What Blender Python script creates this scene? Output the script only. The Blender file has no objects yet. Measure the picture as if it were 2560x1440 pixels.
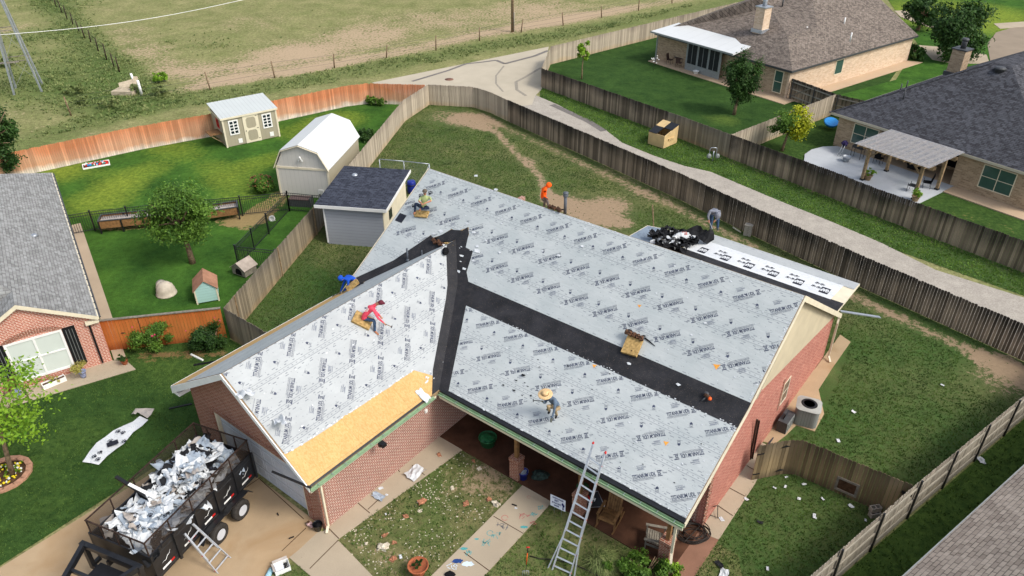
import bpy, bmesh, math, random
from mathutils import Vector, Matrix, noise
random.seed(11)
rnd = random.random
def U(a, b): return a + (b - a) * rnd()
sc = bpy.context.scene
# ---------------- camera ----------------
FPX, PITCH, CH = 1898.0, math.radians(32.36), 22.0
cd = bpy.data.cameras.new('camera'); cam = bpy.data.objects.new('camera', cd); sc.collection.objects.link(cam)
cam.location = (0, 0, CH); cam.rotation_euler = (math.pi / 2 - PITCH, 0, 0)
cd.sensor_width = 36; cd.lens = FPX / 2560 * 36; cd.clip_end = 2000; cd.clip_start = 0.5
sc.camera = cam
# ---------------- sky, sun, exposure ----------------
SUN_DIR = Vector((0.86, -0.50, 0)).normalized(); SUN_EL = math.radians(47)
w = bpy.data.worlds.new('World'); sc.world = w; w.use_nodes = True
wn = w.node_tree; bg = wn.nodes['Background']
sky = wn.nodes.new('ShaderNodeTexSky'); sky.sky_type = 'NISHITA'; sky.sun_disc = False
sky.sun_elevation = SUN_EL; sky.sun_rotation = math.atan2(SUN_DIR.x, SUN_DIR.y)
sky.dust_density = 3.0; sky.air_density = 1.0; sky.ozone_density = 1.0
hs = wn.nodes.new('ShaderNodeHueSaturation'); hs.inputs['Saturation'].default_value = .6  # hazy, half-overcast sky
wn.links.new(sky.outputs[0], hs.inputs['Color']); wn.links.new(hs.outputs[0], bg.inputs[0]); bg.inputs[1].default_value = 0.15
sl = bpy.data.lights.new('sun', 'SUN'); sl.energy = 1.4; sl.angle = math.radians(14); sl.color = (1.0, 0.95, 0.87)
so = bpy.data.objects.new('sun', sl); sc.collection.objects.link(so)
sd = Vector((SUN_DIR.x * math.cos(SUN_EL), SUN_DIR.y * math.cos(SUN_EL), math.sin(SUN_EL)))
so.rotation_euler = sd.to_track_quat('Z', 'Y').to_euler(); so.location = sd * 60
sc.view_settings.view_transform = 'Standard'; sc.view_settings.look = 'None'
sc.view_settings.exposure = 0.6; sc.view_settings.gamma = 1.0
# ---------------- geometry helpers ----------------
def G(px, py, z=0.0):
    "point where the picture ray (2560x1440) meets the level z; used to survey the site"
    x = (px - 1280) / FPX; y = (py - 720) / FPX
    d = Vector((x, math.cos(PITCH) - y * math.sin(PITCH), -math.sin(PITCH) - y * math.cos(PITCH)))
    return Vector((0, 0, CH)) + d * ((z - CH) / d.z)
HO = Vector((5.494, 16.412, 0)); HA = math.radians(38.0)
HM = Matrix.Translation(HO) @ Matrix.Rotation(-HA, 4, 'Z')
def L(x, y, z=0.0): return HM @ Vector((x, y, z))
def FM(p, ang, z=None):
    return Matrix.Translation(Vector((p[0], p[1], p[2] if len(p) > 2 else 0))) @ Matrix.Rotation(ang, 4, 'Z')
def frame2(p, q):
    "frame with origin p and x axis towards q"
    p = Vector(p[:2] + (0,)) if isinstance(p, tuple) else Vector((p.x, p.y, 0))
    return FM(p, math.atan2(q[1] - p.y, q[0] - p.x))
class MB:
    def __init__(s, M=None):
        s.M = M or Matrix(); s.v = []; s.f = []; s.m = []; s.t = []; s.s = []; s.uv = []
    def poly(s, pts, m=0, t=None, sm=False, uv=None):
        pts = [Vector(p) for p in pts]
        n = Vector((0, 0, 0))
        for i in range(len(pts)):
            a = pts[i]; b = pts[(i + 1) % len(pts)]
            n += Vector(((a.y - b.y) * (a.z + b.z), (a.z - b.z) * (a.x + b.x), (a.x - b.x) * (a.y + b.y)))
        if n.length > 1e-12: n.normalize()
        if abs(n.z) < 0.995: tg = Vector((0, 0, 1)).cross(n).normalized()
        else: tg = Vector((1, 0, 0))
        bt = n.cross(tg)
        k = len(s.v); s.v += [s.M @ p for p in pts]
        s.f.append(tuple(range(k, k + len(pts)))); s.m.append(m); s.t.append(rnd() if t is None else t); s.s.append(sm)
        s.uv += (uv if uv else [(p.dot(tg), p.dot(bt)) for p in pts])
    def obox(s, c, sx, sy, sz, R=None, m=0, t=None, skip=()):
        t = rnd() if t is None else t
        c = Vector(c); R = R or Matrix.Identity(3)
        P = [c + R @ Vector((i * sx / 2, j * sy / 2, k * sz / 2)) for k in (-1, 1) for (i, j) in ((-1, -1), (1, -1), (1, 1), (-1, 1))]
        for n, q in (('b', (3, 2, 1, 0)), ('t', (4, 5, 6, 7)), ('f', (0, 1, 5, 4)), ('r', (1, 2, 6, 5)), ('k', (2, 3, 7, 6)), ('l', (3, 0, 4, 7))):
            if n not in skip: s.poly([P[i] for i in q], m, t)
    def box(s, x0, x1, y0, y1, z0, z1, m=0, t=None, skip=()):
        s.obox(((x0 + x1) / 2, (y0 + y1) / 2, (z0 + z1) / 2), abs(x1 - x0), abs(y1 - y0), abs(z1 - z0), None, m, t, skip)
    def beam(s, a, b, w, h, m=0, t=None, up=(0, 0, 1)):
        a = Vector(a); b = Vector(b); d = b - a; ln = d.length
        if ln < 1e-6: return
        x = d / ln; up = Vector(up)
        if abs(x.dot(up)) > .98: up = Vector((0, 1, 0))
        y = up.cross(x).normalized(); z = x.cross(y)
        R = Matrix((x, y, z)).transposed()
        s.obox((a + b) / 2, ln, w, h, R, m, t)
    def tube(s, pts, r, n=8, m=0, t=None, caps=True):
        pts = [Vector(p) for p in pts]; t = rnd() if t is None else t
        rs = r if isinstance(r, (list, tuple)) else [r] * len(pts)
        rings = []; prev = None
        for i, p in enumerate(pts):
            d = (pts[min(i + 1, len(pts) - 1)] - pts[max(i - 1, 0)])
            d = d.normalized() if d.length > 1e-9 else Vector((0, 0, 1))
            if prev is None:
                a = Vector((1, 0, 0)) if abs(d.x) < .9 else Vector((0, 1, 0))
            else: a = prev
            a = (a - d * a.dot(d)).normalized(); prev = a; b = d.cross(a)
            rings.append([p + (a * math.cos(6.28318 * j / n) + b * math.sin(6.28318 * j / n)) * rs[i] for j in range(n)])
        for i in range(len(pts) - 1):
            for j in range(n):
                k = (j + 1) % n
                s.poly([rings[i][j], rings[i][k], rings[i + 1][k], rings[i + 1][j]], m, t, True)
        if caps:
            s.poly(rings[0][::-1], m, t); s.poly(rings[-1], m, t)
    def prism(s, pts, off, m=0, t=None, mside=None):
        t = rnd() if t is None else t
        pts = [Vector(p) for p in pts]; off = Vector(off); q = [p + off for p in pts]
        mside = m if mside is None else mside
        s.poly(pts[::-1], m, t); s.poly(q, m, t)
        for i in range(len(pts)):
            j = (i + 1) % len(pts); s.poly([pts[i], pts[j], q[j], q[i]], mside, t)
    def lathe(s, c, prof, n=16, m=0, t=None, R=None, sm=True):
        c = Vector(c); t = rnd() if t is None else t; R = R or Matrix.Identity(3)
        rg = [[c + R @ Vector((r * math.cos(6.28318 * j / n), r * math.sin(6.28318 * j / n), z)) for j in range(n)] for r, z in prof]
        for i in range(len(prof) - 1):
            for j in range(n):
                k = (j + 1) % n; s.poly([rg[i][j], rg[i][k], rg[i + 1][k], rg[i + 1][j]], m, t, sm)
        if prof[0][0] > 1e-4: s.poly(rg[0][::-1], m, t)
        if prof[-1][0] > 1e-4: s.poly(rg[-1], m, t)
    def ball(s, c, r, n=10, m=0, t=None, jit=0.0, R=None):
        rr = r if isinstance(r, (list, tuple)) else (r, r, r); c = Vector(c); t = rnd() if t is None else t
        seed = Vector((rnd() * 50, rnd() * 50, rnd() * 50)); k2 = max(4, n // 2 + 1); R = R or Matrix.Identity(3)
        def P(i, j):
            th = math.pi * i / k2; ph = 6.28318 * (j % n) / n
            d = Vector((math.sin(th) * math.cos(ph), math.sin(th) * math.sin(ph), math.cos(th)))
            q = 1 + jit * noise.noise(d * 1.7 + seed) * 1.6
            return c + R @ Vector((d.x * rr[0] * q, d.y * rr[1] * q, d.z * rr[2] * q))
        for i in range(k2):
            for j in range(n):
                a, b, cc, d = P(i, j), P(i + 1, j), P(i + 1, j + 1), P(i, j + 1)
                if i == 0: s.poly([a, b, cc], m, t, jit < .25)
                elif i == k2 - 1: s.poly([a, b, d], m, t, jit < .25)
                else: s.poly([a, b, cc, d], m, t, jit < .25)
    def build(s, name, mats, parent=None, loc=None, weld=False):
        if parent is not None: loc = parent.location
        elif loc is None:
            xs = [v.x for v in s.v]; ys = [v.y for v in s.v]; zs = [v.z for v in s.v]
            loc = Vector(((min(xs) + max(xs)) / 2, (min(ys) + max(ys)) / 2, min(zs)))
        loc = Vector(loc)
        me = bpy.data.meshes.new(name); me.from_pydata([tuple(v - loc) for v in s.v], [], s.f)
        if not isinstance(mats, (list, tuple)): mats = [mats]
        for mt in mats: me.materials.append(mt)
        me.polygons.foreach_set('material_index', s.m); me.polygons.foreach_set('use_smooth', s.s)
        uvl = me.uv_layers.new(name='UVMap'); uvl.data.foreach_set('uv', [c for p in s.uv for c in p])
        at = me.attributes.new('tone', 'FLOAT', 'FACE'); at.data.foreach_set('value', s.t)
        me.update()
        if weld or any(s.s):
            bm = bmesh.new(); bm.from_mesh(me); bmesh.ops.remove_doubles(bm, verts=bm.verts, dist=1e-5); bm.to_mesh(me); bm.free()
        o = bpy.data.objects.new(name, me); sc.collection.objects.link(o)
        if parent is not None: o.parent = parent
        else: o.location = loc
        return o
def tag(o, label=None, cat=None, group=None, kind=None):
    if label: o['label'] = label
    if cat: o['category'] = cat
    if group: o['group'] = group
    if kind: o['kind'] = kind
    return o
def thing(name, label, cat, loc, group=None):
    o = bpy.data.objects.new(name, None); o.empty_display_size = .3; sc.collection.objects.link(o)
    o.location = Vector((loc[0], loc[1], loc[2] if len(loc) > 2 else 0)); return tag(o, label, cat, group)
def single(name, mb, mats, label, cat, group=None):
    return tag(mb.build(name, mats), label, cat, group)
def sub(name, mb, mats, child, label=None):
    "mesh under a part (part sits at its thing's origin, so local frames agree)"
    o = mb.build(name, mats, None, child.parent.location if child.parent else child.location)
    o.location = (0, 0, 0); o.parent = child
    if label: o['label'] = label
    return o
# ---------------- materials ----------------
def S(r, g, b):
    f = lambda c: (c / 255 / 12.92) if c / 255 <= .04045 else ((c / 255 + .055) / 1.055) ** 2.4
    return (f(r), f(g), f(b), 1)
class NT:
    def __init__(s, name, rough=.8, spec=.25, metal=0.0):
        s.mat = bpy.data.materials.new(name); s.mat.use_nodes = True; s.t = s.mat.node_tree
        s.b = s.t.nodes['Principled BSDF']; s.b.inputs['Roughness'].default_value = rough
        s.b.inputs['Specular IOR Level'].default_value = spec; s.b.inputs['Metallic'].default_value = metal
        s.geo = None
    def n(s, typ, **kw):
        x = s.t.nodes.new('ShaderNode' + typ)
        for k, v in kw.items(): setattr(x, k, v)
        return x
    def put(s, sock, v):
        if hasattr(v, 'is_output') or hasattr(v, 'links'): s.t.links.new(v, sock)
        else:
            try: sock.default_value = v
            except Exception: sock.default_value = (v, v, v, 1) if not hasattr(v, '__len__') else v
    def pos(s):
        if s.geo is None: s.geo = s.n('NewGeometry')
        return s.geo.outputs['Position']
    def uv(s): return s.n('UVMap', uv_map='UVMap').outputs[0]
    def noise(s, scale, detail=3, rough=.55, vec=None, dist=0):
        x = s.n('TexNoise'); s.put(x.inputs['Vector'], vec if vec is not None else s.pos())
        x.inputs['Scale'].default_value = scale; x.inputs['Detail'].default_value = detail
        x.inputs['Roughness'].default_value = rough; x.inputs['Distortion'].default_value = dist
        return x.outputs[0]
    def math(s, op, a, b=0.0, c=0.0, clamp=False):
        x = s.n('Math', operation=op); x.use_clamp = clamp
        for i, v in enumerate((a, b, c)):
            if i < len(x.inputs): s.put(x.inputs[i], v)
        return x.outputs[0]
    def ramp(s, v, lo, hi):
        x = s.n('MapRange'); x.clamp = True; s.put(x.inputs[0], v); x.inputs[1].default_value = lo; x.inputs[2].default_value = hi
        return x.outputs[0]
    def mix(s, f, a, b, mode='MIX'):
        x = s.n('Mix', data_type='RGBA', blend_type=mode)
        s.put(x.inputs[0], f); s.put(x.inputs[6], a); s.put(x.inputs[7], b); return x.outputs[2]
    def attr(s, name): return s.n('Attribute', attribute_name=name).outputs['Fac']
    def map(s, vec, sc=(1, 1, 1), rot=(0, 0, 0), loc=(0, 0, 0)):
        x = s.n('Mapping'); s.put(x.inputs[0], vec); x.inputs[1].default_value = loc; x.inputs[2].default_value = rot; x.inputs[3].default_value = sc
        return x.outputs[0]
    def brick(s, c1, c2, mo, w, h, ms=.008, vec=None, off=.5, bias=0.0):
        x = s.n('TexBrick'); s.put(x.inputs[0], vec if vec is not None else s.uv()); x.offset = off
        s.put(x.inputs[1], c1); s.put(x.inputs[2], c2); s.put(x.inputs[3], mo)
        x.inputs['Scale'].default_value = 1; x.inputs['Mortar Size'].default_value = ms; x.inputs['Bias'].default_value = bias
        x.inputs['Brick Width'].default_value = w; x.inputs['Row Height'].default_value = h
        return x
    def sep(s, v): x = s.n('SeparateXYZ'); s.put(x.inputs[0], v); return x.outputs
    def bump(s, h, st=.3, d=.02):
        x = s.n('Bump'); x.inputs['Strength'].default_value = st; x.inputs['Distance'].default_value = d
        s.put(x.inputs['Height'], h); s.t.links.new(x.outputs[0], s.b.inputs['Normal'])
    def out(s, c): s.put(s.b.inputs['Base Color'], c); return s.mat
def plain(name, col, rough=.6, spec=.3, metal=0.0, var=.18, sc_=6.0, tone=.0, bump=0.0):
    g = NT(name, rough, spec, metal)
    f = g.noise(sc_, 4)
    dk = tuple(c * (1 - var * 1.6) for c in col[:3]) + (1,); lt = tuple(min(1, c * (1 + var)) for c in col[:3]) + (1,)
    c = g.mix(g.ramp(f, .3, .7), dk, lt)
    if tone > 0:
        k = g.math('MULTIPLY_ADD', g.attr('tone'), 2 * tone, 1 - tone); c = g.mix(1.0, c, g.n('CombineXYZ').outputs[0], 'MULTIPLY') if False else g.tonemul(c, k)
    if bump: g.bump(g.noise(sc_ * 6, 3), bump, .01)
    return g.out(c)
def _tm(s, c, k):
    x = s.n('VectorMath', operation='SCALE'); s.put(x.inputs[0], c); s.put(x.inputs['Scale'], k); return x.outputs[0]
NT.tonemul = _tm
# bricks -------------------------------------------------
def brickmat(name, c1, c2, mo, c3=None, w=.22, h=.078, ms=.012, blot=.35):
    g = NT(name, .88, .2); v = g.uv()
    b = g.brick(c1, c2, mo, w, h, ms, v)
    b2 = g.brick((0, 0, 0, 1), (1, 1, 1, 1), (.5, .5, .5, 1), w, h, 0, v, bias=-.55)
    c = b.outputs[0]
    if c3: 
        f = g.math('MULTIPLY', g.math('SUBTRACT', 1.0, b.outputs['Fac']), g.ramp(b2.outputs[0], .35, .9))
        c = g.mix(f, c, c3)
    c = g.tonemul(c, g.math('MULTIPLY_ADD', g.noise(1.3, 4), blot, 1 - blot / 2))
    c = g.tonemul(c, g.math('MULTIPLY_ADD', g.noise(25, 2), .35, .83))
    g.bump(g.math('SUBTRACT', 1.0, b.outputs['Fac']), .5, .008)
    return g.out(c)
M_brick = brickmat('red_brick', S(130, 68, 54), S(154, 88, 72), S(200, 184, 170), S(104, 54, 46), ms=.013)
M_brickf = brickmat('mixed_red_brick', S(128, 72, 54), S(158, 104, 84), S(176, 152, 134), S(92, 62, 54), ms=.011)
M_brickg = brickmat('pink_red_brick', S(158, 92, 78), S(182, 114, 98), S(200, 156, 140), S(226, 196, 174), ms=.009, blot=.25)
M_brickt = brickmat('tan_brick', S(146, 124, 98), S(186, 162, 134), S(176, 160, 138), S(74, 62, 54), ms=.011, w=.3, h=.1)
M_brickt2 = brickmat('pale_tan_brick', S(194, 166, 138), S(220, 198, 172), S(205, 186, 164), S(120, 92, 74), ms=.011, w=.3, h=.1, blot=.3)
M_brickn = brickmat('neighbour_red_brick', S(172, 86, 66), S(192, 110, 88), S(220, 200, 182), S(128, 84, 64), ms=.013)
def shingle(name, c1, c2, dk, big=.9, lt=None):
    g = NT(name, .95, .12); v = g.uv()
    b = g.brick(c1, c2, dk, .32, .142, .012, v, off=.5, bias=-.1)
    b3 = g.brick((0, 0, 0, 1), (1, 1, 1, 1), (0, 0, 0, 1), .21, .142, 0, g.map(v, loc=(.07, 0, 0)), off=.37, bias=-.2)
    c = g.mix(g.math('MULTIPLY', g.ramp(b3.outputs[0], .2, .9), .6), b.outputs[0], lt or c2)
    c = g.tonemul(c, g.math('MULTIPLY_ADD', g.noise(.5, 3), .3, .85))
    c = g.tonemul(c, g.math('MULTIPLY_ADD', g.noise(90, 2), .7, .65))
    g.bump(g.math('ADD', g.math('SUBTRACT', 1.0, b.outputs['Fac']), g.math('MULTIPLY', b3.outputs[0], .5)), .6, .012)
    return g.out(c)
M_shbrown = shingle('brown_shingles', S(98, 90, 83), S(130, 119, 110), S(58, 53, 49), lt=S(152, 141, 130))
M_shdark = shingle('dark_blue_grey_shingles', S(60, 60, 64), S(84, 85, 90), S(36, 36, 38), lt=S(98, 100, 106))
M_shgrey = shingle('grey_shingles', S(126, 126, 124), S(150, 150, 148), S(92, 92, 92), lt=S(166, 168, 166))
M_shblk = shingle('charcoal_shingles', S(50, 54, 64), S(72, 76, 88), S(26, 28, 34), lt=S(84, 88, 100))
M_shpink = shingle('weathered_tan_shingles', S(134, 124, 114), S(160, 150, 138), S(82, 76, 72), lt=S(174, 164, 152))
M_trim = plain('cream_trim_paint', S(222, 212, 186), .55, .3, var=.06, sc_=2)
M_siding = plain('cream_siding', S(196, 184, 156), .7, .2, var=.07, sc_=1.2)
M_white = plain('white_paint', S(236, 236, 232), .45, .35, var=.04, sc_=2)
M_gdoor = plain('pale_grey_door_paint', S(196, 200, 206), .5, .3, var=.05, sc_=1.5)
M_gutter = plain('pale_green_gutter_paint', S(150, 178, 142), .4, .35, var=.1, sc_=3)
M_blackpl = plain('black_plastic', S(26, 27, 30), .45, .4, var=.2)
M_blkfab = plain('black_fabric', S(20, 20, 22), .8, .15, var=.3, sc_=20)
M_blkmetal = plain('black_painted_metal', S(30, 31, 34), .38, .5, var=.25, sc_=4)
M_rustmetal = plain('rusty_brown_metal', S(58, 42, 34), .7, .3, var=.5, sc_=9, bump=.3)
M_galv = plain('galvanised_metal', S(172, 178, 184), .4, .5, .55, var=.12)
M_alu = plain('brushed_aluminium', S(200, 204, 208), .35, .5, .6, var=.1)
M_grey = plain('grey_paint', S(140, 144, 142), .5, .35, var=.08)
M_dkgrey = plain('dark_grey_paint', S(70, 72, 74), .5, .35, var=.12)
M_pvc = plain('grey_pipe', S(92, 98, 106), .5, .35, var=.15)
M_red = plain('red_plastic', S(196, 34, 30), .45, .4, var=.1)
M_orange = plain('orange_plastic', S(232, 96, 32), .45, .4, var=.1)
M_bluepl = plain('blue_plastic', S(30, 46, 140), .4, .4, var=.12)
M_skybl = plain('bright_blue_plastic', S(40, 140, 214), .45, .4, var=.1)
M_greenpl = plain('green_plastic', S(40, 110, 66), .45, .4, var=.12)
M_terra = plain('terracotta', S(168, 98, 66), .85, .2, var=.16, sc_=8)
M_rock = plain('sandstone_rock', S(196, 172, 144), .9, .2, var=.3, sc_=9, tone=.2, bump=.5)
M_cinder = plain('concrete_block', S(166, 160, 148), .92, .15, var=.15, sc_=14, bump=.4)
M_soil = plain('dark_soil', S(84, 62, 46), .95, .1, var=.3, sc_=8, bump=.5)
M_foam = plain('tan_foam', S(178, 148, 96), .95, .1, var=.28, sc_=9, bump=.3)
M_leather = plain('brown_tool_leather', S(92, 62, 42), .6, .35, var=.6, sc_=28, tone=.4)
M_tire = plain('tyre_rubber', S(58, 55, 52), .85, .2, var=.25, sc_=12)
M_hose = plain('dark_hose_rubber', S(44, 38, 34), .6, .3, var=.3, tone=.2)
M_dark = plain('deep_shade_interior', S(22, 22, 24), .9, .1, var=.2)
M_screen = plain('dark_insect_screen', S(34, 38, 40), .6, .25, var=.2, sc_=3)
def glassm(name, col, rough=.08):
    g = NT(name, rough, .5); c = g.mix(g.ramp(g.noise(1.5, 3), .3, .7), tuple(c * .8 for c in col[:3]) + (1,), col); return g.out(c)
M_glass = glassm('window_glass', S(38, 46, 52)); M_glassg = glassm('greenish_window_glass', S(66, 94, 86), .15)
M_blind = plain('window_blind_behind_glass', S(206, 214, 206), .25, .45, var=.04, sc_=1)
M_shutter = plain('black_shutter_paint', S(22, 23, 26), .5, .35, var=.2)
def concrete(name, col, stain=.22, sp=.5, grit=.16, stc=None):
    g = NT(name, .93, .15)
    c = g.mix(g.ramp(g.noise(sp, 5, .6), .35, .7), tuple(x * (1 - stain) for x in col[:3]) + (1,), col)
    if stc: c = g.mix(g.math('MULTIPLY', g.ramp(g.noise(.35, 4, .6, dist=.6), .5, .68), .7), c, stc)
    c = g.tonemul(c, g.math('MULTIPLY_ADD', g.noise(40, 3), grit * 2, 1 - grit))
    c = g.mix(g.ramp(g.noise(7, 5, .7), .68, .74), c, tuple(x * .6 for x in col[:3]) + (1,))
    g.bump(g.noise(60, 3), .25, .004)
    return g.out(c)
M_conc = concrete('sidewalk_concrete', S(178, 164, 142), .14)
M_drive = concrete('driveway_concrete', S(184, 160, 128), .2, stc=S(158, 128, 92))
M_pad = concrete('alley_concrete', S(186, 176, 156), .12)
M_patio = concrete('pale_patio_concrete', S(186, 190, 194), .12, stc=S(160, 168, 172))
M_tanpatio = concrete('tan_patio_concrete', S(190, 166, 138), .1)
M_porch = concrete('dark_stained_porch_slab', S(96, 66, 50), .45, 1.2, .3, stc=S(60, 42, 36))
M_redwalk = concrete('red_stained_walk', S(150, 112, 92), .25, .9)
M_street = concrete('street_asphalt', S(150, 136, 118), .15)
M_tar = plain('tar_patch', S(118, 113, 108), .85, .2, var=.2); M_tyre = plain('tyre_scuff', S(150, 143, 130), .9, .15, var=.15)
M_chalkb = plain('blue_green_chalk', S(86, 160, 160), .95, .1, var=.2, sc_=14); M_chalkr = plain('red_chalk', S(184, 110, 104), .95, .1, var=.2, sc_=14)
M_chalkw = plain('white_blue_paint_spill', S(206, 222, 232), .7, .2, var=.1); M_chalkd = plain('dark_blue_paint_spill', S(36, 66, 122), .6, .3, var=.2)
def ground(name, grass1, grass2, dirt, lush=None, fine=14.0, dirtbias=0.0, mott=1.1, tuft=.5):
    "grass over soil; point attributes dirt and lush steer where each shows"
    g = NT(name, 1.0, .05)
    n1 = g.noise(mott, 5, .62); n2 = g.noise(fine, 4, .7); n3 = g.noise(.28, 3); n4 = g.noise(fine * 3.1, 2, .6); n5 = g.noise(3.7, 4, .65)
    c = g.mix(g.ramp(n1, .3, .7), grass1, grass2)
    if lush: c = g.mix(g.math('MULTIPLY', g.math('ADD', g.attr('lush'), g.math('MULTIPLY_ADD', n5, 1.2, -.6)), g.math('MINIMUM', g.math('MULTIPLY', g.attr('lush'), 4.0), 1.0), clamp=True), c, lush)
    c = g.tonemul(c, g.math('MULTIPLY_ADD', n2, 1.5 * tuft, 1 - .75 * tuft)); c = g.tonemul(c, g.math('MULTIPLY_ADD', n4, 1.5 * tuft, 1 - .75 * tuft))
    c = g.tonemul(c, g.math('MULTIPLY_ADD', n3, .35, .83)); c = g.tonemul(c, g.math('MULTIPLY_ADD', n5, .9, .55)); c = g.tonemul(c, g.math('MULTIPLY_ADD', g.noise(1.9, 4, .7), .5, .75))
    d = g.math('ADD', g.attr('dirt'), g.math('MULTIPLY_ADD', n5, 1.7, -.85 + dirtbias))
    d = g.math('ADD', d, g.math('MULTIPLY_ADD', n2, .9, -.45))
    d = g.math('ADD', d, g.math('MULTIPLY_ADD', n1, .5, -.25))
    dc = g.mix(g.ramp(g.noise(5, 4), .3, .7), dirt, tuple(x * 1.18 for x in dirt[:3]) + (1,))
    dc = g.tonemul(dc, g.math('MULTIPLY_ADD', n4, .5, .75))
    c = g.mix(g.ramp(d, .40, .66), c, dc)
    g.bump(g.math('ADD', n2, g.math('MULTIPLY', n4, .6)), .55, .05)
    return g.out(c)
M_field = ground('dry_pasture', S(112, 118, 72), S(142, 138, 96), S(166, 146, 120), S(84, 102, 54), fine=3.0, mott=.4, tuft=1.0)
M_lawn = ground('bright_lawn', S(46, 78, 32), S(72, 108, 42), S(140, 122, 84), S(128, 142, 52), mott=.55, tuft=.5)
M_lawn2 = ground('deep_green_lawn', S(42, 66, 32), S(60, 86, 40), S(120, 98, 66), S(88, 108, 48), mott=.8, tuft=.6)
M_yard = ground('patchy_yard', S(80, 90, 54), S(110, 112, 72), S(148, 128, 104), S(58, 88, 42), mott=.7, tuft=.55)
M_front = ground('weedy_gravel_yard', S(92, 98, 60), S(126, 120, 82), S(150, 132, 106), S(66, 94, 42), mott=1.3, tuft=.6)
def gravel(name, c1, c2):
    g = NT(name, 1.0, .08)
    c = g.mix(g.ramp(g.noise(1.1, 5, .7), .35, .7), c1, c2)
    v = g.n('TexVoronoi'); v.inputs['Scale'].default_value = 22; g.put(v.inputs['Vector'], g.pos())
    c = g.tonemul(c, g.math('MULTIPLY_ADD', g.sep(v.outputs['Color'])[0], .32, .84)); g.bump(v.outputs['Distance'], .3, .01)
    return g.out(c)
M_gravel = gravel('alley_gravel', S(158, 151, 141), S(176, 169, 157))
def woodfence(name, c1, c2, top, low, zt=1.2, soft=1.0, tone=.3):
    g = NT(name, .92, .12); v = g.uv(); st = g.noise(1.0, 4, .65, vec=g.map(v, sc=(34, 1.6, 1)))
    z = g.sep(g.pos())[2]
    c = g.mix(g.ramp(st, .3, .7), c1, c2)
    zz = g.math('ADD', z, g.math('MULTIPLY_ADD', g.noise(.35, 4, .6), 2.4, -1.2)); zz = g.math('ADD', zz, g.math('MULTIPLY_ADD', st, .8, -.4))
    c = g.mix(g.ramp(zz, zt, zt + soft), c, g.mix(g.ramp(st, .35, .65), top, tuple(x * 1.5 for x in top[:3]) + (1,)))
    c = g.mix(g.ramp(g.math('ADD', z, g.math('MULTIPLY_ADD', g.noise(.8, 3), .8, -.4)), .45, .1), c, low)
    c = g.tonemul(c, g.math('MULTIPLY_ADD', g.attr('tone'), 2 * tone, 1 - tone))
    g.bump(st, .3, .004)
    return g.out(c)
M_fdark = woodfence('black_weathered_cedar', S(122, 108, 92), S(150, 134, 114), S(64, 59, 53), S(132, 118, 98), .75, .9, .5)
M_flight = woodfence('silver_weathered_cedar', S(160, 148, 130), S(184, 172, 152), S(128, 118, 106), S(176, 158, 130), 1.3, 1.0, .26)
M_fgrey = woodfence('grey_weathered_cedar', S(132, 120, 100), S(154, 142, 120), S(104, 98, 88), S(156, 136, 106), 1.0, .9, .28)
M_forange = woodfence('orange_stained_cedar', S(190, 136, 104), S(206, 162, 132), S(176, 112, 78), S(216, 202, 186), .7, .8, .22)
M_forange2 = woodfence('deep_orange_cedar', S(178, 104, 52), S(196, 122, 66), S(168, 92, 44), S(150, 84, 44), 1.0, .8, .1)
M_fbr = woodfence('light_grey_cedar', S(138, 132, 120), S(160, 153, 138), S(136, 128, 116), S(176, 164, 140), 1.3, .9, .24); M_railp = plain('pale_rail_wood', S(158, 152, 138), .85, .15, var=.12, sc_=3); M_slat = plain('pale_pergola_slat', S(192, 190, 190), .8, .2, var=.12, sc_=4)
M_fgate = woodfence('brown_weathered_cedar', S(128, 112, 84), S(150, 132, 100), S(94, 84, 68), S(112, 98, 76), .9, .9, .42)
M_wood = plain('weathered_bare_wood', S(150, 128, 98), .85, .15, var=.25, sc_=7, tone=.15)
M_woodg = plain('silver_grey_wood', S(132, 126, 114), .85, .15, var=.2, sc_=7, tone=.18)
M_woodb = plain('brown_oiled_wood', S(134, 100, 64), .75, .25, var=.25, sc_=7, tone=.15)
M_bark = plain('tree_bark', S(132, 112, 90), .95, .1, var=.3, sc_=10, bump=.5)
def foliage(name, c1, c2, tone=.5, tr=.25):
    g = NT(name, .6, .3); c = g.mix(g.attr('tone'), c1, c2)
    c = g.tonemul(c, g.math('MULTIPLY_ADD', g.noise(1.6, 3), .7, .65))
    c = g.out(c) and c
    tb = g.n('BsdfTranslucent'); g.put(tb.inputs[0], c); ms = g.n('MixShader'); ms.inputs[0].default_value = tr
    g.t.links.new(g.b.outputs[0], ms.inputs[1]); g.t.links.new(tb.outputs[0], ms.inputs[2])
    g.t.links.new(ms.outputs[0], g.t.nodes['Material Output'].inputs[0])
    return g.mat
M_leaf = foliage('broadleaf_foliage', S(48, 82, 26), S(112, 148, 54))
M_leafd = foliage('dark_oak_foliage', S(26, 54, 22), S(70, 104, 42))
M_leafy = foliage('yellow_green_foliage', S(120, 136, 20), S(196, 196, 40))
M_leafl = foliage('light_green_foliage', S(76, 120, 24), S(146, 182, 52))
M_leafr = foliage('reddish_foliage', S(96, 50, 44), S(150, 110, 70))
M_weed = foliage('pasture_weed', S(84, 106, 54), S(148, 156, 98)); M_strawg = foliage('straw_coloured_grass', S(140, 134, 62), S(196, 186, 104))
M_blade = foliage('lawn_grass_blades', S(56, 84, 34), S(98, 126, 54)); M_petal = plain('pink_petals', S(190, 70, 96), .6, .2, var=.1)
M_yell = plain('yellow_petals', S(222, 200, 40), .6, .2, var=.1); M_wpetal = plain('white_petals', S(230, 230, 220), .6, .2, var=.05)
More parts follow.
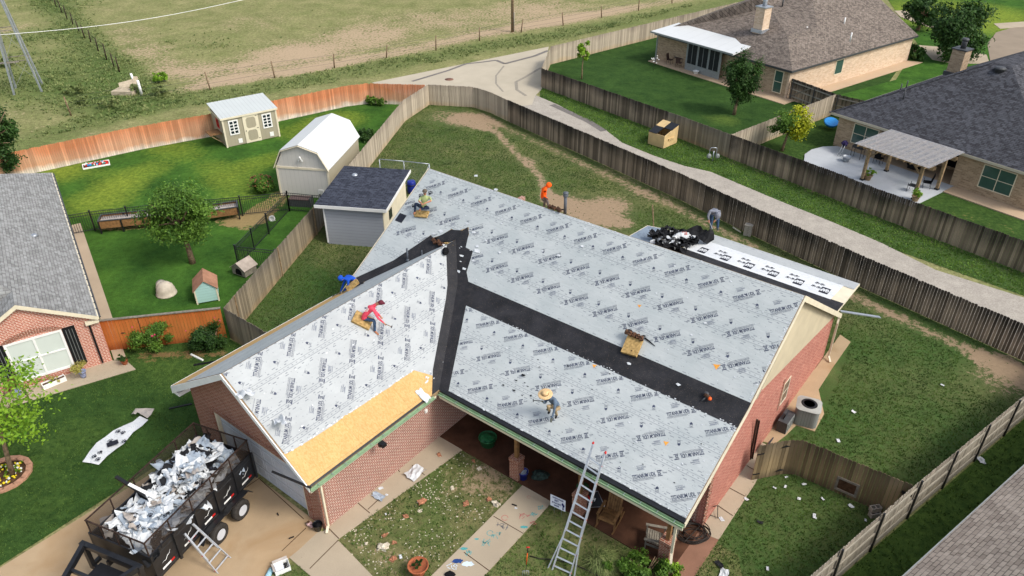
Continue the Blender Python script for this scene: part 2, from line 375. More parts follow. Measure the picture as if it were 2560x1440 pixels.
# roofing -------------------------------------------------
def felt(name, c1, c2, line, lap=1.15, tint=None):
    g = NT(name, .55, .3); v = g.uv(); x, y, _ = g.sep(v)[0], g.sep(v)[1], 0
    c = g.mix(g.ramp(g.noise(.9, 4), .3, .7), c1, c2)
    m = g.math('FRACT', g.math('DIVIDE', g.math('ADD', y, 50.0 + .22), lap))
    def band(p, wd): return g.math('LESS_THAN', g.math('ABSOLUTE', g.math('SUBTRACT', m, p)), wd)
    def dash(p, wd, per, duty, ph=0.0):
        d = g.math('LESS_THAN', g.math('FRACT', g.math('DIVIDE', g.math('ADD', x, 100.0 + ph), per)), duty)
        return g.math('MULTIPLY', band(p, wd), d)
    f = g.math('MULTIPLY', g.math('MAXIMUM', band(.93, .011), band(.05, .009)), .62)
    for a in (dash(.86, .013, .37, .24), dash(.12, .013, .37, .24, .2), dash(.99, .012, .19, .3, .1), dash(.79, .012, .55, .26, .3), dash(.19, .012, .55, .26)):
        f = g.math('MAXIMUM', f, g.math('MULTIPLY', a, .85))
    vo = g.n('TexVoronoi'); vo.inputs['Scale'].default_value = 3.3; vo.voronoi_dimensions = '2D'; g.put(vo.inputs['Vector'], v)
    f = g.math('MAXIMUM', f, g.math('MULTIPLY', g.math('LESS_THAN', vo.outputs['Distance'], .055), .62))
    c = g.mix(f, c, line)
    wr = g.noise(2.2, 4, .6, vec=g.map(v, sc=(.45, 3, 1)), dist=.4)
    c = g.tonemul(c, g.math('MULTIPLY_ADD', wr, .14, .93))
    hi = g.noise(16, 3, .7, vec=g.map(v, sc=(1, .45, 1), rot=(0, 0, .6)))
    c = g.mix(g.math('MULTIPLY', g.ramp(hi, .72, .76), .8), c, S(238, 240, 242))
    ag = g.math('SUBTRACT', 1.0, g.math('MINIMUM', 1.0, g.math('MULTIPLY', 14.0, g.math('ABSOLUTE', g.math('SUBTRACT', m, .93)))))
    g.bump(g.math('ADD', g.math('MULTIPLY', g.noise(1.7, 4, .5, vec=g.map(v, sc=(.8, 2.2, 1)), dist=.7), 1.2), g.math('MULTIPLY', ag, .35)), .55, .03)
    return g.out(c)
M_felt = felt('synthetic_underlayment', S(170, 177, 177), S(184, 189, 188), S(122, 127, 134))
M_felt2 = felt('pale_synthetic_underlayment', S(163, 167, 168), S(177, 181, 181), S(112, 117, 124))
M_feltw = felt('white_grid_underlayment', S(206, 209, 211), S(216, 219, 220), S(184, 190, 196))
M_feltb = felt('blue_grey_underlayment', S(110, 124, 138), S(134, 148, 162), S(56, 62, 78))
M_print = plain('navy_print', S(66, 72, 92), .6, .25, var=.25, sc_=11)
M_printp = plain('faded_grey_print', S(116, 122, 134), .6, .25, var=.2, sc_=9)
M_printw = plain('black_paw_print', S(38, 40, 50), .6, .25, var=.2, sc_=9)
g = NT('black_membrane', .7, .3); c = g.mix(g.ramp(g.noise(1.5, 4), .3, .7), S(26, 27, 30), S(44, 44, 48))
c = g.mix(g.ramp(g.noise(30, 2, .8), .66, .70), c, S(120, 106, 90)); c = g.mix(g.math('MULTIPLY', g.ramp(g.noise(3, 5, .7), .5, .75), .16), c, S(84, 78, 74)); g.bump(g.noise(2.5, 5, .6, dist=.8), .6, .03); M_memb = g.out(c)
g = NT('osb_sheathing', .85, .15); v = g.n('TexVoronoi'); v.inputs['Scale'].default_value = 26; g.put(v.inputs['Vector'], g.map(g.uv(), sc=(1, .55, 1)))
c = g.mix(g.sep(v.outputs['Color'])[0], S(196, 158, 100), S(212, 176, 120)); c = g.mix(g.ramp(g.noise(1.2, 4), .35, .7), g.tonemul(c, .88), c)
sy = g.sep(g.uv()); sf_ = g.math('MAXIMUM', g.math('LESS_THAN', g.math('FRACT', g.math('DIVIDE', g.math('ADD', sy[0], 50.3), 2.44)), .004), g.math('LESS_THAN', g.math('FRACT', g.math('DIVIDE', g.math('ADD', sy[1], 50.6), 1.22)), .008)); c = g.mix(g.math('MULTIPLY', sf_, .6), c, S(120, 92, 60)); M_osb = g.out(c)
M_scrap = plain('torn_white_underlayment', S(206, 210, 212), .6, .25, var=.08, sc_=5)
M_scrapg = plain('torn_grey_underlayment', S(156, 168, 180), .6, .25, var=.12, sc_=4)
M_scrapb = plain('torn_black_felt', S(32, 33, 36), .75, .2, var=.3, sc_=5)
M_scrapt = plain('torn_beige_felt', S(172, 164, 156), .7, .2, var=.12, sc_=5)
def ribbed(name, col, per=.23, depth=.35, ax=0, dark=.82, rough=.35, thr=.12):
    g = NT(name, rough, .45); x = g.sep(g.uv())[ax]
    f = g.math('LESS_THAN', g.math('FRACT', g.math('DIVIDE', g.math('ADD', x, 50.0), per)), thr)
    c = g.mix(f, col, tuple(q * dark for q in col[:3]) + (1,)); c = g.tonemul(c, g.math('MULTIPLY_ADD', g.noise(1.1, 4), .14, .93))
    g.bump(f, depth, .01); return g.out(c)
M_ribw = ribbed('white_ribbed_steel', S(208, 210, 208)); M_ribg = ribbed('pale_ribbed_steel', S(192, 197, 194), .3)
M_groove = ribbed('grooved_grey_siding', S(200, 197, 189), .3, .5, 0, .8, .7, .06)
M_groovt = ribbed('grooved_taupe_siding', S(162, 154, 132), .3, .5, 0, .84, .7, .06)
M_lapg = ribbed('grey_lap_siding', S(160, 164, 172), .2, .6, 1, .72, .65, .1)
M_lapm = ribbed('mint_lap_siding', S(168, 206, 200), .16, .6, 1, .8, .7, .08)
M_pan = ribbed('white_insulated_roof_panel', S(212, 214, 212), 1.2, .3, 0, .84, .4, .03)
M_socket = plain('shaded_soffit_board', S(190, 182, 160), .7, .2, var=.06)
M_dump = plain('tan_dumpster_paint', S(206, 178, 128), .6, .3, var=.1, sc_=2)
M_mesh = None
# ================= GROUND =================
def P2(pts, z=0.0): return [G(x, y, z) for x, y in pts]
def segd(p, a, b):
    ab = b - a; t = max(0, min(1, (p - a).dot(ab) / max(ab.length_squared, 1e-9))); return (p - a - ab * t).length
def pline(pts): return [Vector((q.x, q.y)) for q in pts]
def pdist(p, pl): return min(segd(p, pl[i], pl[i + 1]) for i in range(len(pl) - 1))
def region(name, pts, z, mt, dirt=None, lush=None, cell=.6, kind='structure'):
    bm = bmesh.new(); vs = [bm.verts.new((p[0], p[1], z)) for p in pts]; f = bm.faces.new(vs)
    if f.normal.z < 0 or (f.normal_update() or f.normal.z < 0): bmesh.ops.reverse_faces(bm, faces=[f])
    bmesh.ops.triangulate(bm, faces=bm.faces)
    xs = [p[0] for p in pts]; ys = [p[1] for p in pts]
    if dirt or lush:
        for ax, lo, hi in ((0, min(xs), max(xs)), (1, min(ys), max(ys))):
            q = math.floor(lo / cell) * cell + cell
            while q < hi:
                co = Vector((q, 0, 0)) if ax == 0 else Vector((0, q, 0)); no = Vector((1, 0, 0)) if ax == 0 else Vector((0, 1, 0))
                bmesh.ops.bisect_plane(bm, geom=bm.verts[:] + bm.edges[:] + bm.faces[:], plane_co=co, plane_no=no, dist=1e-4); q += cell
    me = bpy.data.meshes.new(name); bm.to_mesh(me); bm.free(); me.materials.append(mt)
    for nm, fn in (('dirt', dirt), ('lush', lush)):
        at = me.attributes.new(nm, 'FLOAT', 'POINT')
        at.data.foreach_set('value', [fn(Vector((v.co.x, v.co.y))) if fn else 0.0 for v in me.vertices])
    o = bpy.data.objects.new(name, me); sc.collection.objects.link(o); return tag(o, kind=kind)
def sstep(d, r, s=1.0): return max(0.0, min(1.0, (r + s - d) / s)) if s > 0 else float(d < r)
def slab(name, pts, z0, z1, mt, kind='structure'):
    m = MB(); q = [Vector((p[0], p[1], z0)) for p in pts]
    a = sum(q[i].x * q[(i + 1) % len(q)].y - q[(i + 1) % len(q)].x * q[i].y for i in range(len(q)))
    if a < 0: q = q[::-1]
    m.prism(q, (0, 0, z1 - z0)); o = m.build(name, mt); return tag(o, kind=kind)
# --- pasture, one sheet reaching the horizon ---
wf_px = [(526, 225), (687, 195), (836, 170), (966, 145), (1090, 126), (1199, 102), (1303, 81), (1408, 64), (1504, 44), (1596, 27), (1680, 8)]
WF = P2([(178, 289)] + wf_px)
dstrip = pline(P2([(300, 262), (520, 212), (700, 186), (850, 160), (1000, 132), (1200, 88), (1400, 52), (1600, 16), (1720, -6)]))
vstrip = pline(P2([(0, 378), (300, 285), (520, 243), (800, 195), (1000, 158), (1200, 120), (1400, 86), (1600, 48), (1850, 0)]))
lstrip = pline(P2([(330, 215), (262, 150), (210, 95), (160, 40), (120, 0), (90, -30)]))
blobs = [(G(360, 130), 5, .5), (G(300, 85), 5, .35), (G(410, 175), 4, .5), (G(1000, 60), 9, .38), (G(1250, 40), 9, .3), (G(880, 105), 6, .42), (G(680, 130), 5, .42), (G(30, 75), 4, .4), (G(560, 180), 4, .5), (G(760, 150), 5, .42), (G(1400, 20), 9, .35), (G(200, 20), 5, .3), (G(90, 260), 4, .45), (G(150, 330), 3, .5), (G(620, 60), 7, .3)]
gblobs = [(G(180, 190), 6, .8), (G(250, 240), 5, .9), (G(80, 150), 6, .5), (G(330, 250), 4, .8), (G(90, 90), 4, .7), (G(500, 110), 6, .22), (G(150, 10), 5, .5), (G(60, 230), 5, .5)]
def fdirt(p):
    v = .5 * sstep(pdist(p, dstrip), .7, 1.6) - .6 * sstep(pdist(p, vstrip), 1.3, 1.0) - .45 * sstep(pdist(p, lstrip), 1.0, 1.6)
    for b, r, k in blobs: v += k * sstep((p - b.xy).length, r * .4, r)
    for b, r, k in gblobs: v -= k * .6 * sstep((p - b.xy).length, r * .4, r)
    return max(-1, min(1, v + .05))
def flush(p):
    v = .55 * sstep(pdist(p, vstrip), 1.2, 1.5) + .7 * sstep(pdist(p, lstrip), .6, 2.2)
    for b, r, k in gblobs: v += k * .7 * sstep((p - b.xy).length, r * .4, r)
    return max(0, min(1, v))
m = []
bm = bmesh.new(); NX, NY, C = 150, 120, 1.0
vg = [[bm.verts.new((-80 + i * 1.1, 8 + j * 1.05, 0)) for i in range(NX)] for j in range(NY)]
for j in range(NY - 1):
    for i in range(NX - 1): bm.faces.new((vg[j][i], vg[j][i + 1], vg[j + 1][i + 1], vg[j + 1][i]))
X0, X1, Y0, Y1 = -80, -80 + (NX - 1) * 1.1, 8, 8 + (NY - 1) * 1.05
far = [bm.verts.new((x, y, 0)) for x, y in ((-900, -900), (900, -900), (900, 900), (-900, 900))]
cn = [vg[0][0], vg[0][-1], vg[-1][-1], vg[-1][0]]
edges = [[vg[0][i] for i in range(NX)], [vg[j][-1] for j in range(NY)], [vg[-1][i] for i in range(NX)][::-1], [vg[j][0] for j in range(NY)][::-1]]
for k in range(4): bm.faces.new([far[k], far[(k + 1) % 4]] + edges[k][::-1])
me = bpy.data.meshes.new('field'); bm.to_mesh(me); bm.free(); me.materials.append(M_field)
for nm, fn in (('dirt', fdirt), ('lush', flush)):
    at = me.attributes.new(nm, 'FLOAT', 'POINT'); at.data.foreach_set('value', [fn(v.co.xy) if (abs(v.co.x) < 200 and v.co.y < 200) else 0 for v in me.vertices])
o = bpy.data.objects.new('field', me); sc.collection.objects.link(o); tag(o, kind='structure')
# --- fence lines, surveyed on their top edge ---
def T(pts, z=1.83): return [Vector((q.x, q.y, 0)) for q in P2(pts, z)]
F_near = T([(1070, 211), (1183, 217), (1226, 230)]) + [L(-31.7, 31.12), L(-21.96, 28.67), L(-13.48, 26.46), L(-8.05, 24.78), L(-.54, 22.65), L(6.72, 20.88), L(9.1, 20.25), L(16, 18.5)]
F_left = T([(1070, 211), (1008, 250), (870, 415), (786, 514), (625, 694), (558, 769)])
F_stub = T([(558, 769), (662, 828)]) + [L(-18.9, -1.06)]
F_oran = T([(233, 801), (550, 768)])
F_back = T([(-120, 414), (30, 380), (336, 317), (517, 286), (689, 250), (860, 215), (917, 208), (1062, 212)])
F_far = T([(1354, 170), (1700, 289), (1828, 336), (2096, 433), (2187, 469), (2560, 601), (2800, 690)])
F_farl = T([(1354, 170), (1377, 116), (1710, 37), (1880, -3), (2050, -40)])
F_div = T([(1828, 336), (2091, 235)]); F_gate2 = T([(1980, 195), (2091, 235), (2165, 252)])
F_br = T([(2026, 1440), (2281, 1219), (2560, 990)])
dbr = (F_br[2] - F_br[0]).normalized(); F_br = [F_br[0] - dbr * 6, F_br[0], F_br[1], F_br[2], L(9.1, 20.2)]
F_gate = T([(1898, 1115), (1979, 1099), (2012, 1101), (2284, 1214)])
# --- lawns ---
A = F_back + [F_left[i] for i in range(1, 6)] + [F_oran[0], L(-27.5, -6), L(-50, -6), L(-62, -4)]
ly = [(G(250, 500), 3.0, .9), (G(330, 440), 2.5, .8), (G(600, 480), 3, .6), (G(680, 400), 2.2, .7), (G(470, 390), 3, .5), (G(150, 430), 3, .9), (G(740, 330), 3, .6), (G(850, 300), 3, .8), (G(400, 360), 3, .5), (G(560, 430), 2.5, .7)]
def alush(p):
    v = -.25
    for b, r, k in ly: v += k * sstep((p - b.xy).length, r * .3, r)
    return max(0, v)
def adirt(p):
    v = -.55
    pl = pline(P2([(470, 620), (640, 590), (700, 520)])) 
    for a_, b_, r in ((G(250, 575), G(440, 560), .25), (G(560, 555), G(650, 540), .6), (G(620, 560), G(700, 490), .8)):
        v += 1.1 * sstep(segd(p, a_.xy, b_.xy), r, .5)
    return v
region('lawn', A, .012, M_lawn, adirt, alush)
B = [F_oran[0] + Vector((0, 0, 0)), L(-23.75, -1.16), L(-20.4, -1.06), L(-18.6, -1.1), L(-18.6, -6.2), L(-18.35, -20), L(-45, -20), L(-45, -5)]
region('lawn', B, .024, M_lawn2, lambda p: -.6 + 1.3 * sstep(segd(p, G(350, 893).xy, G(560, 885).xy), .25, .6), lambda p: .15 + .35 * noise.noise(Vector((p.x * .3, p.y * .3, 0))))
trail = pline(P2([(1150, 300), (1240, 330), (1300, 395), (1350, 440), (1375, 505), (1450, 530), (1560, 560)]))
fpath = pline([L(-34.5, 31), L(-31.7, 30.1), L(-21.96, 27.5), L(-13.48, 25.4), L(-8.05, 23.7), L(-.54, 21.5), L(6.72, 19.8), L(9, 19)])
fpath2 = pline(P2([(1180, 290), (1260, 330), (1420, 370), (1560, 440), (1700, 520), (1850, 590)]))
rpatch = [(G(1110, 290), 3.2, .9), (G(1180, 310), 2.5, .8), (G(1480, 520), 3.0, .8), (G(1560, 500), 2.2, .5), (G(1390, 500), 1.8, .8), (G(2510, 950), 2.4, .85), (G(2560, 900), 1.6, .5), (G(1500, 560), 3.6, .6), (G(1340, 400), 1.2, .7)]
lside = pline([F_left[i] for i in range(1, 6)])
def ydirt(p):
    l = HM.inverted() @ Vector((p.x, p.y, 0))
    v = -.5
    v = max(v, -.5 + 1.25 * sstep(pdist(p, trail), .12, .7)); v = max(v, -.45 + .95 * sstep(pdist(p, fpath), .25, .7))
    if l.x < -14: v = max(v, -.5 + .72 * sstep(pdist(p, fpath2), .4, 1.6))
    for b, r, k in rpatch: v += k * sstep((p - b.xy).length, r * .3, r * .8)
    if l.y > 15 and l.x < -8 and l.x > -24: v += .1 * sstep(abs(l.x + 14), 4, 5)
    if l.y > 16.5 and l.x > -1: v += .15
    return min(1, v)
def ylush(p):
    l = HM.inverted() @ Vector((p.x, p.y, 0))
    return max(0, .2 + .5 * noise.noise(Vector((p.x * .25, p.y * .25, 3))) + (.4 if l.x > -.2 or l.y < 6 else 0))
Y = F_left[:6] + [L(-20.4, -1.06), L(-18.5, -1.2), L(-18.5, 2), L(0, 2), L(0, -1), L(1.6, -9)] + F_br[0:5] + F_near[::-1][2:]
region('yard', Y[:-1], .008, M_yard, ydirt, ylush, .5)
Q = [L(-10.9, .3), L(-10.9, -6.1), L(-10.6, -8.2), L(-12.5, -12), L(-12.5, -18), L(4.2, -18), L(3.6, -1.5), L(1.3, 2.2), L(0, 2.2)]
def qdirt(p):
    l = HM.inverted() @ Vector((p.x, p.y, 0))
    if l.x < -6.5: return .12 + .4 * noise.noise(Vector((p.x * .6, p.y * .6, 5))) + .25 * sstep((l.xy - Vector((-7.6, -.6))).length, .8, 1.5)
    return -.6
region('front_yard', Q, .016, M_front, qdirt, lambda p: .25 + .5 * noise.noise(Vector((p.x * .5, p.y * .5, 9))), .4)
E_ = [F_br[0], F_br[4], L(20, 17.4), F_br[4] + Vector((16, -28, 0)), F_br[0] + Vector((4, -8, 0))]
region('lawn', E_, .02, M_lawn2, lambda p: -.6, lambda p: .35, 1.5)
VR = [L(-34.9, 40.0), L(-32.2, 36.2), L(-30.5, 35.2), L(-27, 34), L(-22.3, 33), L(-17.5, 31.9), L(-14, 31.4), L(-9.5, 29.9), L(-4.6, 28.9), L(-.6, 28.2), L(6.4, 27.2), L(12, 26.4), L(12, 28.5)] + [F_far[5], F_far[4], F_far[3], F_far[2], F_far[1], F_far[0]]
ve = pline([F_far[5], F_far[4], F_far[3], F_far[2]])
region('verge', VR, .012, M_yard, lambda p: -.35 + .7 * sstep(pdist(p, ve), .4, 1.0), lambda p: .75, .7)
fl = F_farl
region('lawn', [F_far[0], F_far[1], F_far[2], F_div[1], F_gate2[2], F_gate2[2] + Vector((14, 22, 0)), F_farl[4], F_farl[3], F_farl[2], F_farl[1]], .01, M_lawn2, lambda p: -.6, lambda p: .9 * sstep((p - G(1810, 300).xy).length, .4, 1.2), 1.2)
region('lawn', [F_far[2], F_far[3], F_far[4], F_far[5], F_far[6], F_far[6] + Vector((20, 10, 0)), F_gate2[2] + Vector((6, 1, 0)), F_div[1]], .014, M_lawn2, lambda p: -.6 + .8 * sstep(segd(p, L(1.5, 35.5).xy, L(12, 32.5).xy), 1.0, 1.2), lambda p: .2, .9)
region('lawn', P2([(2091, 240), (2240, 200), (2294, 110), (2200, -30), (2700, -30), (2800, 300), (2300, 320)]), .03, M_lawn, lambda p: -.6, lambda p: .7 * sstep((p - G(2400, 40).xy).length, 6, 6), 2.0)
# --- hard surfaces ---
RD = P2([(930, 207), (1372, 117), (1362, 165), (1356, 222), (1338, 240), (1330, 262), (1262, 272), (1205, 275)]) + [F_near[2] + Vector((0, .05, 0)), F_near[1] + Vector((0, .06, 0)), F_near[0] + Vector((0, .06, 0))]
region('road', RD, .02, M_pad)
al = [L(-31.9, 31.2), L(-21.96, 28.72), L(-13.48, 26.5), L(-8.05, 24.82), L(-.54, 22.7), L(6.72, 20.93), L(12, 19.6), L(13, 26.2), L(6.4, 27.0)] + P2([(2338, 675), (2204, 608), (2070, 551), (1935, 497), (1777, 430), (1710, 415), (1630, 388), (1555, 357), (1510, 322), (1455, 294), (1395, 262), (1334, 236), (1270, 262)])
region('alley', al, .016, M_gravel)
slab('driveway', [L(-18.3, -5.9), L(-11.0, -5.9), L(-10.9, -7.1), L(-11.0, -14), L(-11.0, -22), L(-18.4, -22)], 0, .05, M_drive)
side = [L(-10.9, -7.1), L(-10.86, -6.0), L(-10.86, .3), L(-9.6, .3), L(-9.3, -3), L(-9.15, -5.8), L(-9.1, -6.6), L(-9.1, -14), L(-10.4, -14)]
side = [L(-10.86, .12), L(-9.62, .12)] + [Vector((*G(844, 1351).xy, 0)), Vector((*G(932, 1442).xy, 0)), Vector((*G(1000, 1530).xy, 0)), Vector((*G(850, 1530).xy, 0)), Vector((*G(775, 1440).xy, 0)), Vector((*G(705, 1380).xy, 0)), Vector((*G(762, 1322).xy, 0)), L(-10.86, -6.05)]
slab('path', side, 0, .045, M_conc)
wk = [Vector((*G(x, y).xy, 0)) for x, y in ((1306, 1215), (1380, 1257), (1300, 1345), (1221, 1430), (1120, 1530), (980, 1530), (1080, 1440), (1200, 1322))]
slab('path', wk, 0, .05, M_conc)
slab('path', P2([(1752, 1318), (1876, 1148), (1905, 1108), (1930, 1120), (1888, 1209), (1796, 1351), (1777, 1343)]), 0, .042, M_conc)
slab('path', P2([(1777, 1343), (1796, 1351), (1737, 1440), (1680, 1520), (1600, 1500), (1690, 1390), (1752, 1318)]), 0, .036, M_redwalk)
slab('path', P2([(1905, 1105), (1960, 1010), (2040, 920), (2078, 868), (2100, 838), (2126, 856), (2080, 922), (2046, 975), (2060, 1036), (2036, 1080), (1990, 1064), (1966, 1088), (1935, 1112)]), 0, .038, M_drive)
slab('road', P2([(2468, 110), (2490, 82), (2530, 70), (2640, 66), (2700, 240), (2540, 175), (2476, 158)]), 0, .05, M_street)
slab('path', P2([(2296, 114), (2345, 118), (2466, 138), (2474, 160), (2380, 160), (2330, 150)]), 0, .06, M_conc); slab('path', P2([(2236, 28), (2262, 27), (2340, 62), (2330, 72), (2252, 44)]), 0, .06, M_conc); slab('path', P2([(2484, 60), (2640, 50), (2640, 62), (2500, 73)]), 0, .065, M_conc)
def crack(pts, wd=.02, z=.055, mt=None, name='joint'):
    m = MB()
    for a_, b_ in zip(pts[:-1], pts[1:]):
        a_ = Vector((a_[0], a_[1], 0)); b_ = Vector((b_[0], b_[1], 0)); nrm = Vector((-(b_ - a_).y, (b_ - a_).x, 0)).normalized() * wd / 2
        q = [a_ - nrm, b_ - nrm, b_ + nrm, a_ + nrm]; m.poly([Vector((v.x, v.y, z)) for v in q])
    return tag(m.build(name, mt or M_soil), kind='structure')
for q in ([(766, 1322), (705, 1380)], [(848, 1349), (822, 1323)], [(775, 1424), (846, 1353)], [(952, 1246), (920, 1276)], [(893, 1258), (925, 1285)], [(1030, 1165), (1062, 1190)], [(1234, 1293), (1308, 1336)], [(1160, 1383), (1224, 1430)], [(1866, 1166), (1910, 1192)], [(1823, 1222), (1862, 1243)], [(1788, 1262), (1832, 1292)], [(650, 1200), (760, 1300)], [(614, 1222), (652, 1196)], [(965, 1150), (1000, 1182)]):
    crack(P2(q), .03)
crack(P2([(1240, 151), (1205, 156), (1165, 160), (1120, 177), (1080, 189), (1030, 204)]), .34, .026, M_tar, 'tar_patch'); crack(P2([(1370, 127), (1335, 141), (1300, 150), (1262, 160), (1240, 151)]), .4, .027, M_tar, 'tar_patch')
crack(P2([(1352, 170), (1310, 195), (1290, 205), (1292, 225), (1315, 240)]), .3, .025, M_tyre, 'tyre_mark'); crack(P2([(1260, 165), (1240, 190), (1240, 210), (1258, 230)]), .18, .0245, M_tyre, 'tyre_mark')
crack(P2([(1380, 262), (1420, 280), (1470, 303), (1510, 328)]), .6, .021, M_tar, 'tar_patch')
M_blade2 = foliage('verge_grass_blades', S(74, 108, 36), S(124, 156, 66))
# grass tufts: real blades where the ground is weedy or seen close
def blades(name, pts_fn, n, h, mt, wd=.035, nb=3, lean=.5):
    vs = []; fs = []; tn = []
    for _ in range(n):
        p = pts_fn()
        if p is None: continue
        hh = h * U(.5, 1.3)
        t0 = max(0, min(1, .5 + noise.noise(Vector((p.x * .9, p.y * .9, 0))) * .9))
        for b in range(nb):
            a = U(0, 6.28); d = Vector((math.cos(a), math.sin(a), 0)); s_ = Vector((-d.y, d.x, 0)) * wd * U(.6, 1.2); q = Vector((p.x, p.y, p.z if len(p) > 2 else 0)) + d * U(0, .06)
            k = len(vs); vs += [q - s_, q + s_, q + d * hh * lean * U(.3, 1.4) + Vector((0, 0, hh))]; fs.append((k, k + 1, k + 2)); tn.append(max(0, min(1, t0 + U(-.35, .35))))
    me = bpy.data.meshes.new(name); me.from_pydata([tuple(v) for v in vs], [], fs); me.materials.append(mt)
    me.attributes.new('tone', 'FLOAT', 'FACE').data.foreach_set('value', tn)
    o = bpy.data.objects.new(name, me); sc.collection.objects.link(o); tag(o, kind='stuff'); return o
def inpoly(p, poly):
    c = False; j = len(poly) - 1
    for i in range(len(poly)):
        a, b = poly[i], poly[j]
        if (a[1] > p.y) != (b[1] > p.y) and p.x < (b[0] - a[0]) * (p.y - a[1]) / (b[1] - a[1]) + a[0]: c = not c
        j = i
    return c
def sampler(poly, dens=None, avoid=(), thr=-.1):
    xs = [p[0] for p in poly]; ys = [p[1] for p in poly]
    def f():
        for _ in range(12):
            p = Vector((U(min(xs), max(xs)), U(min(ys), max(ys)), .01))
            if not inpoly(p, poly): continue
            if any(inpoly(p, q) for q in avoid): continue
            if dens and rnd() > dens(p.xy): continue
            return p
        return None
    return f
hfoot = [L(-18.5, -6), L(-10.9, -6), L(-10.9, .1), L(0, .1), L(0, 15.4), L(-18.5, 15.4)]
drv = [L(-18.3, -5.9), L(-11.0, -5.9), L(-11.0, -22), L(-18.4, -22)]
hard = [hfoot, drv, side, wk, P2([(1752, 1318), (1905, 1108), (2100, 838), (2130, 856), (2060, 1036), (1930, 1120), (1796, 1351), (1737, 1440), (1600, 1500)])]
blades('grass', sampler(B, None, hard), 40000, .055, M_blade, .02)
blades('grass', sampler(Y[:-1], lambda p: .9 if ydirt(p) < 0 else (.25 if ydirt(p) < .3 else .02), hard), 70000, .055, M_blade, .02)
blades('grass', sampler(Q, lambda p: .9 if qdirt(p) < .1 else .5, hard), 20000, .08, M_blade, .02)
blades('grass', sampler(E_), 16000, .09, M_blade, .025)
blades('grass', sampler(VR, lambda p: 1.0, [al, RD]), 16000, .09, M_blade2, .025)
fieldp = [Vector((p.x, p.y)) for p in P2([(-100, 430), (-100, -30), (1900, -30), (1372, 112), (930, 200), (500, 262), (0, 365)])]
blades('weeds', sampler(fieldp, lambda p: min(1, max(.003, flush(p) * 1.2 - .08) * (.3 + max(0, noise.noise(Vector((p.x * .35, p.y * .35, 1))) + .25) * 1.6))), 15000, .18, M_weed, .055, 4, .8)
# ================= MAIN HOUSE =================
H0 = thing('brick_house', 'red brick house being re-roofed, its roof covered in printed grey underlayment', 'house', L(-9, 5))
EZ, BY, BZ, RY, RZ = 2.72, 4.21, 4.58, 8.20, 7.185
RX = -18.49; WX = -14.66; WZ = 5.58; WR = -10.6; WL = -18.88; WLZ = 2.89; WY = -6.38
k1 = (BZ - EZ) / BY; k2 = (RZ - BZ) / (RY - BY); kw = (WZ - EZ) / (WR - WX); kl = (WZ - WLZ) / (WX - WL)
RE = 15.47; REZ = 2.5; kr = (RZ - REZ) / (RE - RY)
def zlo(y): return EZ + k1 * y
def zup(y): return BZ + k2 * (y - BY)
def zw(x): return WZ - kw * (x - WX) if x > WX else WZ - kl * (WX - x)
# valley points
vK = (WR - (BZ - EZ) / kw, BY, BZ)                       # kink of the right valley
vT = (WX, BY + (WZ - BZ) / k2, WZ)                       # wing ridge meets main slope
yl = lambda x: BY + (zw(x) - BZ) / k2
vLb = (RX, yl(RX), zw(RX))                               # left valley at the left rake
def part(name, mb, mats, label=None):
    o = mb.build(name, mats, H0)
    if label: o['label'] = label
    return o
th = .14
# roof decks (structure under the covering)
m = MB(HM)
def deck(pts): 
    m.prism([Vector(p) - Vector((0, 0, th)) for p in pts], (0, 0, th - .004))
deck([(WR, 0, EZ), (0, 0, EZ), (0, BY, BZ), vK])
deck([vK, (0, BY, BZ), (0, RY, RZ), (RX, RY, RZ), (RX, vLb[1], vLb[2]), vT])
deck([(0, RY, RZ), (0, RE, REZ), (RX, RE, REZ), (RX, RY, RZ)])
deck([(WR, WY, EZ), (WR, 0, EZ), vK, vT, (WX, WY, WZ)])
deck([(WX, WY, WZ), vT, (RX, vLb[1], vLb[2]), (WL, vLb[1] + .0, WLZ), (WL, WY, WLZ)])
part('roof', m, M_wood)
def lift(pts, dz): return [Vector(p) + Vector((0, 0, dz)) for p in pts]
def cut(p, q, t): return tuple(Vector(p).lerp(Vector(q), t))
# ---- print lettering: made once as flat meshes ----
def textmesh(s, size, sx, off=.0):
    cu = bpy.data.curves.new('lettering', 'FONT'); cu.body = s; cu.size = size; cu.offset = off; cu.resolution_u = 2
    ob = bpy.data.objects.new('lettering', cu); sc.collection.objects.link(ob)
    dg = bpy.context.evaluated_depsgraph_get(); me = bpy.data.meshes.new_from_object(ob.evaluated_get(dg))
    vs = [Vector((v.co.x * sx, v.co.y, 0)) for v in me.vertices]; fs = [tuple(p.vertices) for p in me.polygons]
    bpy.data.objects.remove(ob); bpy.data.curves.remove(cu); bpy.data.meshes.remove(me)
    return vs, fs
def norm(tm, x0=0.0):
    mn = min(v.x for v in tm[0]); return [Vector((v.x - mn + x0, v.y, 0)) for v in tm[0]], tm[1]
T_TI = norm(textmesh('TITANIUM UDL', .20, .60, .006)); wT = max(v.x for v in T_TI[0])
T_TI = ([Vector((v.x * .80 / wT, v.y, 0)) for v in T_TI[0]], T_TI[1])
T_25 = norm(textmesh('25', .15, .75, .006)); T_YR = norm(textmesh('YEAR', .075, .8)); T_SM = norm(textmesh('SYNTHETIC ROOFING UNDERLAYMENT', .055, .72)); T_RF = norm(textmesh('ROOFING', .075, .9, .002))
def R2(pts): return [[Vector((x, y, 0)) for x, y in p] for p in pts]
def rect(x0, y0, x1, y1): return [(x0, y0), (x1, y0), (x1, y1), (x0, y1)]
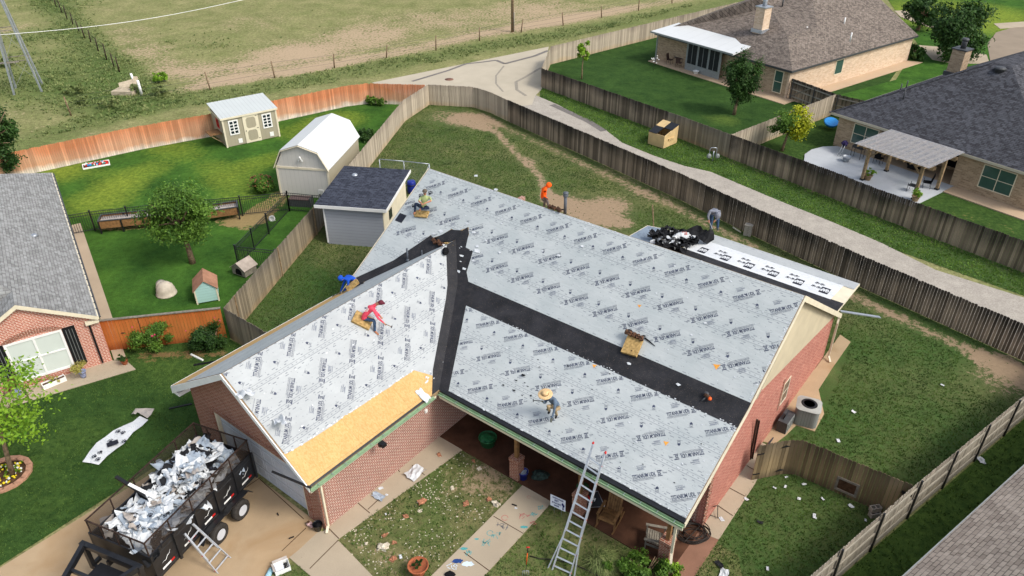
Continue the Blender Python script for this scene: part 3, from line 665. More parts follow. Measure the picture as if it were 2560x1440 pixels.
def stamp_logo():
    out = []
    def addt(tm, dx, dy): out.append(([v + Vector((dx, dy, 0)) for v in tm[0]], tm[1]))
    def addp(p): out.append(([Vector((x, y, 0)) for x, y in p], [tuple(range(len(p)))]))
    addt(T_TI, 0, 0); addp(rect(0, -.045, .80, -.03)); addt(T_SM, 0, -.10)
    addt(T_25, .86, .0); addp(rect(.85, .125, 1.01, .165)); addp(rect(.85, -.05, 1.01, -.02)); addt(T_YR, 1.03, .02)
    return out
def stamp_icon():
    out = [([Vector(p + (0,)) for p in ((-.06, 0), (.06, 0), (.06, .07), (0, .13), (-.06, .07))], [(0, 1, 2, 3, 4)])]
    for r in (rect(-.06, -.12, -.048, 0), rect(.048, -.12, .06, 0), rect(-.06, -.12, .06, -.11), rect(-.02, -.09, .02, -.05), rect(-.16, -.135, .1, -.128)): out.append(([Vector(p + (0,)) for p in r], [(0, 1, 2, 3)]))
    return out
def stamp_block():
    out = [([Vector(p + (0,)) for p in r], [(0, 1, 2, 3)]) for r in (rect(0, .10, .26, .118), rect(0, -.045, .26, -.03))]
    out.append(([v + Vector((.02, .02, 0)) for v in T_RF[0]], T_RF[1])); out.append(([Vector(p + (0,)) for p in rect(.03, -.02, .23, .005)], [(0, 1, 2, 3)]))
    return out
LOGO, ICON, BLOCK = stamp_logo(), stamp_icon(), stamp_block()
def paw():
    out = []
    def disc(cx, cy, rx, ry, n=9): out.append(([Vector((cx + rx * math.cos(6.283 * i / n), cy + ry * math.sin(6.283 * i / n), 0)) for i in range(n)], [tuple(range(n))]))
    disc(0, 0, .055, .05); disc(-.075, .05, .022, .03); disc(-.03, .09, .022, .032); disc(.03, .09, .022, .032); disc(.075, .05, .022, .03); return out
PAW = paw()
class Plane:
    "slope frame: origin, unit axes a (along the eave) and s (up the slope)"
    def __init__(s, o, a, u): s.o = Vector(o); s.a = Vector(a).normalized(); s.u = Vector(u).normalized(); s.n = s.a.cross(s.u)
    def pt(s, x, y, z=0.0): return s.o + s.a * x + s.u * y + s.n * z
def inside(p, poly):
    c = False; j = len(poly) - 1
    for i in range(len(poly)):
        a, b = poly[i], poly[j]
        if (a[1] > p[1]) != (b[1] > p[1]) and p[0] < (b[0] - a[0]) * (p[1] - a[1]) / (b[1] - a[1] + 1e-12) + a[0]: c = not c
        j = i
    return c
def stamp(mb, pl, st, x, y, ang, poly, m=1, dz=.011, sc_=1.0, flip=1):
    ca, sa = math.cos(ang), math.sin(ang)
    for vs, fs in st:
        q = [(x + (v.x * ca - v.y * flip * sa) * sc_, y + (v.x * sa + v.y * flip * ca) * sc_) for v in vs]
        for f in fs:
            pp = [q[i] for i in f]
            if all(inside(p, poly) for p in pp): mb.poly([pl.pt(px_, py_, dz) for px_, py_ in pp], m, .5)
def extras(m, pl, x, y, flipped, ang, poly):
    if flipped: stamp(m, pl, BLOCK, x - .08 + .1, y - .49 + .12, ang + math.pi, poly, 2); stamp(m, pl, ICON, x + .60, y - .15, ang + math.pi - .2, poly, 1, .011, .82)
    else: stamp(m, pl, BLOCK, x + .05 - .1, y + .48 - .1, ang, poly, 2); stamp(m, pl, ICON, x + .88, y + .10, ang - .2, poly, 1, .011, .82)
def ragged(p, q, n, amp):
    p = Vector(p); q = Vector(q); r = []
    for i in range(n + 1):
        t = i / n; r.append(p.lerp(q, t) + Vector((0, (rnd() - .5) * amp if 0 < i < n else 0, 0)))
    return r
sA = Plane((0, 0, EZ), (1, 0, 0), (0, BY, BZ - EZ)); sB = Plane((0, BY, BZ), (1, 0, 0), (0, RY - BY, RZ - BZ))
LA = math.hypot(BY, BZ - EZ); LB = math.hypot(RY - BY, RZ - BZ)
sW = Plane((WR, 0, EZ), (0, 1, 0), (WX - WR, 0, WZ - EZ)); LW = math.hypot(WX - WR, WZ - EZ)      # x grows to the rear
sWl = Plane((WL, 0, WLZ), (0, -1, 0), (WX - WL, 0, WZ - WLZ)); LWl = math.hypot(WX - WL, WZ - WLZ)
R40 = math.radians(39.5)
# lower front slope; polygon in plane coordinates
xk = vK[0]
def xva(s_): return WR + (xk - WR) * s_ / LA
polyA = [(-10.85 + .55, .07), (-.02, .07), (-.02, 3.84)] + [(-11.0 + (10.98) * (1 - t) * 1, 3.84 + U(-.03, .03)) for t in [i / 18 for i in range(18)]][0:0] + [(xva(3.84) + .62, 3.84)]
polyA = [(xva(0) + .38, .16), (-.03, .16), (-.03, 3.84)] + [(-.03 - (10.6 + .3) * i / 22, 3.84 + U(-.035, .035)) for i in range(1, 22)] + [(xva(3.84) + .60, 3.84)]
def layer(mb, pl, poly, m=0, dz=.008): mb.poly([pl.pt(x, y, dz) for x, y in poly], m)
m = MB(HM); layer(m, sA, polyA)
for r_, (y0, fl_) in enumerate([(.50, 0), (1.97 + .02, 1), (3.09, 0)]):
    for i in range(-1, 10):
        if r_ == 0: stamp(m, sA, LOGO, -6.56 + 1.46 * (i - 4), y0 - .02, R40, polyA)
        elif r_ == 1: stamp(m, sA, LOGO, -6.50 + 1.455 * (i - 4) + .07, 2.53, R40 + math.pi, polyA)
        else: stamp(m, sA, LOGO, -6.67 + 1.46 * (i - 4), 3.09, R40, polyA)
        bx = -6.9 + 1.46 * (i - 4)
        extras(m, sA, [-6.56, -6.43, -6.67][r_] + 1.46 * (i - 4), [.48, 2.53, 3.09][r_], r_ == 1, R40, polyA)
part('underlayment', m, [M_felt, M_print, M_printp], 'grey printed underlayment over the porch slope')
# upper front slope
def xvb(s_):  # valley x on upper plane, right of wing ridge
    t = s_ / (math.hypot(vT[1] - BY, vT[2] - BZ)); return xk + (WX - xk) * t
sT = math.hypot(vT[1] - BY, vT[2] - BZ); sLb = (vLb[1] - BY) / math.cos(math.atan(k2))
def xvl(s_): return WX + (RX - WX) * (sT - s_) / (sT - sLb)
polyB = [(xvb(.22) + .52, .22)] + [(-10.4 + 10.37 * i / 22, .22 + (U(-.03, .03) if i < 22 else 0)) for i in range(1, 23)] + [(-.03, LB - .02), (RX + .03, LB - .02), (RX + .03, xvl and sLb + .62), (-17.0, sT - (sT - sLb) * (2.34 / 3.83) + .60), (-16.0, 1.62), (-15.9, 1.45), (-15.5, 1.78), (-15.2, 2.25), (-14.9, 2.2), (-14.45, 2.62), (-14.2, 2.30), (-14.0, 1.62), (-13.62, 1.60), (-13.45, .6)]
polyB[0] = (-13.38, .22)
m = MB(HM); layer(m, sB, polyB)
for r_ in range(3):
    for i in range(-3, 12):
        bx = -13.05 + 1.44 * i
        if r_ == 0: stamp(m, sB, LOGO, -12.22 + .62 + 1.36 * i - 1.36, 1.20 + .5, R40 + math.pi, polyB)
        elif r_ == 1: stamp(m, sB, LOGO, -13.03 + .62 + 1.41 * i - 1.41, 2.45 + .5, R40 + math.pi, polyB)
        else: stamp(m, sB, LOGO, -13.6 + 1.42 * i - 2.84, 3.64, R40, polyB)
        extras(m, sB, [-12.22 + .62 + 1.36 * i - 1.36, -13.03 + .62 + 1.41 * i - 1.41, -13.6 + 1.42 * i - 2.84][r_], [1.7, 2.95, 3.64][r_], r_ < 2, R40, polyB)
part('underlayment', m, [M_felt, M_print, M_printp], 'grey printed underlayment on the upper front slope')
# wing right slope; polygon x = -y_local
polyW = [(WY + .05, 1.40)] + [(WY + .05 + (6.0) * i / 14, 1.36 - .14 * i / 14 + U(-.03, .03)) for i in range(1, 15)] + [(-.30, 1.22), (.1, .75), (.35, .42)]
def wv(s_):   # y of the valley on the wing slope at slope distance s_
    z = EZ + s_ * (WZ - EZ) / LW
    return (z - EZ) / k1 if z < BZ else BY + (z - BZ) / k2
polyW += [(wv(s_) - .62, s_) for s_ in (1.4, 2.3, 2.95, 3.4, 4.2, 4.7)] + [(wv(4.9) - .5, LW - .01), (WY + .05, LW - .01)]
m = MB(HM); layer(m, sW, polyW)
aW = math.radians(180 - 135)
for r_ in range(3):
    for i in range(-4, 8):
        if r_ == 0: stamp(m, sW, LOGO, -5.45 + 1.46 * i + 0, 4.22, math.radians(45), polyW)
        elif r_ == 1: stamp(m, sW, LOGO, -5.06 + .6 + 1.46 * i, 2.97 + .58, math.radians(45) + math.pi, polyW)
        else: stamp(m, sW, LOGO, -4.64 + 1.46 * i, 1.66, math.radians(45), polyW)
        bx = -5.9 + 1.46 * i
        extras(m, sW, [-5.45 + 1.46 * i, -4.46 + 1.46 * i, -4.64 + 1.46 * i][r_], [4.22, 3.55, 1.66][r_], r_ == 1, math.radians(45), polyW)
part('underlayment', m, [M_felt2, M_print, M_printp], 'pale printed underlayment on the garage slope')
m = MB(HM); layer(m, sWl, [(-4.6, 1.5), (6.33, 1.5), (6.33, LWl - .01), (-5.6, LWl - .01)]); part('underlayment', m, [M_felt, M_print], 'underlayment strip on the hidden garage slope')
m = MB(HM); layer(m, sWl, [(-3.4, .0), (6.38, .0), (6.38, 1.55), (-3.4, 1.55)], 0, .004)
layer(m, sW, [(WY - .0, .02), (.1, .02), (.55, .95), (.6, 1.30), (WY - .0, 1.46)], 0, .003); part('sheathing', m, M_osb, 'bare golden board sheathing by the garage eave')
# black membrane: valleys and pitch break
m = MB(HM)
def strip(pl, poly, dz=.009): m.poly([pl.pt(x, y, dz) for x, y in poly])
strip(sA, [(xva(3.80) + .4, 3.80), (-.01, 3.80), (-.01, LA), (xk, LA)], .010); strip(sB, [(xk, 0), (-.01, 0), (-.01, .25), (xvb(.25) + .3, .25)], .010)
strip(sA, [(xva(.02), .02), (xva(0) + .46, .02), (xva(LA) + .68, LA), (xk, LA)], .0125)
strip(sB, [(xk, 0), (xk + .68, 0), (xvb(.7) + .62, .62), (-13.5, 1.62), (-13.95, 1.66), (-14.25, 2.36), (-14.5, 2.60), (WX, 2.3), (WX, sT)], .0125)
strip(sB, [(WX, sT), (WX, 2.35), (-15.2, 2.2), (-15.45, 1.85), (-15.75, 1.5), (-16.0, 1.58), (-17.0, sT - (sT - sLb) * (2.34 / 3.83) + .66), (RX, sLb + .68), (RX, sLb)], .0125)
# the membrane's leg on the wing's own slopes
pw = [(wv(s_) , s_) for s_ in (0.02, .8, 1.6, 2.4, 3.2, 4.0, 4.6, LW)]
strip(sW, pw + [(wv(LW) - .6, LW)] + [(wv(s_) - .66, s_) for s_ in (4.7, 4.0, 3.4, 2.9, 2.2, 1.5, .8)] + [(-.38, .02)], .0125)
part('waterproof_membrane', m, M_memb, 'black membrane strips along valleys and pitch break')
# rear: low porch roof under white sheets
m = MB(HM); m.prism([(-8.6, 15.2, 2.55), (-.15, 15.2, 2.55), (-.15, 18.75, 2.32), (-8.7, 19.1, 2.30)], (0, 0, .10)); m.prism([(-11.5, 15.2, 2.42), (-8.6, 15.2, 2.42), (-8.6, 18.6, 2.25), (-11.4, 17.9, 2.25)], (0, 0, .09)); part('rear_porch_roof', m, M_trim)
sR = Plane((0, 15.2, 2.65), (1, 0, 0), (0, 3.5, -.235))
m = MB(HM); layer(m, sR, [(-8.45, 1.15), (-.75, .95), (-.7, 2.75), (-8.6, 2.85)], 0, .032)
sRf = Plane((0, 15.2, 2.65), (1, 0, 0), (0, 3.5, -.235))
pR = [(-8.6, .9), (-.7, .9), (-.7, 2.8), (-8.6, 2.9)]
GAF = norm(textmesh('GAF', .40, .80, .03)); GW = max(v.x for v in GAF[0])
for i in range(6):
    x = -7.75 + 1.26 * i
    m.poly([sR.pt(a, b, .036) for a, b in rect(x, 1.30, x + .42, 1.95)], 1, .5)
    for f in GAF[1]: m.poly([sR.pt(x + .40 - GAF[0][j].x * .38 / GW, 1.77 - GAF[0][j].y, .041) for j in f], 0, .5)
    for dx, dy in ((.93, 1.78), (1.18, 1.78), (.98, 2.2), (1.22, 2.2)):
        stamp(m, sR, PAW, x + dx - .05, dy, math.pi + .4, pR, 1, .037, 1.3)
part('roofing_sheet', m, [M_feltw, M_printw], 'white underlayment sheet with black paw prints and lettered squares')
m = MB(HM); layer(m, sR, [(-8.6, 0), (-.16, 0), (-.16, 1.0), (-.9, 1.0), (-1.6, 1.18), (-2.3, 1.1), (-4, 1.2), (-6, 1.12), (-8.5, 1.22)], 0, .029); part('waterproof_membrane', m, M_memb, 'black membrane behind the main ridge')
m = MB(HM); layer(m, sR, [(-8.6, 2.8), (-.2, 2.72), (-.17, 3.52), (-8.68, 3.86)], 0, .026)
m.poly([(-11.45, 15.3, 2.515), (-8.6, 15.3, 2.515), (-8.6, 18.5, 2.355), (-11.35, 17.85, 2.355)], 1)
part('underlayment', m, [M_felt2, M_feltb], 'underlayment at the rear porch eave')
# ---- walls ----
m = MB(HM)
# right gable wall
gx = -.23
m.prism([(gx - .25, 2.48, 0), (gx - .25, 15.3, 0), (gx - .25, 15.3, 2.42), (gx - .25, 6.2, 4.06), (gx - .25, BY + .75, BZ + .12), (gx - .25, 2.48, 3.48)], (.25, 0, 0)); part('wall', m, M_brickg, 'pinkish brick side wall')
m = MB(HM); m.prism([(gx - .2, 15.3, 2.42), (gx - .2, 15.25, 2.48), (gx - .2, RY, RZ - .2), (gx - .2, BY + .75, BZ + .16), (gx - .2, 6.2, 4.06)], (.235, 0, 0)); part('gable_siding', m, M_siding, 'cream boarded upper part of the side wall')
m = MB(HM); m.prism([(gx - .22, .3, 2.40), (gx - .22, 2.48, 2.40), (gx - .22, 2.48, 3.55), (gx - .22, .3, 2.62)], (.24, 0, 0)); part('gable_siding', m, M_trim, 'cream board closing the porch end')
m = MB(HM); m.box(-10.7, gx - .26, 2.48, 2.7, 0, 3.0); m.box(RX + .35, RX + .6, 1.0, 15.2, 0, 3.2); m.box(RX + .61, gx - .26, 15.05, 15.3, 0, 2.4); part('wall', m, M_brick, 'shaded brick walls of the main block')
m = MB(HM)
# quoin column at brick corner
for i in range(20): m.box(gx - .03, gx + (.012 if i % 2 else .03), 2.46, 2.72, i * .16, i * .16 + .12)
part('brick_corner', m, M_brickf)
# wing
wr, wl, wf = WR - .26, WL + .42, WY + .49
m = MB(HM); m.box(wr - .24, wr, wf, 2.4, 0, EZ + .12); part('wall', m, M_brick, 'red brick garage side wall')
gd0, gd1, gdh = -17.05, -11.75, 2.28
m = MB(HM)
m.prism([(wl, wf, 0), (gd0, wf, 0), (gd0, wf, gdh), (gd1, wf, gdh), (gd1, wf, 0), (wr - .001, wf, 0), (wr - .001, wf, zw(wr) - .2), (WX, wf, WZ - .22), (wl, wf, zw(wl) - .2)][::-1], (0, .24, 0)); part('wall', m, M_brickf, 'mottled brick gable wall over the garage door')
m = MB(HM); m.box(wl, wl + .24, wf + .25, 1.5, 0, 2.85); part('wall', m, M_brickf, 'far side wall of the garage')
m = MB(HM)
for i in range(25): m.box(gd0 - .22 - (.02 if i % 2 else 0), gd0 - .005, wf - .03, wf + .1, i * .092, i * .092 + .07); m.box(gd1 + .005, gd1 + .22 + (.02 if i % 2 else 0), wf - .03, wf + .1, i * .092, i * .092 + .07)
for i in range(58): m.box(gd0 + i * .0925, gd0 + i * .0925 + .07, wf - .03, wf + .1, gdh + .003, gdh + .22)
part('brick_surround', m, M_brickf)
m = MB(HM); m.box(wr - .22, wr + .015, wf - .02, wf + .2, 0, 2.5); 
for i in range(30): m.box(wr - .1, wr + (.03 if i % 2 else .018), wf - .035, wf + .12, i * .084, i * .084 + .065)
part('brick_corner', m, M_brickf)
m = MB(HM); m.box(gd0, gd1, wf + .16, wf + .2, 0.02, gdh)
for r_ in range(4):
    for c_ in range(8):
        x = gd0 + .1 + c_ * (gd1 - gd0 - .1) / 8; z = .08 + r_ * gdh / 4; w_ = (gd1 - gd0) / 8 - .12
        for a in ((x, z, x + w_, z + .03), (x, z + .40, x + w_, z + .43), (x, z + .03, x + .03, z + .40), (x + w_ - .03, z + .03, x + w_, z + .40)): m.box(a[0], a[2], wf + .145, wf + .16, a[1], a[3])
gdo = part('garage_door', m, M_gdoor)
m = MB(HM)
for r_ in range(1, 4): m.box(gd0, gd1, wf + .1585, wf + .17, r_ * gdh / 4 - .006, r_ * gdh / 4 + .006)
sub('panel_seam', m, M_grey, gdo)
m = MB(HM); m.box(gd0, gd0 + .12, wf + .02, wf + .15, 0, gdh); m.box(gd1 - .12, gd1, wf + .02, wf + .15, 0, gdh); m.box(gd0 + .12, gd1 - .12, wf + .02, wf + .15, gdh - .12, gdh); part('door_frame', m, M_trim)
m = MB(HM)
vy = wf - .03
for k_ in range(13):
    a = math.pi * (.08 + .84 * k_ / 12)
m.prism([(WX - .02 + .35, vy, 3.55), (WX - .02 + .95, vy, 3.3), (WX + .95, vy, 3.9), (WX + .4, vy, 4.1)], (0, .05, 0)); part('gable_vent', m, M_dkgrey)
# fascia, rake boards, gutters
m = MB(HM)
def rake(a, b, d=.20, w_=.035, off=0): m.prism([Vector(a) + Vector((off, 0, -d)), Vector(b) + Vector((off, 0, -d)), Vector(b) + Vector((off, 0, 0.0)), Vector(a) + Vector((off, 0, 0.0))], (w_, 0, 0))
rake((0, 0, EZ), (0, BY, BZ)); rake((0, BY, BZ), (0, RY, RZ)); rake((0, RY, RZ), (0, RE, REZ), .26)
part('rake_board', m, M_trim); m = MB(HM); rake((RX - .04, RY, RZ), (RX - .04, vLb[1], vLb[2])); rake((RX - .04, RY, RZ), (RX - .04, RE, REZ))
part('rake_board', m, M_trim)
m = MB(HM)
m.prism([(WR, WY - .04, EZ - .2), (WR, WY - .04, EZ), (WX, WY - .04, WZ), (WX, WY - .04, WZ - .24)], (0, .035, 0)); m.prism([(WX, WY - .04, WZ - .24), (WX, WY - .04, WZ), (WL, WY - .04, WLZ), (WL, WY - .04, WLZ - .34)], (0, .035, 0))
m.prism([(WL, WY, WLZ - .34), (WL, WY, WLZ - .18), (wl, WY, WLZ - .18), (wl, WY, WLZ - .34)], (0, .5, 0))
m.box(WL - .03, WL, WY, vLb[1], WLZ - .3, WLZ); part('rake_board', m, M_white)
m = MB(HM)
for (x0, x1, y0, y1, z) in ((WR + .16, 0, -.02, .30, EZ - .2), (wr + .01, WR, WY, -.02, EZ - .19), (gx + .02, 0, 2.5, 15.2, 9)):
    if z < 5: m.box(x0, x1, y0, y1, z, z + .03)
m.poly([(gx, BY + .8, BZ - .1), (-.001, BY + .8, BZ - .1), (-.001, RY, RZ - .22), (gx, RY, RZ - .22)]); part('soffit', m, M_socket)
gm = MB(HM); y_, z_ = -.15, EZ - .02
def gutter(a, b, out, mt_lip=1):
    a = Vector(a); b = Vector(b); o_ = Vector(out)
    prof = [(0, -.02), (0, -.13), (.10, -.13), (.13, -.03), (.115, -.03), (.09, -.115), (.012, -.115), (.012, -.02)]
    P_ = lambda p, q: p + o_ * q[0] + Vector((0, 0, q[1]))
    for i in range(len(prof)):
        j = (i + 1) % len(prof); gm.poly([P_(a, prof[i]), P_(b, prof[i]), P_(b, prof[j]), P_(a, prof[j])], 0)
    gm.poly([P_(a, q) for q in prof], 0); gm.poly([P_(b, q) for q in prof][::-1], 0)
    n_ = int((b - a).length / .6)
    for i in range(n_):
        c_ = a.lerp(b, (i + .5) / n_); gm.beam(c_ + Vector((0, 0, -.015)), c_ + o_ * .13 + Vector((0, 0, -.02)), .02, .01, 1)
gutter((WR + .05, -.035, EZ), (.01, -.035, EZ), (0, -1, 0)); gutter((WR + .035, WY, EZ), (WR + .035, -.35, EZ), (1, 0, 0))
part('gutter', gm, [M_gutter, M_galv])
m = MB(HM); m.box(WR + .1, 0, -.03, .12, EZ - .005, EZ + .06); m.poly([sA.pt(x, y, .014) for x, y in ((xva(0) + .4, 0), (-.03, 0), (-.03, .17), (xva(0) + .4, .17))]); m.poly([sW.pt(x, y, .012) for x, y in ((WY, -.01), (-.5, -.01), (-.5, .07), (WY, .07))])
part('drip_edge', m, M_blackpl)
m = MB(HM); m.box(WR + .09, 0, -.10, -.035, EZ - .27, EZ - .15); m.box(WR - .02, WR + .035, WY, -.2, EZ - .25, EZ - .14); part('fascia', m, M_trim)
def downspout(pts): mm = MB(HM); [mm.beam(a, b, .085, .065, 0, .5) for a, b in zip(pts[:-1], pts[1:])]; return part('downspout', mm, M_trim)
downspout([(WR + .05, WY + .35, EZ - .14), (wr + .06, WY + .55, 2.25), (wr + .06, WY + .55, .2), (wr + .2, WY + .35, .08)])
downspout([(-.15, -.05, EZ - .15), (-.3, .12, 2.2), (-.3, .12, .95), (-.2, -.05, .6), (-.2, -.05, .1)])
downspout([(-.05, 15.45, 2.35), (.0, 15.2, 2.1), (.0, 15.2, .25), (.18, 15.0, .08)])
m = MB(HM); m.box(-10.7, -.1, .1, .28, 2.3, 2.52); part('porch_beam', m, M_woodb)
for i, (cx, cy) in enumerate(((-7.0, .33), (-4.1, .33), (-.62, .45))):
    m = MB(HM); m.box(cx - .2, cx + .2, cy - .2, cy + .2, 0, 1.05); m.box(cx - .22, cx + .22, cy - .22, cy + .22, .96, 1.1)
    pc = part('porch_pier', m, M_brickf)
    m = MB(HM); m.box(cx - .07, cx + .07, cy - .07, cy + .07, 1.1, 2.35); sub('post', m, M_woodb, pc)
m = MB(HM); m.box(-10.85, gx, .12, 2.48, 0, .06); part('porch_floor', m, M_porch)
for (x, y, r_, h_) in ((-16.3, 0.05, .045, .62), (-15.78, .55, .022, .25)):
    p0 = sB.pt(x, y); m = MB(HM); m.tube([p0, p0 + Vector((0, 0, h_))], r_, 10); m.lathe(p0, [(r_ * 2.2, -.02), (r_ * 1.1, .08)], 10); part('vent_pipe', m, M_pvc)
p0 = L(-11.9, 8.9); m = MB(HM); q = Vector((-10.85, 8.75, zup(8.2) - .35)); m.tube([q, q + Vector((0, 0, .98))], .07, 12); m.lathe(q + Vector((0, 0, .86)), [(.075, 0), (.115, .02), (.115, .1), (.09, .13), (.12, .15), (.12, .2), (.02, .24)], 12); part('vent_pipe', m, M_pvc, 'tall grey capped flue behind the ridge')
# window and vent on the right wall, conduit, flood light, gate post
m = MB(HM); m.box(gx - .02, gx + .004, 9.35, 9.95, 1.15, 2.2); wi = part('window', m, M_glass)
m = MB(HM)
for a in ((9.29, 9.35, 1.09, 2.26), (9.95, 10.01, 1.09, 2.26)): m.box(gx, gx + .016, a[0], a[1], a[2], a[3])
m.box(gx, gx + .016, 9.35, 9.95, 2.2, 2.26); m.box(gx, gx + .016, 9.35, 9.95, 1.09, 1.15); m.box(gx + .004, gx + .012, 9.35, 9.95, 1.65, 1.68); sub('frame', m, M_trim, wi)
m = MB(HM)
for i in range(22): m.box(gx, gx + .028, 9.04, 9.2, 1.0 + i * .075, 1.05 + i * .075)
part('brick_corner', m, M_brickf)
m = MB(HM); m.box(-10.45, -10.33, -3.42, -3.2, EZ - .28, EZ - .12); m.box(-10.329, -10.22, -3.4, -3.2, EZ - .27, EZ - .13); part('flood_light', m, M_blackpl)
m = MB(HM); m.box(wr, wr + .07, -.62, -.5, 1.85, 2.0); part('wall_fixture', m, M_white)
# loose drip edge pole sticking out from the garage eave corner
m = MB(HM); m.beam((-12.0, WY - .42, EZ + .22), (WR + .05, WY + .02, EZ + .02), .07, .05, 0, .4); part('drip_edge', m, M_blackpl, 'loose black metal edge past the garage corner')
# ================= FENCES =================
def fence(name, pts, label, mt, h=1.83, pside=0, pmat=None, every=2.4, group=None, rails=True, gates=(), dog=True, postw=.06, posth=0.0, jit=.02, miss=(), lowcap=False, cat='fence'):
    "pside +1: posts and rails stand to the left of the run, -1: to the right"
    root = thing(name, label, cat, pts[0], group)
    m = MB(); rl = MB(); posts = []
    run = 0.0; nextp = 0.3
    for a, b in zip(pts[:-1], pts[1:]):
        d = b - a; ln = d.length; ux = d / ln; nn = Vector((-ux.y, ux.x, 0)); n = max(1, int(ln / .145)); stp = ln / n
        for i in range(n):
            p = a + ux * (i * stp); w_ = stp - .012; hh = h + U(-jit, jit) - (U(.0, .05) if rnd() < .08 else 0)
            q = nn * U(-.006, .006); z0 = .03; e = .03
            top = [(0, hh - e), (e, hh), (w_ - e, hh), (w_, hh - e)] if dog else [(0, hh), (w_, hh)]
            prof = [(0, z0), (w_, z0)] + top[::-1]
            m.M = Matrix.Translation(p + q); tt = rnd() if rnd() > .12 else rnd() * .3
            m.prism([ux * x + Vector((0, 0, z)) - nn * .009 for x, z in prof], nn * .018, 0, tt)
        if rails and pside:
            for z in (.32, h / 2 + .02, h - .28): rl.beam(a + nn * pside * .035 + Vector((0, 0, z)), b + nn * pside * .035 + Vector((0, 0, z)), .04, .09)
        if every:
            while nextp < run + ln:
                p = a + ux * (nextp - run) + nn * (pside * .085 if pside else .03); posts.append((p, ux)); nextp += every
        run += ln
    m.M = Matrix()
    m.build('pickets', mt, root)
    if rl.f: rl.build('rails', M_railp, root)
    for p, ux in posts:
        pm = MB(FM(p, math.atan2(ux.y, ux.x))); pm.box(-postw / 2, postw / 2, -.03, .03, 0, h + posth, 0, rnd()); pm.build('post', pmat or M_woodg, root)
    return root
fence('wooden_fence', F_near[:4], 'pale bleached corner section of fence between the bare yard and the concrete alley', M_flight, every=0)
fence('wooden_fence', F_near[3:], 'long black-weathered picket fence between the bare back yard and the gravel alley', M_fdark, every=6.1, pmat=M_woodg, pside=0)
fence('wooden_fence', F_left[:4], 'pale silver fence running from the corner down behind the white barn and grey shed', M_flight, every=0)
fence('wooden_fence', F_left[3:], 'brown-grey fence from the grey shed down past the two small doghouses', M_fgrey, every=4.9, pmat=M_wood, pside=0)
fence('wooden_fence', F_stub, 'short dark grey picket fence joining the garage side to the corner by the doghouses', M_fgrey, every=0)
oo = fence('wooden_fence', F_oran, 'orange-brown gate and fence with a flat cap behind the two rose bushes', M_forange2, h=1.75, every=0, dog=False, jit=0)
m = MB(); a, b = F_oran; m.beam(a + Vector((0, 0, 1.79)), b + Vector((0, 0, 1.79)), .14, .04); m.build('cap_rail', M_woodg, oo)
m = MB(); dd = (b - a).normalized(); nn = Vector((-dd.y, dd.x, 0)); p = a + dd * 1.0 - nn * .03; m.beam(p + Vector((0, 0, .98)), p + dd * .16 + Vector((0, 0, .98)), .03, .03)
for t_ in (.04, 1.9): m.beam(a + dd * t_ - nn * .02 + Vector((0, 0, .1)), a + dd * t_ - nn * .02 + Vector((0, 0, 1.7)), .02, .01)
m.build('gate_latch', M_blkmetal, oo)
fence('wooden_fence', F_back, 'long orange-stained picket fence bleached pale at its foot along the pasture', M_forange, every=0)
fq = F_far[0].lerp(F_far[1], .93)
fence('wooden_fence', [F_far[0], fq], 'dark weathered fence between the alley and the lawn with the white patio roof', M_fdark, every=0)
fence('wooden_fence', [fq, F_far[1], F_far[2]], 'pale newer fence section above the gas meters', M_fgrey, every=0)
fence('wooden_fence', F_far[2:], 'black-weathered fence between the alley and the pale patio with the pergola', M_fdark, every=7.3, pmat=M_wood)
fence('wooden_fence', F_farl, 'pale silver picket fence behind the lawn with the white patio roof', M_flight, every=9.0, pmat=M_woodg)
fence('wooden_fence', F_div, 'pale picket fence dividing the two far back yards beside the yellow-green tree', M_flight, every=0)
g2 = fence('wooden_fence', F_gate2, 'dark wooden fence with a framed and braced gate beside the tan brick house', M_fdark, every=2.45, pside=-1, pmat=M_dkgrey)
a, b = F_gate2[0], F_gate2[1]; dd = (b - a).normalized(); nn = Vector((dd.y, -dd.x, 0))
m = MB(); m.beam(a + dd * .2 + nn * .06 + Vector((0, 0, .25)), a + dd * 2.2 + nn * .06 + Vector((0, 0, 1.5)), .09, .04, up=nn); m.build('gate_brace', M_woodg, g2)
brf = fence('wooden_fence', F_br, 'grey picket fence showing its rails and dark steel posts at the lower right', M_fbr, pside=-1, every=2.43, pmat=M_blkmetal, postw=.07, posth=.12)
m = MB()
for a, b in zip(F_br[:-1], F_br[1:]): d_ = (b - a).normalized(); n_ = Vector((d_.y, -d_.x, 0)) * .03; m.beam(a + n_ + Vector((0, 0, .14)), b + n_ + Vector((0, 0, .14)), .03, .2)
m.build('kick_board', M_railp, brf)
gt = fence('wooden_fence', F_gate, 'brown picket gate and fence with a small dog-door frame beside the house wall', M_fgate, every=0)
a, b = F_gate[0], F_gate[1]; dd = (b - a).normalized(); nn = Vector((dd.y, -dd.x, 0))
m = MB()
for x, z, l_ in ((.0, .35, .28), (.0, 1.4, .28)): m.beam(a + dd * x + nn * .02 + Vector((0, 0, z)), a + dd * (x + l_) + nn * .02 + Vector((0, 0, z)), .03, .05, up=nn)
for x, z in ((1.15, .25), (1.15, 1.5)): m.prism([a + dd * (x - .2) + nn * .02 + Vector((0, 0, z)), a + dd * (x + .25) + nn * .02 + Vector((0, 0, z)), a + dd * (x + .02) + nn * .02 + Vector((0, 0, z + .1))], nn * .01)
m.build('gate_hinge', M_blkmetal, gt)
a, b = F_gate[2], F_gate[3]; dd = (b - a).normalized(); nn = Vector((dd.y, -dd.x, 0)); m = MB()
def fp(x, z, o_=.03): return a + dd * x + nn * o_ + Vector((0, 0, z))
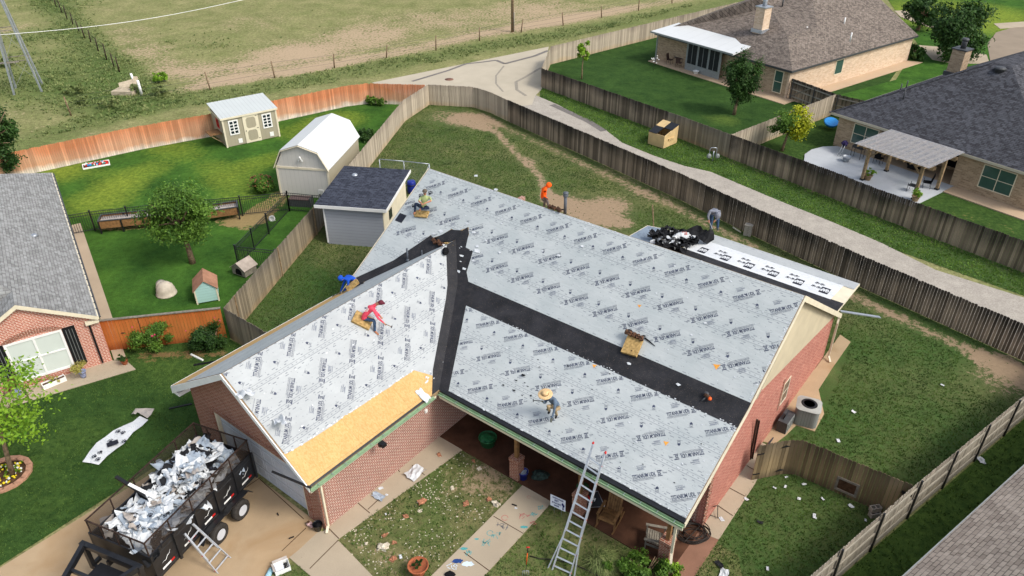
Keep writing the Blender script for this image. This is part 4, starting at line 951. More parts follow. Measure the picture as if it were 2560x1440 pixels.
m.beam(fp(1.45, .25), fp(2.25, .25), .09, .03, up=nn); m.beam(fp(1.45, .82), fp(2.25, .82), .09, .03, up=nn); m.beam(fp(1.48, .27), fp(1.48, .8), .09, .028, up=nn); m.beam(fp(2.2, .27), fp(2.2, .8), .09, .028, up=nn)
dgf = m.build('dog_door_frame', M_woodg, gt)
m = MB(); m.prism([fp(1.5, .3, .012), fp(2.16, .3, .012), fp(2.16, .78, .012), fp(1.5, .78, .012)], nn * .004); sub('flap', m, M_soil, dgf)
m = MB(); m.prism([fp(3.55, 1.3, .02), fp(3.9, 1.3, .02), fp(3.9, 1.44, .02), fp(3.55, 1.44, .02)], nn * .008); m.build('name_plate', M_blkmetal, gt)
# --- black iron fence ---
def iron(name, pts, label, h=1.35, zt=None):
    root = thing(name, label, 'fence', pts[0]); m = MB(); r = MB()
    for a, b in zip(pts[:-1], pts[1:]):
        d = b - a; ln = d.length; ux = d / ln; n = int(ln / .125)
        for i in range(1, n):
            p = a + ux * (i * ln / n); m.beam(p + Vector((0, 0, .1)), p + Vector((0, 0, h - .03)), .018, .018)
        for z in (.15, h - .2, h - .03): r.beam(a + Vector((0, 0, z)), b + Vector((0, 0, z)), .03, .03)
        k = max(1, int(round(ln / 2.3)))
        for i in range(k + (b is pts[-1])):
            p = a + ux * (i * ln / k); pm = MB(); pm.box(p.x - .035, p.x + .035, p.y - .035, p.y + .035, 0, h + .06); pm.box(p.x - .045, p.x + .045, p.y - .045, p.y + .045, h + .06, h + .09); pm.build('post', M_blkmetal, root)
    m.build('balusters', M_blkmetal, root); r.build('rails', M_blkmetal, root); return root
iron('iron_fence', [G(x, y, 1.4) for x, y in ((163, 537), (222, 527), (400, 507), (597, 490), (716, 479), (800, 487))] and [Vector((*G(x, y, 1.4).xy, 0)) for x, y in ((163, 537), (222, 527), (400, 507), (597, 490), (716, 479), (800, 487))], 'black iron fence with thin bars crossing the lawn behind the round green tree')
iron('iron_fence', [Vector((*G(x, y, 1.4).xy, 0)) for x, y in ((716, 479), (663, 534), (585, 613), (686, 624))], 'black iron dog-run fence with a closed end beside the small grey doghouse')
# --- wire fences on the pasture ---
def wirefence(name, pts, hgt, label, tilt=.12, mt=None, cat='fence'):
    root = thing(name, label, cat, pts[0])
    tops = []
    for p in pts:
        tl = Vector((U(-tilt, tilt), U(-tilt, tilt), 0)); hh = hgt * U(.85, 1.15); m = MB(); m.tube([p, p + tl * .5 + Vector((0, 0, hh * .5)), p + tl + Vector((0, 0, hh))], [.075, .065, .055], 6); m.build('post', mt or M_bark, root); tops.append((p, p + tl + Vector((0, 0, hh))))
    for k in (.35, .65, .92):
        m = MB(); m.tube([a.lerp(b, k) for a, b in tops], .009, 4); m.build('wire', M_dkgrey, root)
wirefence('wire_fence', WF, 1.5, 'sagging wire fence on crooked wooden posts along the bare strip of pasture', .22)
wirefence('wire_fence', [Vector((*G(x, y).xy, 0)) for x, y in ((299, 180), (286, 170), (267, 150), (246, 128), (228, 108), (212, 96), (198, 80), (183, 63), (168, 48), (155, 32), (141, 18), (128, 4), (112, -12))], 1.5, 'line of thin dark steel posts running away through the weeds at upper left', .08, M_rustmetal)
# power line wire in the air
root = tag(MB(), 0) if False else None
m = MB(); pa, pb = G(-40, 90, 7.5), G(640, -8, 8.2); m.tube([pa.lerp(pb, i / 12) - Vector((0, 0, .5 * math.sin(math.pi * i / 12))) for i in range(13)], .022, 5); single('overhead_cable', m, M_white, 'pale overhead cable crossing above the pasture at upper left', 'cable')
m = MB(); p = Vector((*G(1281, 80).xy, 0)); m.tube([p, p + Vector((0, 0, 9.5))], [.17, .12], 12)
up_ = thing('utility_pole', 'tall brown utility pole standing at the pasture edge above the concrete alley', 'pole', p); m.build('pole', M_bark, up_)
m = MB(); m.tube([p + Vector((.19, 0, 0)), p + Vector((.19, 0, 2.2))], .03, 6); m.build('conduit', M_grey, up_)
m = MB(); m.beam(p + Vector((-1, .1, 8.8)), p + Vector((1, .1, 8.8)), .1, .12); m.build('crossarm', M_wood, up_)
# chain link kennel behind the grey shed
ck = thing('chain_link_kennel', 'chain link dog kennel panels behind the grey shed at the roof corner', 'kennel', G(1000, 440))
kz = 1.8; kp = [Vector((*G(x, y, kz).xy, 0)) for x, y in ((948, 398), (1009, 403), (1073, 410), (1052, 470))]
m = MB()
for a, b in zip(kp[:-1], kp[1:]):
    for z in (.08, kz): m.tube([a + Vector((0, 0, z)), b + Vector((0, 0, z))], .028, 6)
m.build('rails', M_galv, ck)
for p in kp: m = MB(); m.tube([p, p + Vector((0, 0, kz))], .03, 6); m.build('post', M_galv, ck)
m = MB()
for a, b in zip(kp[:-1], kp[1:]):
    n = int((b - a).length / .16)
    for i in range(-11, n):
        for s_ in (0, 1):
            x0, x1 = i, i + 11
            if s_: x0, x1 = x1, x0
            c0 = max(0, min(n, x0)); c1 = max(0, min(n, x1))
            if c0 == c1: continue
            z0 = kz * abs(c0 - x0) / 11; z1 = kz * (1 - abs(x1 - c1) / 11)
            m.beam(a.lerp(b, c0 / n) + Vector((0, 0, z0)), a.lerp(b, c1 / n) + Vector((0, 0, z1)), .004, .004)
m.build('chain_link_mesh', M_galv, ck)
# ================= OTHER BUILDINGS =================
def PF(Mx, px, py, axis, val):
    "frame coordinates where the picture ray crosses a plane of the frame"
    inv = Mx.inverted(); o = inv @ Vector((0, 0, CH)); q = inv @ (G(px, py, 0)); d = q - o; i = 'xyz'.index(axis)
    return o + d * ((val - o[i]) / d[i])
def windowbox(Mx, root, axis, pos, u0, u1, z0, z1, out, fr=.07, mull=1, rail=1, glass=None, frm=None, name='window', proud=.03):
    def bx(m, a0, a1, c0, c1, p0, p1, mi=0):
        if axis == 'y': m.box(a0, a1, min(p0, p1), max(p0, p1), c0, c1, mi)
        else: m.box(min(p0, p1), max(p0, p1), a0, a1, c0, c1, mi)
    m = MB(Mx); bx(m, u0, u1, z0, z1, pos - out * .03, pos + out * .012); w_ = m.build(name, glass or M_glassg, root)
    m = MB(Mx); p0, p1 = pos - out * .02, pos + out * proud
    bx(m, u0 - fr, u0, z0 - fr, z1 + fr, p0, p1); bx(m, u1, u1 + fr, z0 - fr, z1 + fr, p0, p1); bx(m, u0, u1, z0 - fr, z0, p0, p1); bx(m, u0, u1, z1, z1 + fr, p0, p1)
    for i in range(1, mull + 1): c_ = u0 + (u1 - u0) * i / (mull + 1); bx(m, c_ - fr * .4, c_ + fr * .4, z0, z1, p0, p1)
    for i in range(1, rail + 1): c_ = z0 + (z1 - z0) * i / (rail + 1); bx(m, u0, u1, c_ - fr * .3, c_ + fr * .3, p0, pos + out * (proud - .004))
    sub('frame', m, frm or M_trim, w_); return w_
# --- left neighbour ---
NM = FM((-18.813, 28.412), .571); nw, nzr, nze, nL = 2.762, 4.28, 2.69, 18.46; pn = (nzr - nze) / nw
lh = thing('brick_house', 'red brick neighbour house with grey shingles and black shutters at left', 'house', NM @ Vector((-4, 8, 0)))
m = MB(NM); X8 = -8.2; Z8 = nze - pn * X8; f0 = -.35
m.poly([(0, f0, nze), (0, nL, nze), (X8, nL - 8.2, Z8), (X8, 6, Z8), (-nw, 1.0, nzr), (-nw, f0, nzr)]); m.poly([(-nw, f0, nzr), (-nw, 1.0, nzr), (-2 * nw, 1.0, nze), (-2 * nw, f0, nze)]); m.poly([(-nw, 1, nzr), (X8, 6, Z8), (X8 - 3, 3, nze + 1.2), (-2 * nw, 1.0, nze)]); m.poly([(X8, 6, Z8), (X8, nL - 8.2, Z8), (-16.4, nL, nze), (-16.4, 0, nze)]); m.poly([(0, nL, nze), (-16.4, nL, nze), (X8, nL - 8.2, Z8)])
nr = m.build('roof', M_shgrey, lh)
m = MB(NM)
m.box(-.03, .05, f0, nL, nze - .16, nze - .01); m.prism([(0, f0 - .03, nze - .2), (0, f0 - .03, nze - .01), (-nw, f0 - .03, nzr - .01), (-nw, f0 - .03, nzr - .2)], (0, .04, 0)); m.prism([(-nw, f0 - .03, nzr - .2), (-nw, f0 - .03, nzr - .01), (-2 * nw, f0 - .03, nze - .01), (-2 * nw, f0 - .03, nze - .2)], (0, .04, 0))
m.prism([(0, f0, nze - .34), (-.55, f0, nze - .34), (-.55, f0, nze - .2), (0, f0, nze - .2)], (0, .3, 0)); m.build('fascia', M_trim, lh)
m = MB(NM)
for i in range(30): m.box(.02, .09, .3 + i * .6, .34 + i * .6, nze - .03, nze + .02)
m.box(.05, .13, f0, nL, nze - .1, nze - .06); m.build('gutter', M_dkgrey, lh)
wy = -.157; wx = -.02
m = MB(NM); m.prism([(wx, wy, 0), (wx, wy, nze - .1), (-nw, wy, nzr - .16), (-2 * nw, wy, nze - .1), (-2 * nw, wy, 0)], (0, .25, 0)); m.box(wx - .25, wx, wy + .25, nL - .4, 0, nze - .05); m.build('wall', M_brickn, lh)
w0 = PF(NM, 20, 868, 'y', wy); w1 = PF(NM, 150, 825, 'y', wy); w2 = PF(NM, 185, 932, 'y', wy); w3 = PF(NM, 60, 975, 'y', wy)
xa, xb, za, zb = (w0.x + w3.x) / 2, (w1.x + w2.x) / 2, max(.5, (w2.z + w3.z) / 2), (w0.z + w1.z) / 2
windowbox(NM, lh, 'y', wy, xa, xb, za, zb, -1, .1, 1, 1, M_blind, M_white, proud=.05)
for x0, x1 in ((xb + .12, xb + .62), (xa - .62, xa - .12)):
    m = MB(NM); m.box(x0, x1, wy - .05, wy - .002, za - .08, zb + .12)
    sh = m.build('shutter', M_shutter, lh); m = MB(NM)
    for k in (1, 2, 3): m.box(x0 + (x1 - x0) * k / 4 - .008, x0 + (x1 - x0) * k / 4 + .008, wy - .052, wy - .0505, za, zb)
    sub('board_gap', m, M_grey, sh)
m = MB(NM)
for k in range(34):
    a = math.radians(12 + 156 * k / 33); cx = (xa + xb) / 2; rr = (xb - xa) / 2 / math.cos(math.radians(12)) * .98 + .25
    c_ = Vector((cx + math.cos(a) * rr, wy - .012, zb - .25 + math.sin(a) * .62)); R = Matrix.Rotation(-(a - math.pi / 2) * .55, 3, 'Y'); m.obox(c_, .065, .03, .24, R)
m.build('brick_arch', M_brickf, lh)
m = MB(NM)
for k in range(int((xb - xa + .3) / .085)): m.box(xa - .15 + k * .085, xa - .15 + k * .085 + .065, wy - .04, wy - .005, za - .32, za - .11)
m.build('window_sill', M_brickn, lh)
m = MB(NM); q0 = PF(NM, 222, 800, 'y', wy); m.beam((-.42, wy - .06, 2.25), (-.42, wy - .06, .15), .08, .06, 0, .3); m.build('downspout', M_shutter, lh)
m = MB(NM); q = PF(NM, 88, 598, 'z', 3.4); m.lathe((q.x, q.y, nze - pn * q.x - .02), [(.22, 0), (.12, .1), (.0, .12)], 6); m.build('roof_vent', M_galv, lh)
slab('path', [NM @ Vector(q) for q in ((.05, -.15, 0), (.55, -.3, 0), (.62, 16, 0), (.0, 16, 0))], 0, .06, M_conc)
slab('path', P2([(276, 903), (318, 905), (340, 925), (30, 1018), (-80, 1050), (-60, 990), (60, 968)]), 0, .055, M_conc)
# --- tan brick house with brown roof ---
BM = FM((24.335, 65.82), math.radians(36.55)); pb = .545
bh = thing('brick_house', 'tan brick house with a brown shingle roof and brick chimney at upper right', 'house', BM @ Vector((9, 8, 0)))
m = MB(BM); Zb = lambda d: 2.6 + pb * d
c1 = (3.4, 3.4, Zb(3.4)); c2 = (7.9, 3.4, Zb(3.4)); c3 = (13.6, 9.1, Zb(9.1)); gr = (20.6, 9.1, Zb(9.1))
m.poly([(0, 0, 2.6), (20.6, 0, 2.6), gr, c3, c2, c1]); lf = [(0, 0, 2.6), c1, c2, c3, (6.8, 9.7, Zb(6.8)), (0, 16.5, 2.6)]
m.poly([lf[0], lf[1], (0, 4.2, 2.6)][::-1]); m.poly([lf[1], (7.9, 9.0, Zb(3.4) + .9), (0, 9.0, 2.6), (0, 4.2, 2.6)]); m.poly([lf[1], lf[2], (7.9, 9.0, Zb(3.4) + .9)][::-1]); m.poly([lf[2], lf[3], (7.9, 9.0, Zb(3.4) + .9)][::-1]); m.poly([lf[3], lf[4], (0, 16.5, 2.6), (0, 9, 2.6), (7.9, 9.0, Zb(3.4) + .9)][::-1] if False else [lf[3], (7.9, 9.0, Zb(3.4) + .9), (0, 9, 2.6), (0, 16.5, 2.6), lf[4]])
m.poly([(13.6, 9.1, Zb(9.1)), gr, (20.6, 18.2, 2.6), (13.6, 18.2, 2.6)]); m.poly([(0, 16.5, 2.6), (14, 16.5, 2.6), c3, (6.8, 9.7, Zb(6.8))]); m.build('roof', M_shbrown, bh)
m = MB(BM); m.box(0, 20.6, -.02, .02, 2.42, 2.59); m.box(-.02, .02, .02, 16.5, 2.42, 2.59); m.build('fascia', M_dkgrey, bh)
m = MB(BM); m.box(.3, 20.3, .3, .5, 0, 2.5); m.prism([(20.3, .5, 0), (20.3, 9.1, 0), (20.3, 9.1, 7.0), (20.3, .5, 2.75)], (-.2, 0, 0)); m.build('wall', M_brickt2, bh, None)
m = MB(BM); m.box(.3, .5, .51, 7.6, 0, 2.5); m.box(.3, .5, 7.6, 16.2, 0, 2.5); m.box(.5, 13, 16.0, 16.2, 0, 2.5); m.build('wall', M_brickt, bh)
q = PF(BM, 2085, 185, 'y', .3); q2 = PF(BM, 2108, 150, 'y', .3); windowbox(BM, bh, 'y', .3, q.x, q2.x + .1, .95, 2.2, -1, .07, 0, 0, M_glassg)
q = PF(BM, 1935, 232, 'x', .3); q2 = PF(BM, 1958, 176, 'x', .3); windowbox(BM, bh, 'x', .3, min(q.y, q2.y) - .1, max(q.y, q2.y) + .2, .35, 2.2, -1, .07, 0, 1, M_glassg)
def chimney(Mx, root, x, y, z0, z1, w_, mt, pipe=.55, pmat=None, pr=.17):
    m = MB(Mx); m.box(x - w_ / 2, x + w_ / 2, y - w_ / 2, y + w_ / 2, z0, z1); ch = m.build('chimney', mt, root)
    m = MB(Mx); m.box(x - w_ / 2 - .08, x + w_ / 2 + .08, y - w_ / 2 - .08, y + w_ / 2 + .08, z1, z1 + .09); m.tube([(x, y, z1 + .09), (x, y, z1 + .09 + pipe)], pr, 14); m.lathe((x, y, z1 + .09 + pipe * .75), [(pr * 1.25, 0), (pr * 1.25, .15)], 14); sub('flue_cap', m, pmat or M_galv, ch)
    m = MB(Mx); m.box(x - w_ / 2 - .14, x + w_ / 2 + .1, y - w_ / 2 - .14, y + w_ / 2 + .1, z0 + .12, z0 + .42); sub('flashing', m, pmat or M_galv, ch)
chimney(BM, bh, 3.7, 6.6, 4.0, 6.35, 1.0, M_brickt2, .8, M_galv, .2)
for px, py, z in ((2017, 75, 4.3), (2112, 52, 4.6), (2128, 90, 4.2), (1958, 3, 6.0)):
    q = PF(BM, px, py, 'z', z); m = MB(BM); m.tube([q - Vector((0, 0, .5)), q + Vector((0, 0, .3))], .07, 8); m.build('vent_pipe', M_white if px != 1958 else M_dkgrey, bh)
cn = thing('patio_cover', 'white insulated patio roof with a screened room beside the tan brick house', 'patio cover', BM @ Vector((0, 11, 0)))
m = MB(BM); m.prism([(-.97, 5.7, 2.86), (2.0, 5.6, 3.32), (2.4, 15.6, 3.32), (-.97, 16.15, 2.86)], (0, 0, .12)); m.build('roof_panel', M_pan, cn)
m = MB(BM); m.box(-1.03, -.975, 5.7, 16.15, 2.84, 3.0); m.build('gutter', M_grey, cn)
for y in (15.3,): m = MB(BM); m.box(-.85, -.75, y - .05, y + .05, 0, 2.86); m.build('post', M_grey, cn)
m = MB(BM); m.box(-.3, -.22, 7.5, 11.8, 0, 2.86); m.box(-.22, 1.0, 11.72, 11.8, 0, 2.9); m.build('room_wall', M_grey, cn)
for i in range(3):
    y0 = 7.75 + i * 1.36; m = MB(BM); m.box(-.33, -.305, y0, y0 + 1.1, .75, 2.6); sw_ = m.build('screen_window', M_screen, cn); m = MB(BM); m.box(-.35, -.331, y0 + .53, y0 + .57, .75, 2.6); sub('mullion', m, M_grey, sw_)
slab('path', [BM @ Vector(q) for q in ((-1.2, 6.2, 0), (-1.1, 16.0, 0), (1.0, 16.2, 0), (1.0, 6.2, 0))], .0, .07, M_tanpatio)
slab('path', [BM @ Vector(q) for q in ((-1.2, -.6, 0), (-1.2, 6.19, 0), (.3, 6.19, 0), (.3, -.6, 0))], .0, .068, M_tanpatio)
slab('path', [BM @ Vector(q) for q in ((.3, -1.0, 0), (.31, .3, 0), (20.3, .3, 0), (21, -1.0, 0))], .0, .066, M_tanpatio)
# --- dark roof house ---
DM = FM((24.061, 55.373), math.radians(-53.77)); ze = 2.6; pd = .585; ax = 7.1; az = ze + pd * ax; WX2 = 15.5
dh = thing('brick_house', 'tan brick house with a dark blue-grey hip roof at the right edge', 'house', DM @ Vector((8, 7, 0)))
m = MB(DM); m.poly([(0, 0, ze), (WX2, 0, ze), (WX2 - ax, ax, az), (ax, ax, az)]); m.poly([(0, 0, ze), (ax, ax, az), (ax, 14, az), (0, 18, ze)]); m.poly([(WX2, 0, ze), (WX2, 18, ze), (WX2 - ax, 14, az), (WX2 - ax, ax, az)]); m.poly([(ax, ax, az), (WX2 - ax, ax, az), (WX2 - ax, 14, az), (ax, 14, az)]); m.build('roof', M_shdark, dh)
m = MB(DM)
for i in range(40):
    t_ = i / 40; q = Vector((0, 0, ze)).lerp(Vector((ax, ax, az)), t_); m.obox(q + Vector((0, 0, .03)), .34, .2, .02, Matrix.Rotation(math.pi / 4, 3, 'Z') @ Matrix.Rotation(-.38, 3, 'Y'))
m.build('ridge_cap', M_shdark, dh)
m = MB(DM); m.box(-.02, WX2 + .02, -.03, .02, ze - .18, ze - .01); m.box(-.03, .02, .021, 18, ze - .18, ze - .01); m.build('fascia', M_socket, dh)
m = MB(DM)
m.box(.5, 3.95, .4, .6, 0, ze - .15); m.box(3.75, 3.95, .61, 3.2, 0, ze - .15); m.box(3.96, 9.6, 3.0, 3.2, 0, ze - .15); m.box(9.6, 9.8, .61, 3.2, 0, ze - .15); m.box(9.6, 15.1, .4, .6, 0, ze - .15); m.box(.5, .7, .61, 17.5, 0, ze - .15); m.build('wall', M_brickt, dh)
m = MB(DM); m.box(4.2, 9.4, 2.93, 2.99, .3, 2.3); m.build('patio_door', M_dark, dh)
a_, b_ = PF(DM, 2128, 353, 'y', .4), PF(DM, 2230, 375, 'y', .4); windowbox(DM, dh, 'y', .4, a_.x, 3.75, .75, 2.15, -1, .06, 1, 1, M_glassg)
a_, b_ = PF(DM, 2445, 465, 'y', .4), PF(DM, 2522, 490, 'y', .4); windowbox(DM, dh, 'y', .4, a_.x, b_.x, .65, 2.15, -1, .06, 1, 1, M_glassg)
chimney(DM, dh, 3.3, 10.6, 4.2, 6.3, 1.0, M_brickt, .75, M_dkgrey, .2)
q = PF(DM, 2490, 172, 'z', 6.0); m = MB(DM); m.lathe((7.9, 6.6, az - .42), [(.3, 0), (.3, .22), (.42, .24), (.3, .36), (0, .4)], 14); m.build('roof_turbine', M_dkgrey, dh)
m = MB(DM)
for q in ((2262, 232), (2253, 218), (2268, 210)): p = PF(DM, q[0], q[1], 'z', 4.6); m.tube([p - Vector((0, 0, .5)), p + Vector((0, 0, .25))], .05, 6)
m.build('vent_pipe', M_dkgrey, dh)
pts = [DM @ Vector(q) for q in ((.9, .39, 0), (.3, -.6, 0), (.15, -1.8, 0), (.4, -3.0, 0), (1.2, -4.2, 0), (2.5, -4.9, 0), (9.9, -4.9, 0), (9.9, .39, 0))]
slab('patio', pts, 0, .09, M_patio)
slab('patio', [DM @ Vector(q) for q in ((3.96, .4, 0), (9.59, .4, 0), (9.59, 3.0, 0), (3.96, 3.0, 0))], 0, .085, M_tanpatio)
slab('path', [DM @ Vector(q) for q in ((9.91, -1.0, 0), (16, -1.0, 0), (16, .39, 0), (9.91, .39, 0))], 0, .08, M_tanpatio)
pg = thing('pergola', 'cedar pergola with a slatted white top over the pale patio', 'pergola', DM @ Vector((7.5, -2, 0)))
for x, y in ((5.6, -3.75), (9.4, -3.8), (5.75, -1.0), (9.5, -1.1)):
    m = MB(DM); m.box(x - .09, x + .09, y - .09, y + .09, .09, 2.5); po = m.build('post', M_wood, pg); m = MB(DM); m.box(x - .13, x + .13, y - .13, y + .13, .09, .2); sub('post_base', m, M_blkmetal, po)
    for dx in (.7 if x < 7 else -.7,): m = MB(DM); m.beam((x, y, 1.75), (x + dx, y, 2.42), .09, .09); sub('brace', m, M_wood, po)
for y in (-3.76, -1.05):
    m = MB(DM); m.box(4.9, 10.1, y - .14, y - .1, 2.35, 2.57); m.box(4.9, 10.1, y + .1, y + .14, 2.35, 2.57); m.build('beam', M_wood, pg)
for i in range(11): x = 5.1 + i * .47; m = MB(DM); m.box(x - .025, x + .025, -4.6, -.1, 2.571, 2.72); m.build('rafter', M_wood, pg)
m = MB(DM)
for i in range(27): y = -4.55 + i * .168; m.box(4.85, 10.1, y - .03, y + .03, 2.722, 2.748)
m.build('slats', M_slat, pg)
# --- corner roof, bottom right ---
ch = thing('house_roof', 'tan shingle roof corner of another house at the bottom right', 'house', G(2500, 1400))
p0, p1 = G(2260, 1440, 2.6), G(2560, 1165, 2.6); d = (p1 - p0).normalized(); nn = Vector((d.y, -d.x, 0)); p0 -= d * 6; p1 += d * 12; p0.z = 0; p1.z = 0
CM = FM(p0, math.atan2(d.y, d.x)); ln = (p1 - p0).length
m = MB(CM); m.poly([(0, -7, 2.6 + 3.2), (ln, -7, 2.6 + 3.2), (ln, 0, 2.6), (0, 0, 2.6)]); m.poly([(0, -7, 5.8), (0, -14, 2.6), (ln, -14, 2.6), (ln, -7, 5.8)]); m.build('roof', M_shpink, ch)
m = MB(CM); m.box(0, ln, -.03, .04, 2.42, 2.595); m.build('fascia', M_grey, ch); m = MB(CM); m.box(.3, ln - .3, -13.6, -.4, 0, 2.5); m.build('wall', M_brickt, ch)
# --- gambrel barn ---
GM = FM((-15.6, 46.4), -.167); w_, Lb_, he, bx, bz, zp = 3.77, 5.89, 2.06, .60, 3.24, 3.68
gb = thing('garden_barn', 'cream gambrel storage barn with a white metal roof', 'shed', GM @ Vector((w_ / 2, Lb_ / 2, 0)))
pr = [(0, he), (bx, bz), (w_ / 2, zp), (w_ - bx, bz), (w_, he)]
m = MB(GM)
for a, b in zip(pr[:-1], pr[1:]): m.prism([(a[0], -.1, a[1]), (b[0], -.1, b[1]), (b[0], Lb_ + .1, b[1]), (a[0], Lb_ + .1, a[1])], (0, 0, .03))
M_ribb = ribbed('white_barn_steel', S(212, 214, 212), .3, .35, 0)
m.build('roof', M_ribb, gb)
m = MB(GM); pw_ = [(.12, 0), (.12, he), (bx + .08, bz - .06), (w_ / 2, zp - .08), (w_ - bx - .08, bz - .06), (w_ - .12, he), (w_ - .12, 0)]
m.poly([(x, 0, z) for x, z in pw_][::-1]); m.poly([(x, Lb_, z) for x, z in pw_]); m.poly([(.12, 0, 0), (.12, 0, he), (.12, Lb_, he), (.12, Lb_, 0)]); m.build('wall', M_groove, gb)
m = MB(GM); m.poly([(w_ - .12, 0, 0), (w_ - .12, Lb_, 0), (w_ - .12, Lb_, he), (w_ - .12, 0, he)]); m.build('wall', M_groovt, gb)
m = MB(GM); m.box(.1, w_ - .1, -.04, -.002, he - .08, he + .06); m.box(.08, .2, -.03, -.001, 0, he - .08); m.box(w_ - .2, w_ - .08, -.03, -.001, 0, he - .08)
for a, b in zip(pr[:-1], pr[1:]): m.beam((a[0], -.11, a[1] - .05), (b[0], -.11, b[1] - .05), .03, .12, up=(0, 1, 0))
m.build('trim', M_trim, gb)
m = MB(GM); c_ = Vector((w_ / 2 + .05, -.1, 2.75)); m.beam(c_ + Vector((-.13, 0, -.16)), c_ + Vector((0, -.05, .12)), .07, .07); m.beam(c_ + Vector((.13, 0, -.16)), c_ + Vector((0, -.05, .12)), .07, .07); m.ball(c_ + Vector((0, -.05, .12)), .07, 8); m.build('flood_light', M_white, gb)
m = MB(GM); m.box(w_ - .95, w_ - .58, -.02, -.001, .12, .62); vt_ = m.build('wall_vent', M_white, gb); m = MB(GM); m.box(w_ - .9, w_ - .63, -.025, -.021, .17, .57); sub('louvre', m, M_groove, vt_)
# --- lean-to shed ---
SM = FM((-21.748, 54.694), math.radians(35.09)); sw2 = 4.2
cs = thing('garden_shed', 'taupe garden shed with a cream double-panel door and two white windows by the orange fence', 'shed', SM @ Vector((2.1, 1.4, 0)))
m = MB(SM); m.box(0, sw2, 0, 2.75, .05, 2.2); m.prism([(0, 0, 2.2), (0, 2.75, 2.2), (0, 2.75, 2.55), (0, 0, 2.28)], (sw2, 0, 0)); m.build('wall', M_groovt, cs)
m = MB(SM); m.prism([(-.12, -.12, 2.30), (sw2 + .12, -.12, 2.30), (sw2 + .12, 3.0, 2.66), (-.12, 3.0, 2.66)], (0, 0, .04)); m.build('roof', M_ribg, cs)
m = MB(SM)
for x in (-.015, sw2 - .105): m.box(x, x + .12, -.03, -.001, 0, 2.3)
m.box(-.1, sw2 + .1, -.125, -.1, 2.2, 2.34); m.box(-.12, -.1, -.1, 2.9, 2.22, 2.33); m.build('trim', M_trim, cs)
d0, d1 = 1.62, 2.62
m = MB(SM); m.box(d0, d1, -.04, -.001, .08, 2.12); dr = m.build('door', M_groovt, cs)
m = MB(SM)
for a in ((d0 - .1, d0 + .13, .05, 2.2), (d1 - .13, d1 + .1, .05, 2.2)): m.box(a[0], a[1], -.055, -.041, a[2], a[3])
for z0, z1 in ((.06, .2), (1.02, 1.18), (2.02, 2.18)): m.box(d0 + .13, d1 - .13, -.055, -.041, z0, z1)
for cx, cz, sx, sz in ((d0 + .13, .2, 1, 1), (d1 - .13, .2, -1, 1), (d0 + .13, 1.02, 1, -1), (d1 - .13, 1.02, -1, -1), (d0 + .13, 1.18, 1, 1), (d1 - .13, 1.18, -1, 1), (d0 + .13, 2.02, 1, -1), (d1 - .13, 2.02, -1, -1)): m.prism([(cx, -.055, cz), (cx + sx * .13, -.055, cz), (cx, -.055, cz + sz * .13)], (0, .014, 0))
sub('door_trim', m, M_trim, dr)
m = MB(SM)
for z in (.28, 1.1, 2.08): m.box(d1 - .12, d1 + .02, -.065, -.056, z - .02, z + .02)
m.box(d0 + .01, d0 + .06, -.08, -.056, .98, 1.06); sub('hinge', m, M_blkmetal, dr)
for x in (.52, 3.1): windowbox(SM, cs, 'y', 0, x, x + .55, 1.0, 1.95, -1, .09, 1, 3, M_glass, M_white, proud=.05)
for x in (.95, 3.42): m = MB(SM); m.box(x, x + .3, -.03, -.001, .18, .52); m.build('pet_door', M_white, cs)
windowbox(SM, cs, 'x', 0, 1.0, 1.5, 1.3, 1.9, -1, .05, 1, 1, M_glass, M_red, proud=.04)
m = MB(SM); m.box(-.95, -.001, .5, 1.7, .98, 1.03); sf = m.build('side_shelf', M_woodb, cs); m = MB(SM); m.beam((-.9, .6, .98), (-.02, .6, .2), .05, .05); m.beam((-.9, 1.6, .98), (-.02, 1.6, .2), .05, .05); sub('brace', m, M_wood, sf)
# --- grey shed with dark roof ---
YM = FM((-11.421, 39.519), -.152)
gs = thing('garden_shed', 'grey lap-sided shed with a charcoal shingle roof beside the main roof', 'shed', YM @ Vector((2.1, 2.5, 0)))
m = MB(YM); m.prism([(-.0, 0, 2.56), (4.3, 0, 2.56), (4.3, 5.3, 2.74), (0, 5.3, 2.74)], (0, 0, .07)); m.build('roof', M_shblk, gs)
m = MB(YM); m.box(0, 4.3, -.03, -.001, 2.45, 2.64); m.prism([(4.301, 0, 2.46), (4.301, 5.3, 2.64), (4.301, 5.3, 2.82), (4.301, 0, 2.64)], (.03, 0, 0)); m.box(.42, .5, .17, .3, .1, 2.46); m.build('fascia', M_white, gs)
m = MB(YM); m.box(.45, 4.0, .2, 4.9, .0, 2.55, skip=('r',)); m.build('wall', M_lapg, gs)
m = MB(YM); m.box(3.98, 4.03, .2, 4.9, 0, 2.55); m.build('wall', M_trim, gs)
m = MB(YM); m.box(4.04, 4.07, 1.2, 1.75, 1.35, 1.95); m.build('window', M_glass, gs)
m = MB(YM); q = PF(YM, 887, 438, 'z', 2.75); m.lathe((q.x, q.y, 2.72), [(.2, 0), (.2, .06), (.1, .14), (0, .15)], 8); m.build('roof_vent', M_galv, gs)
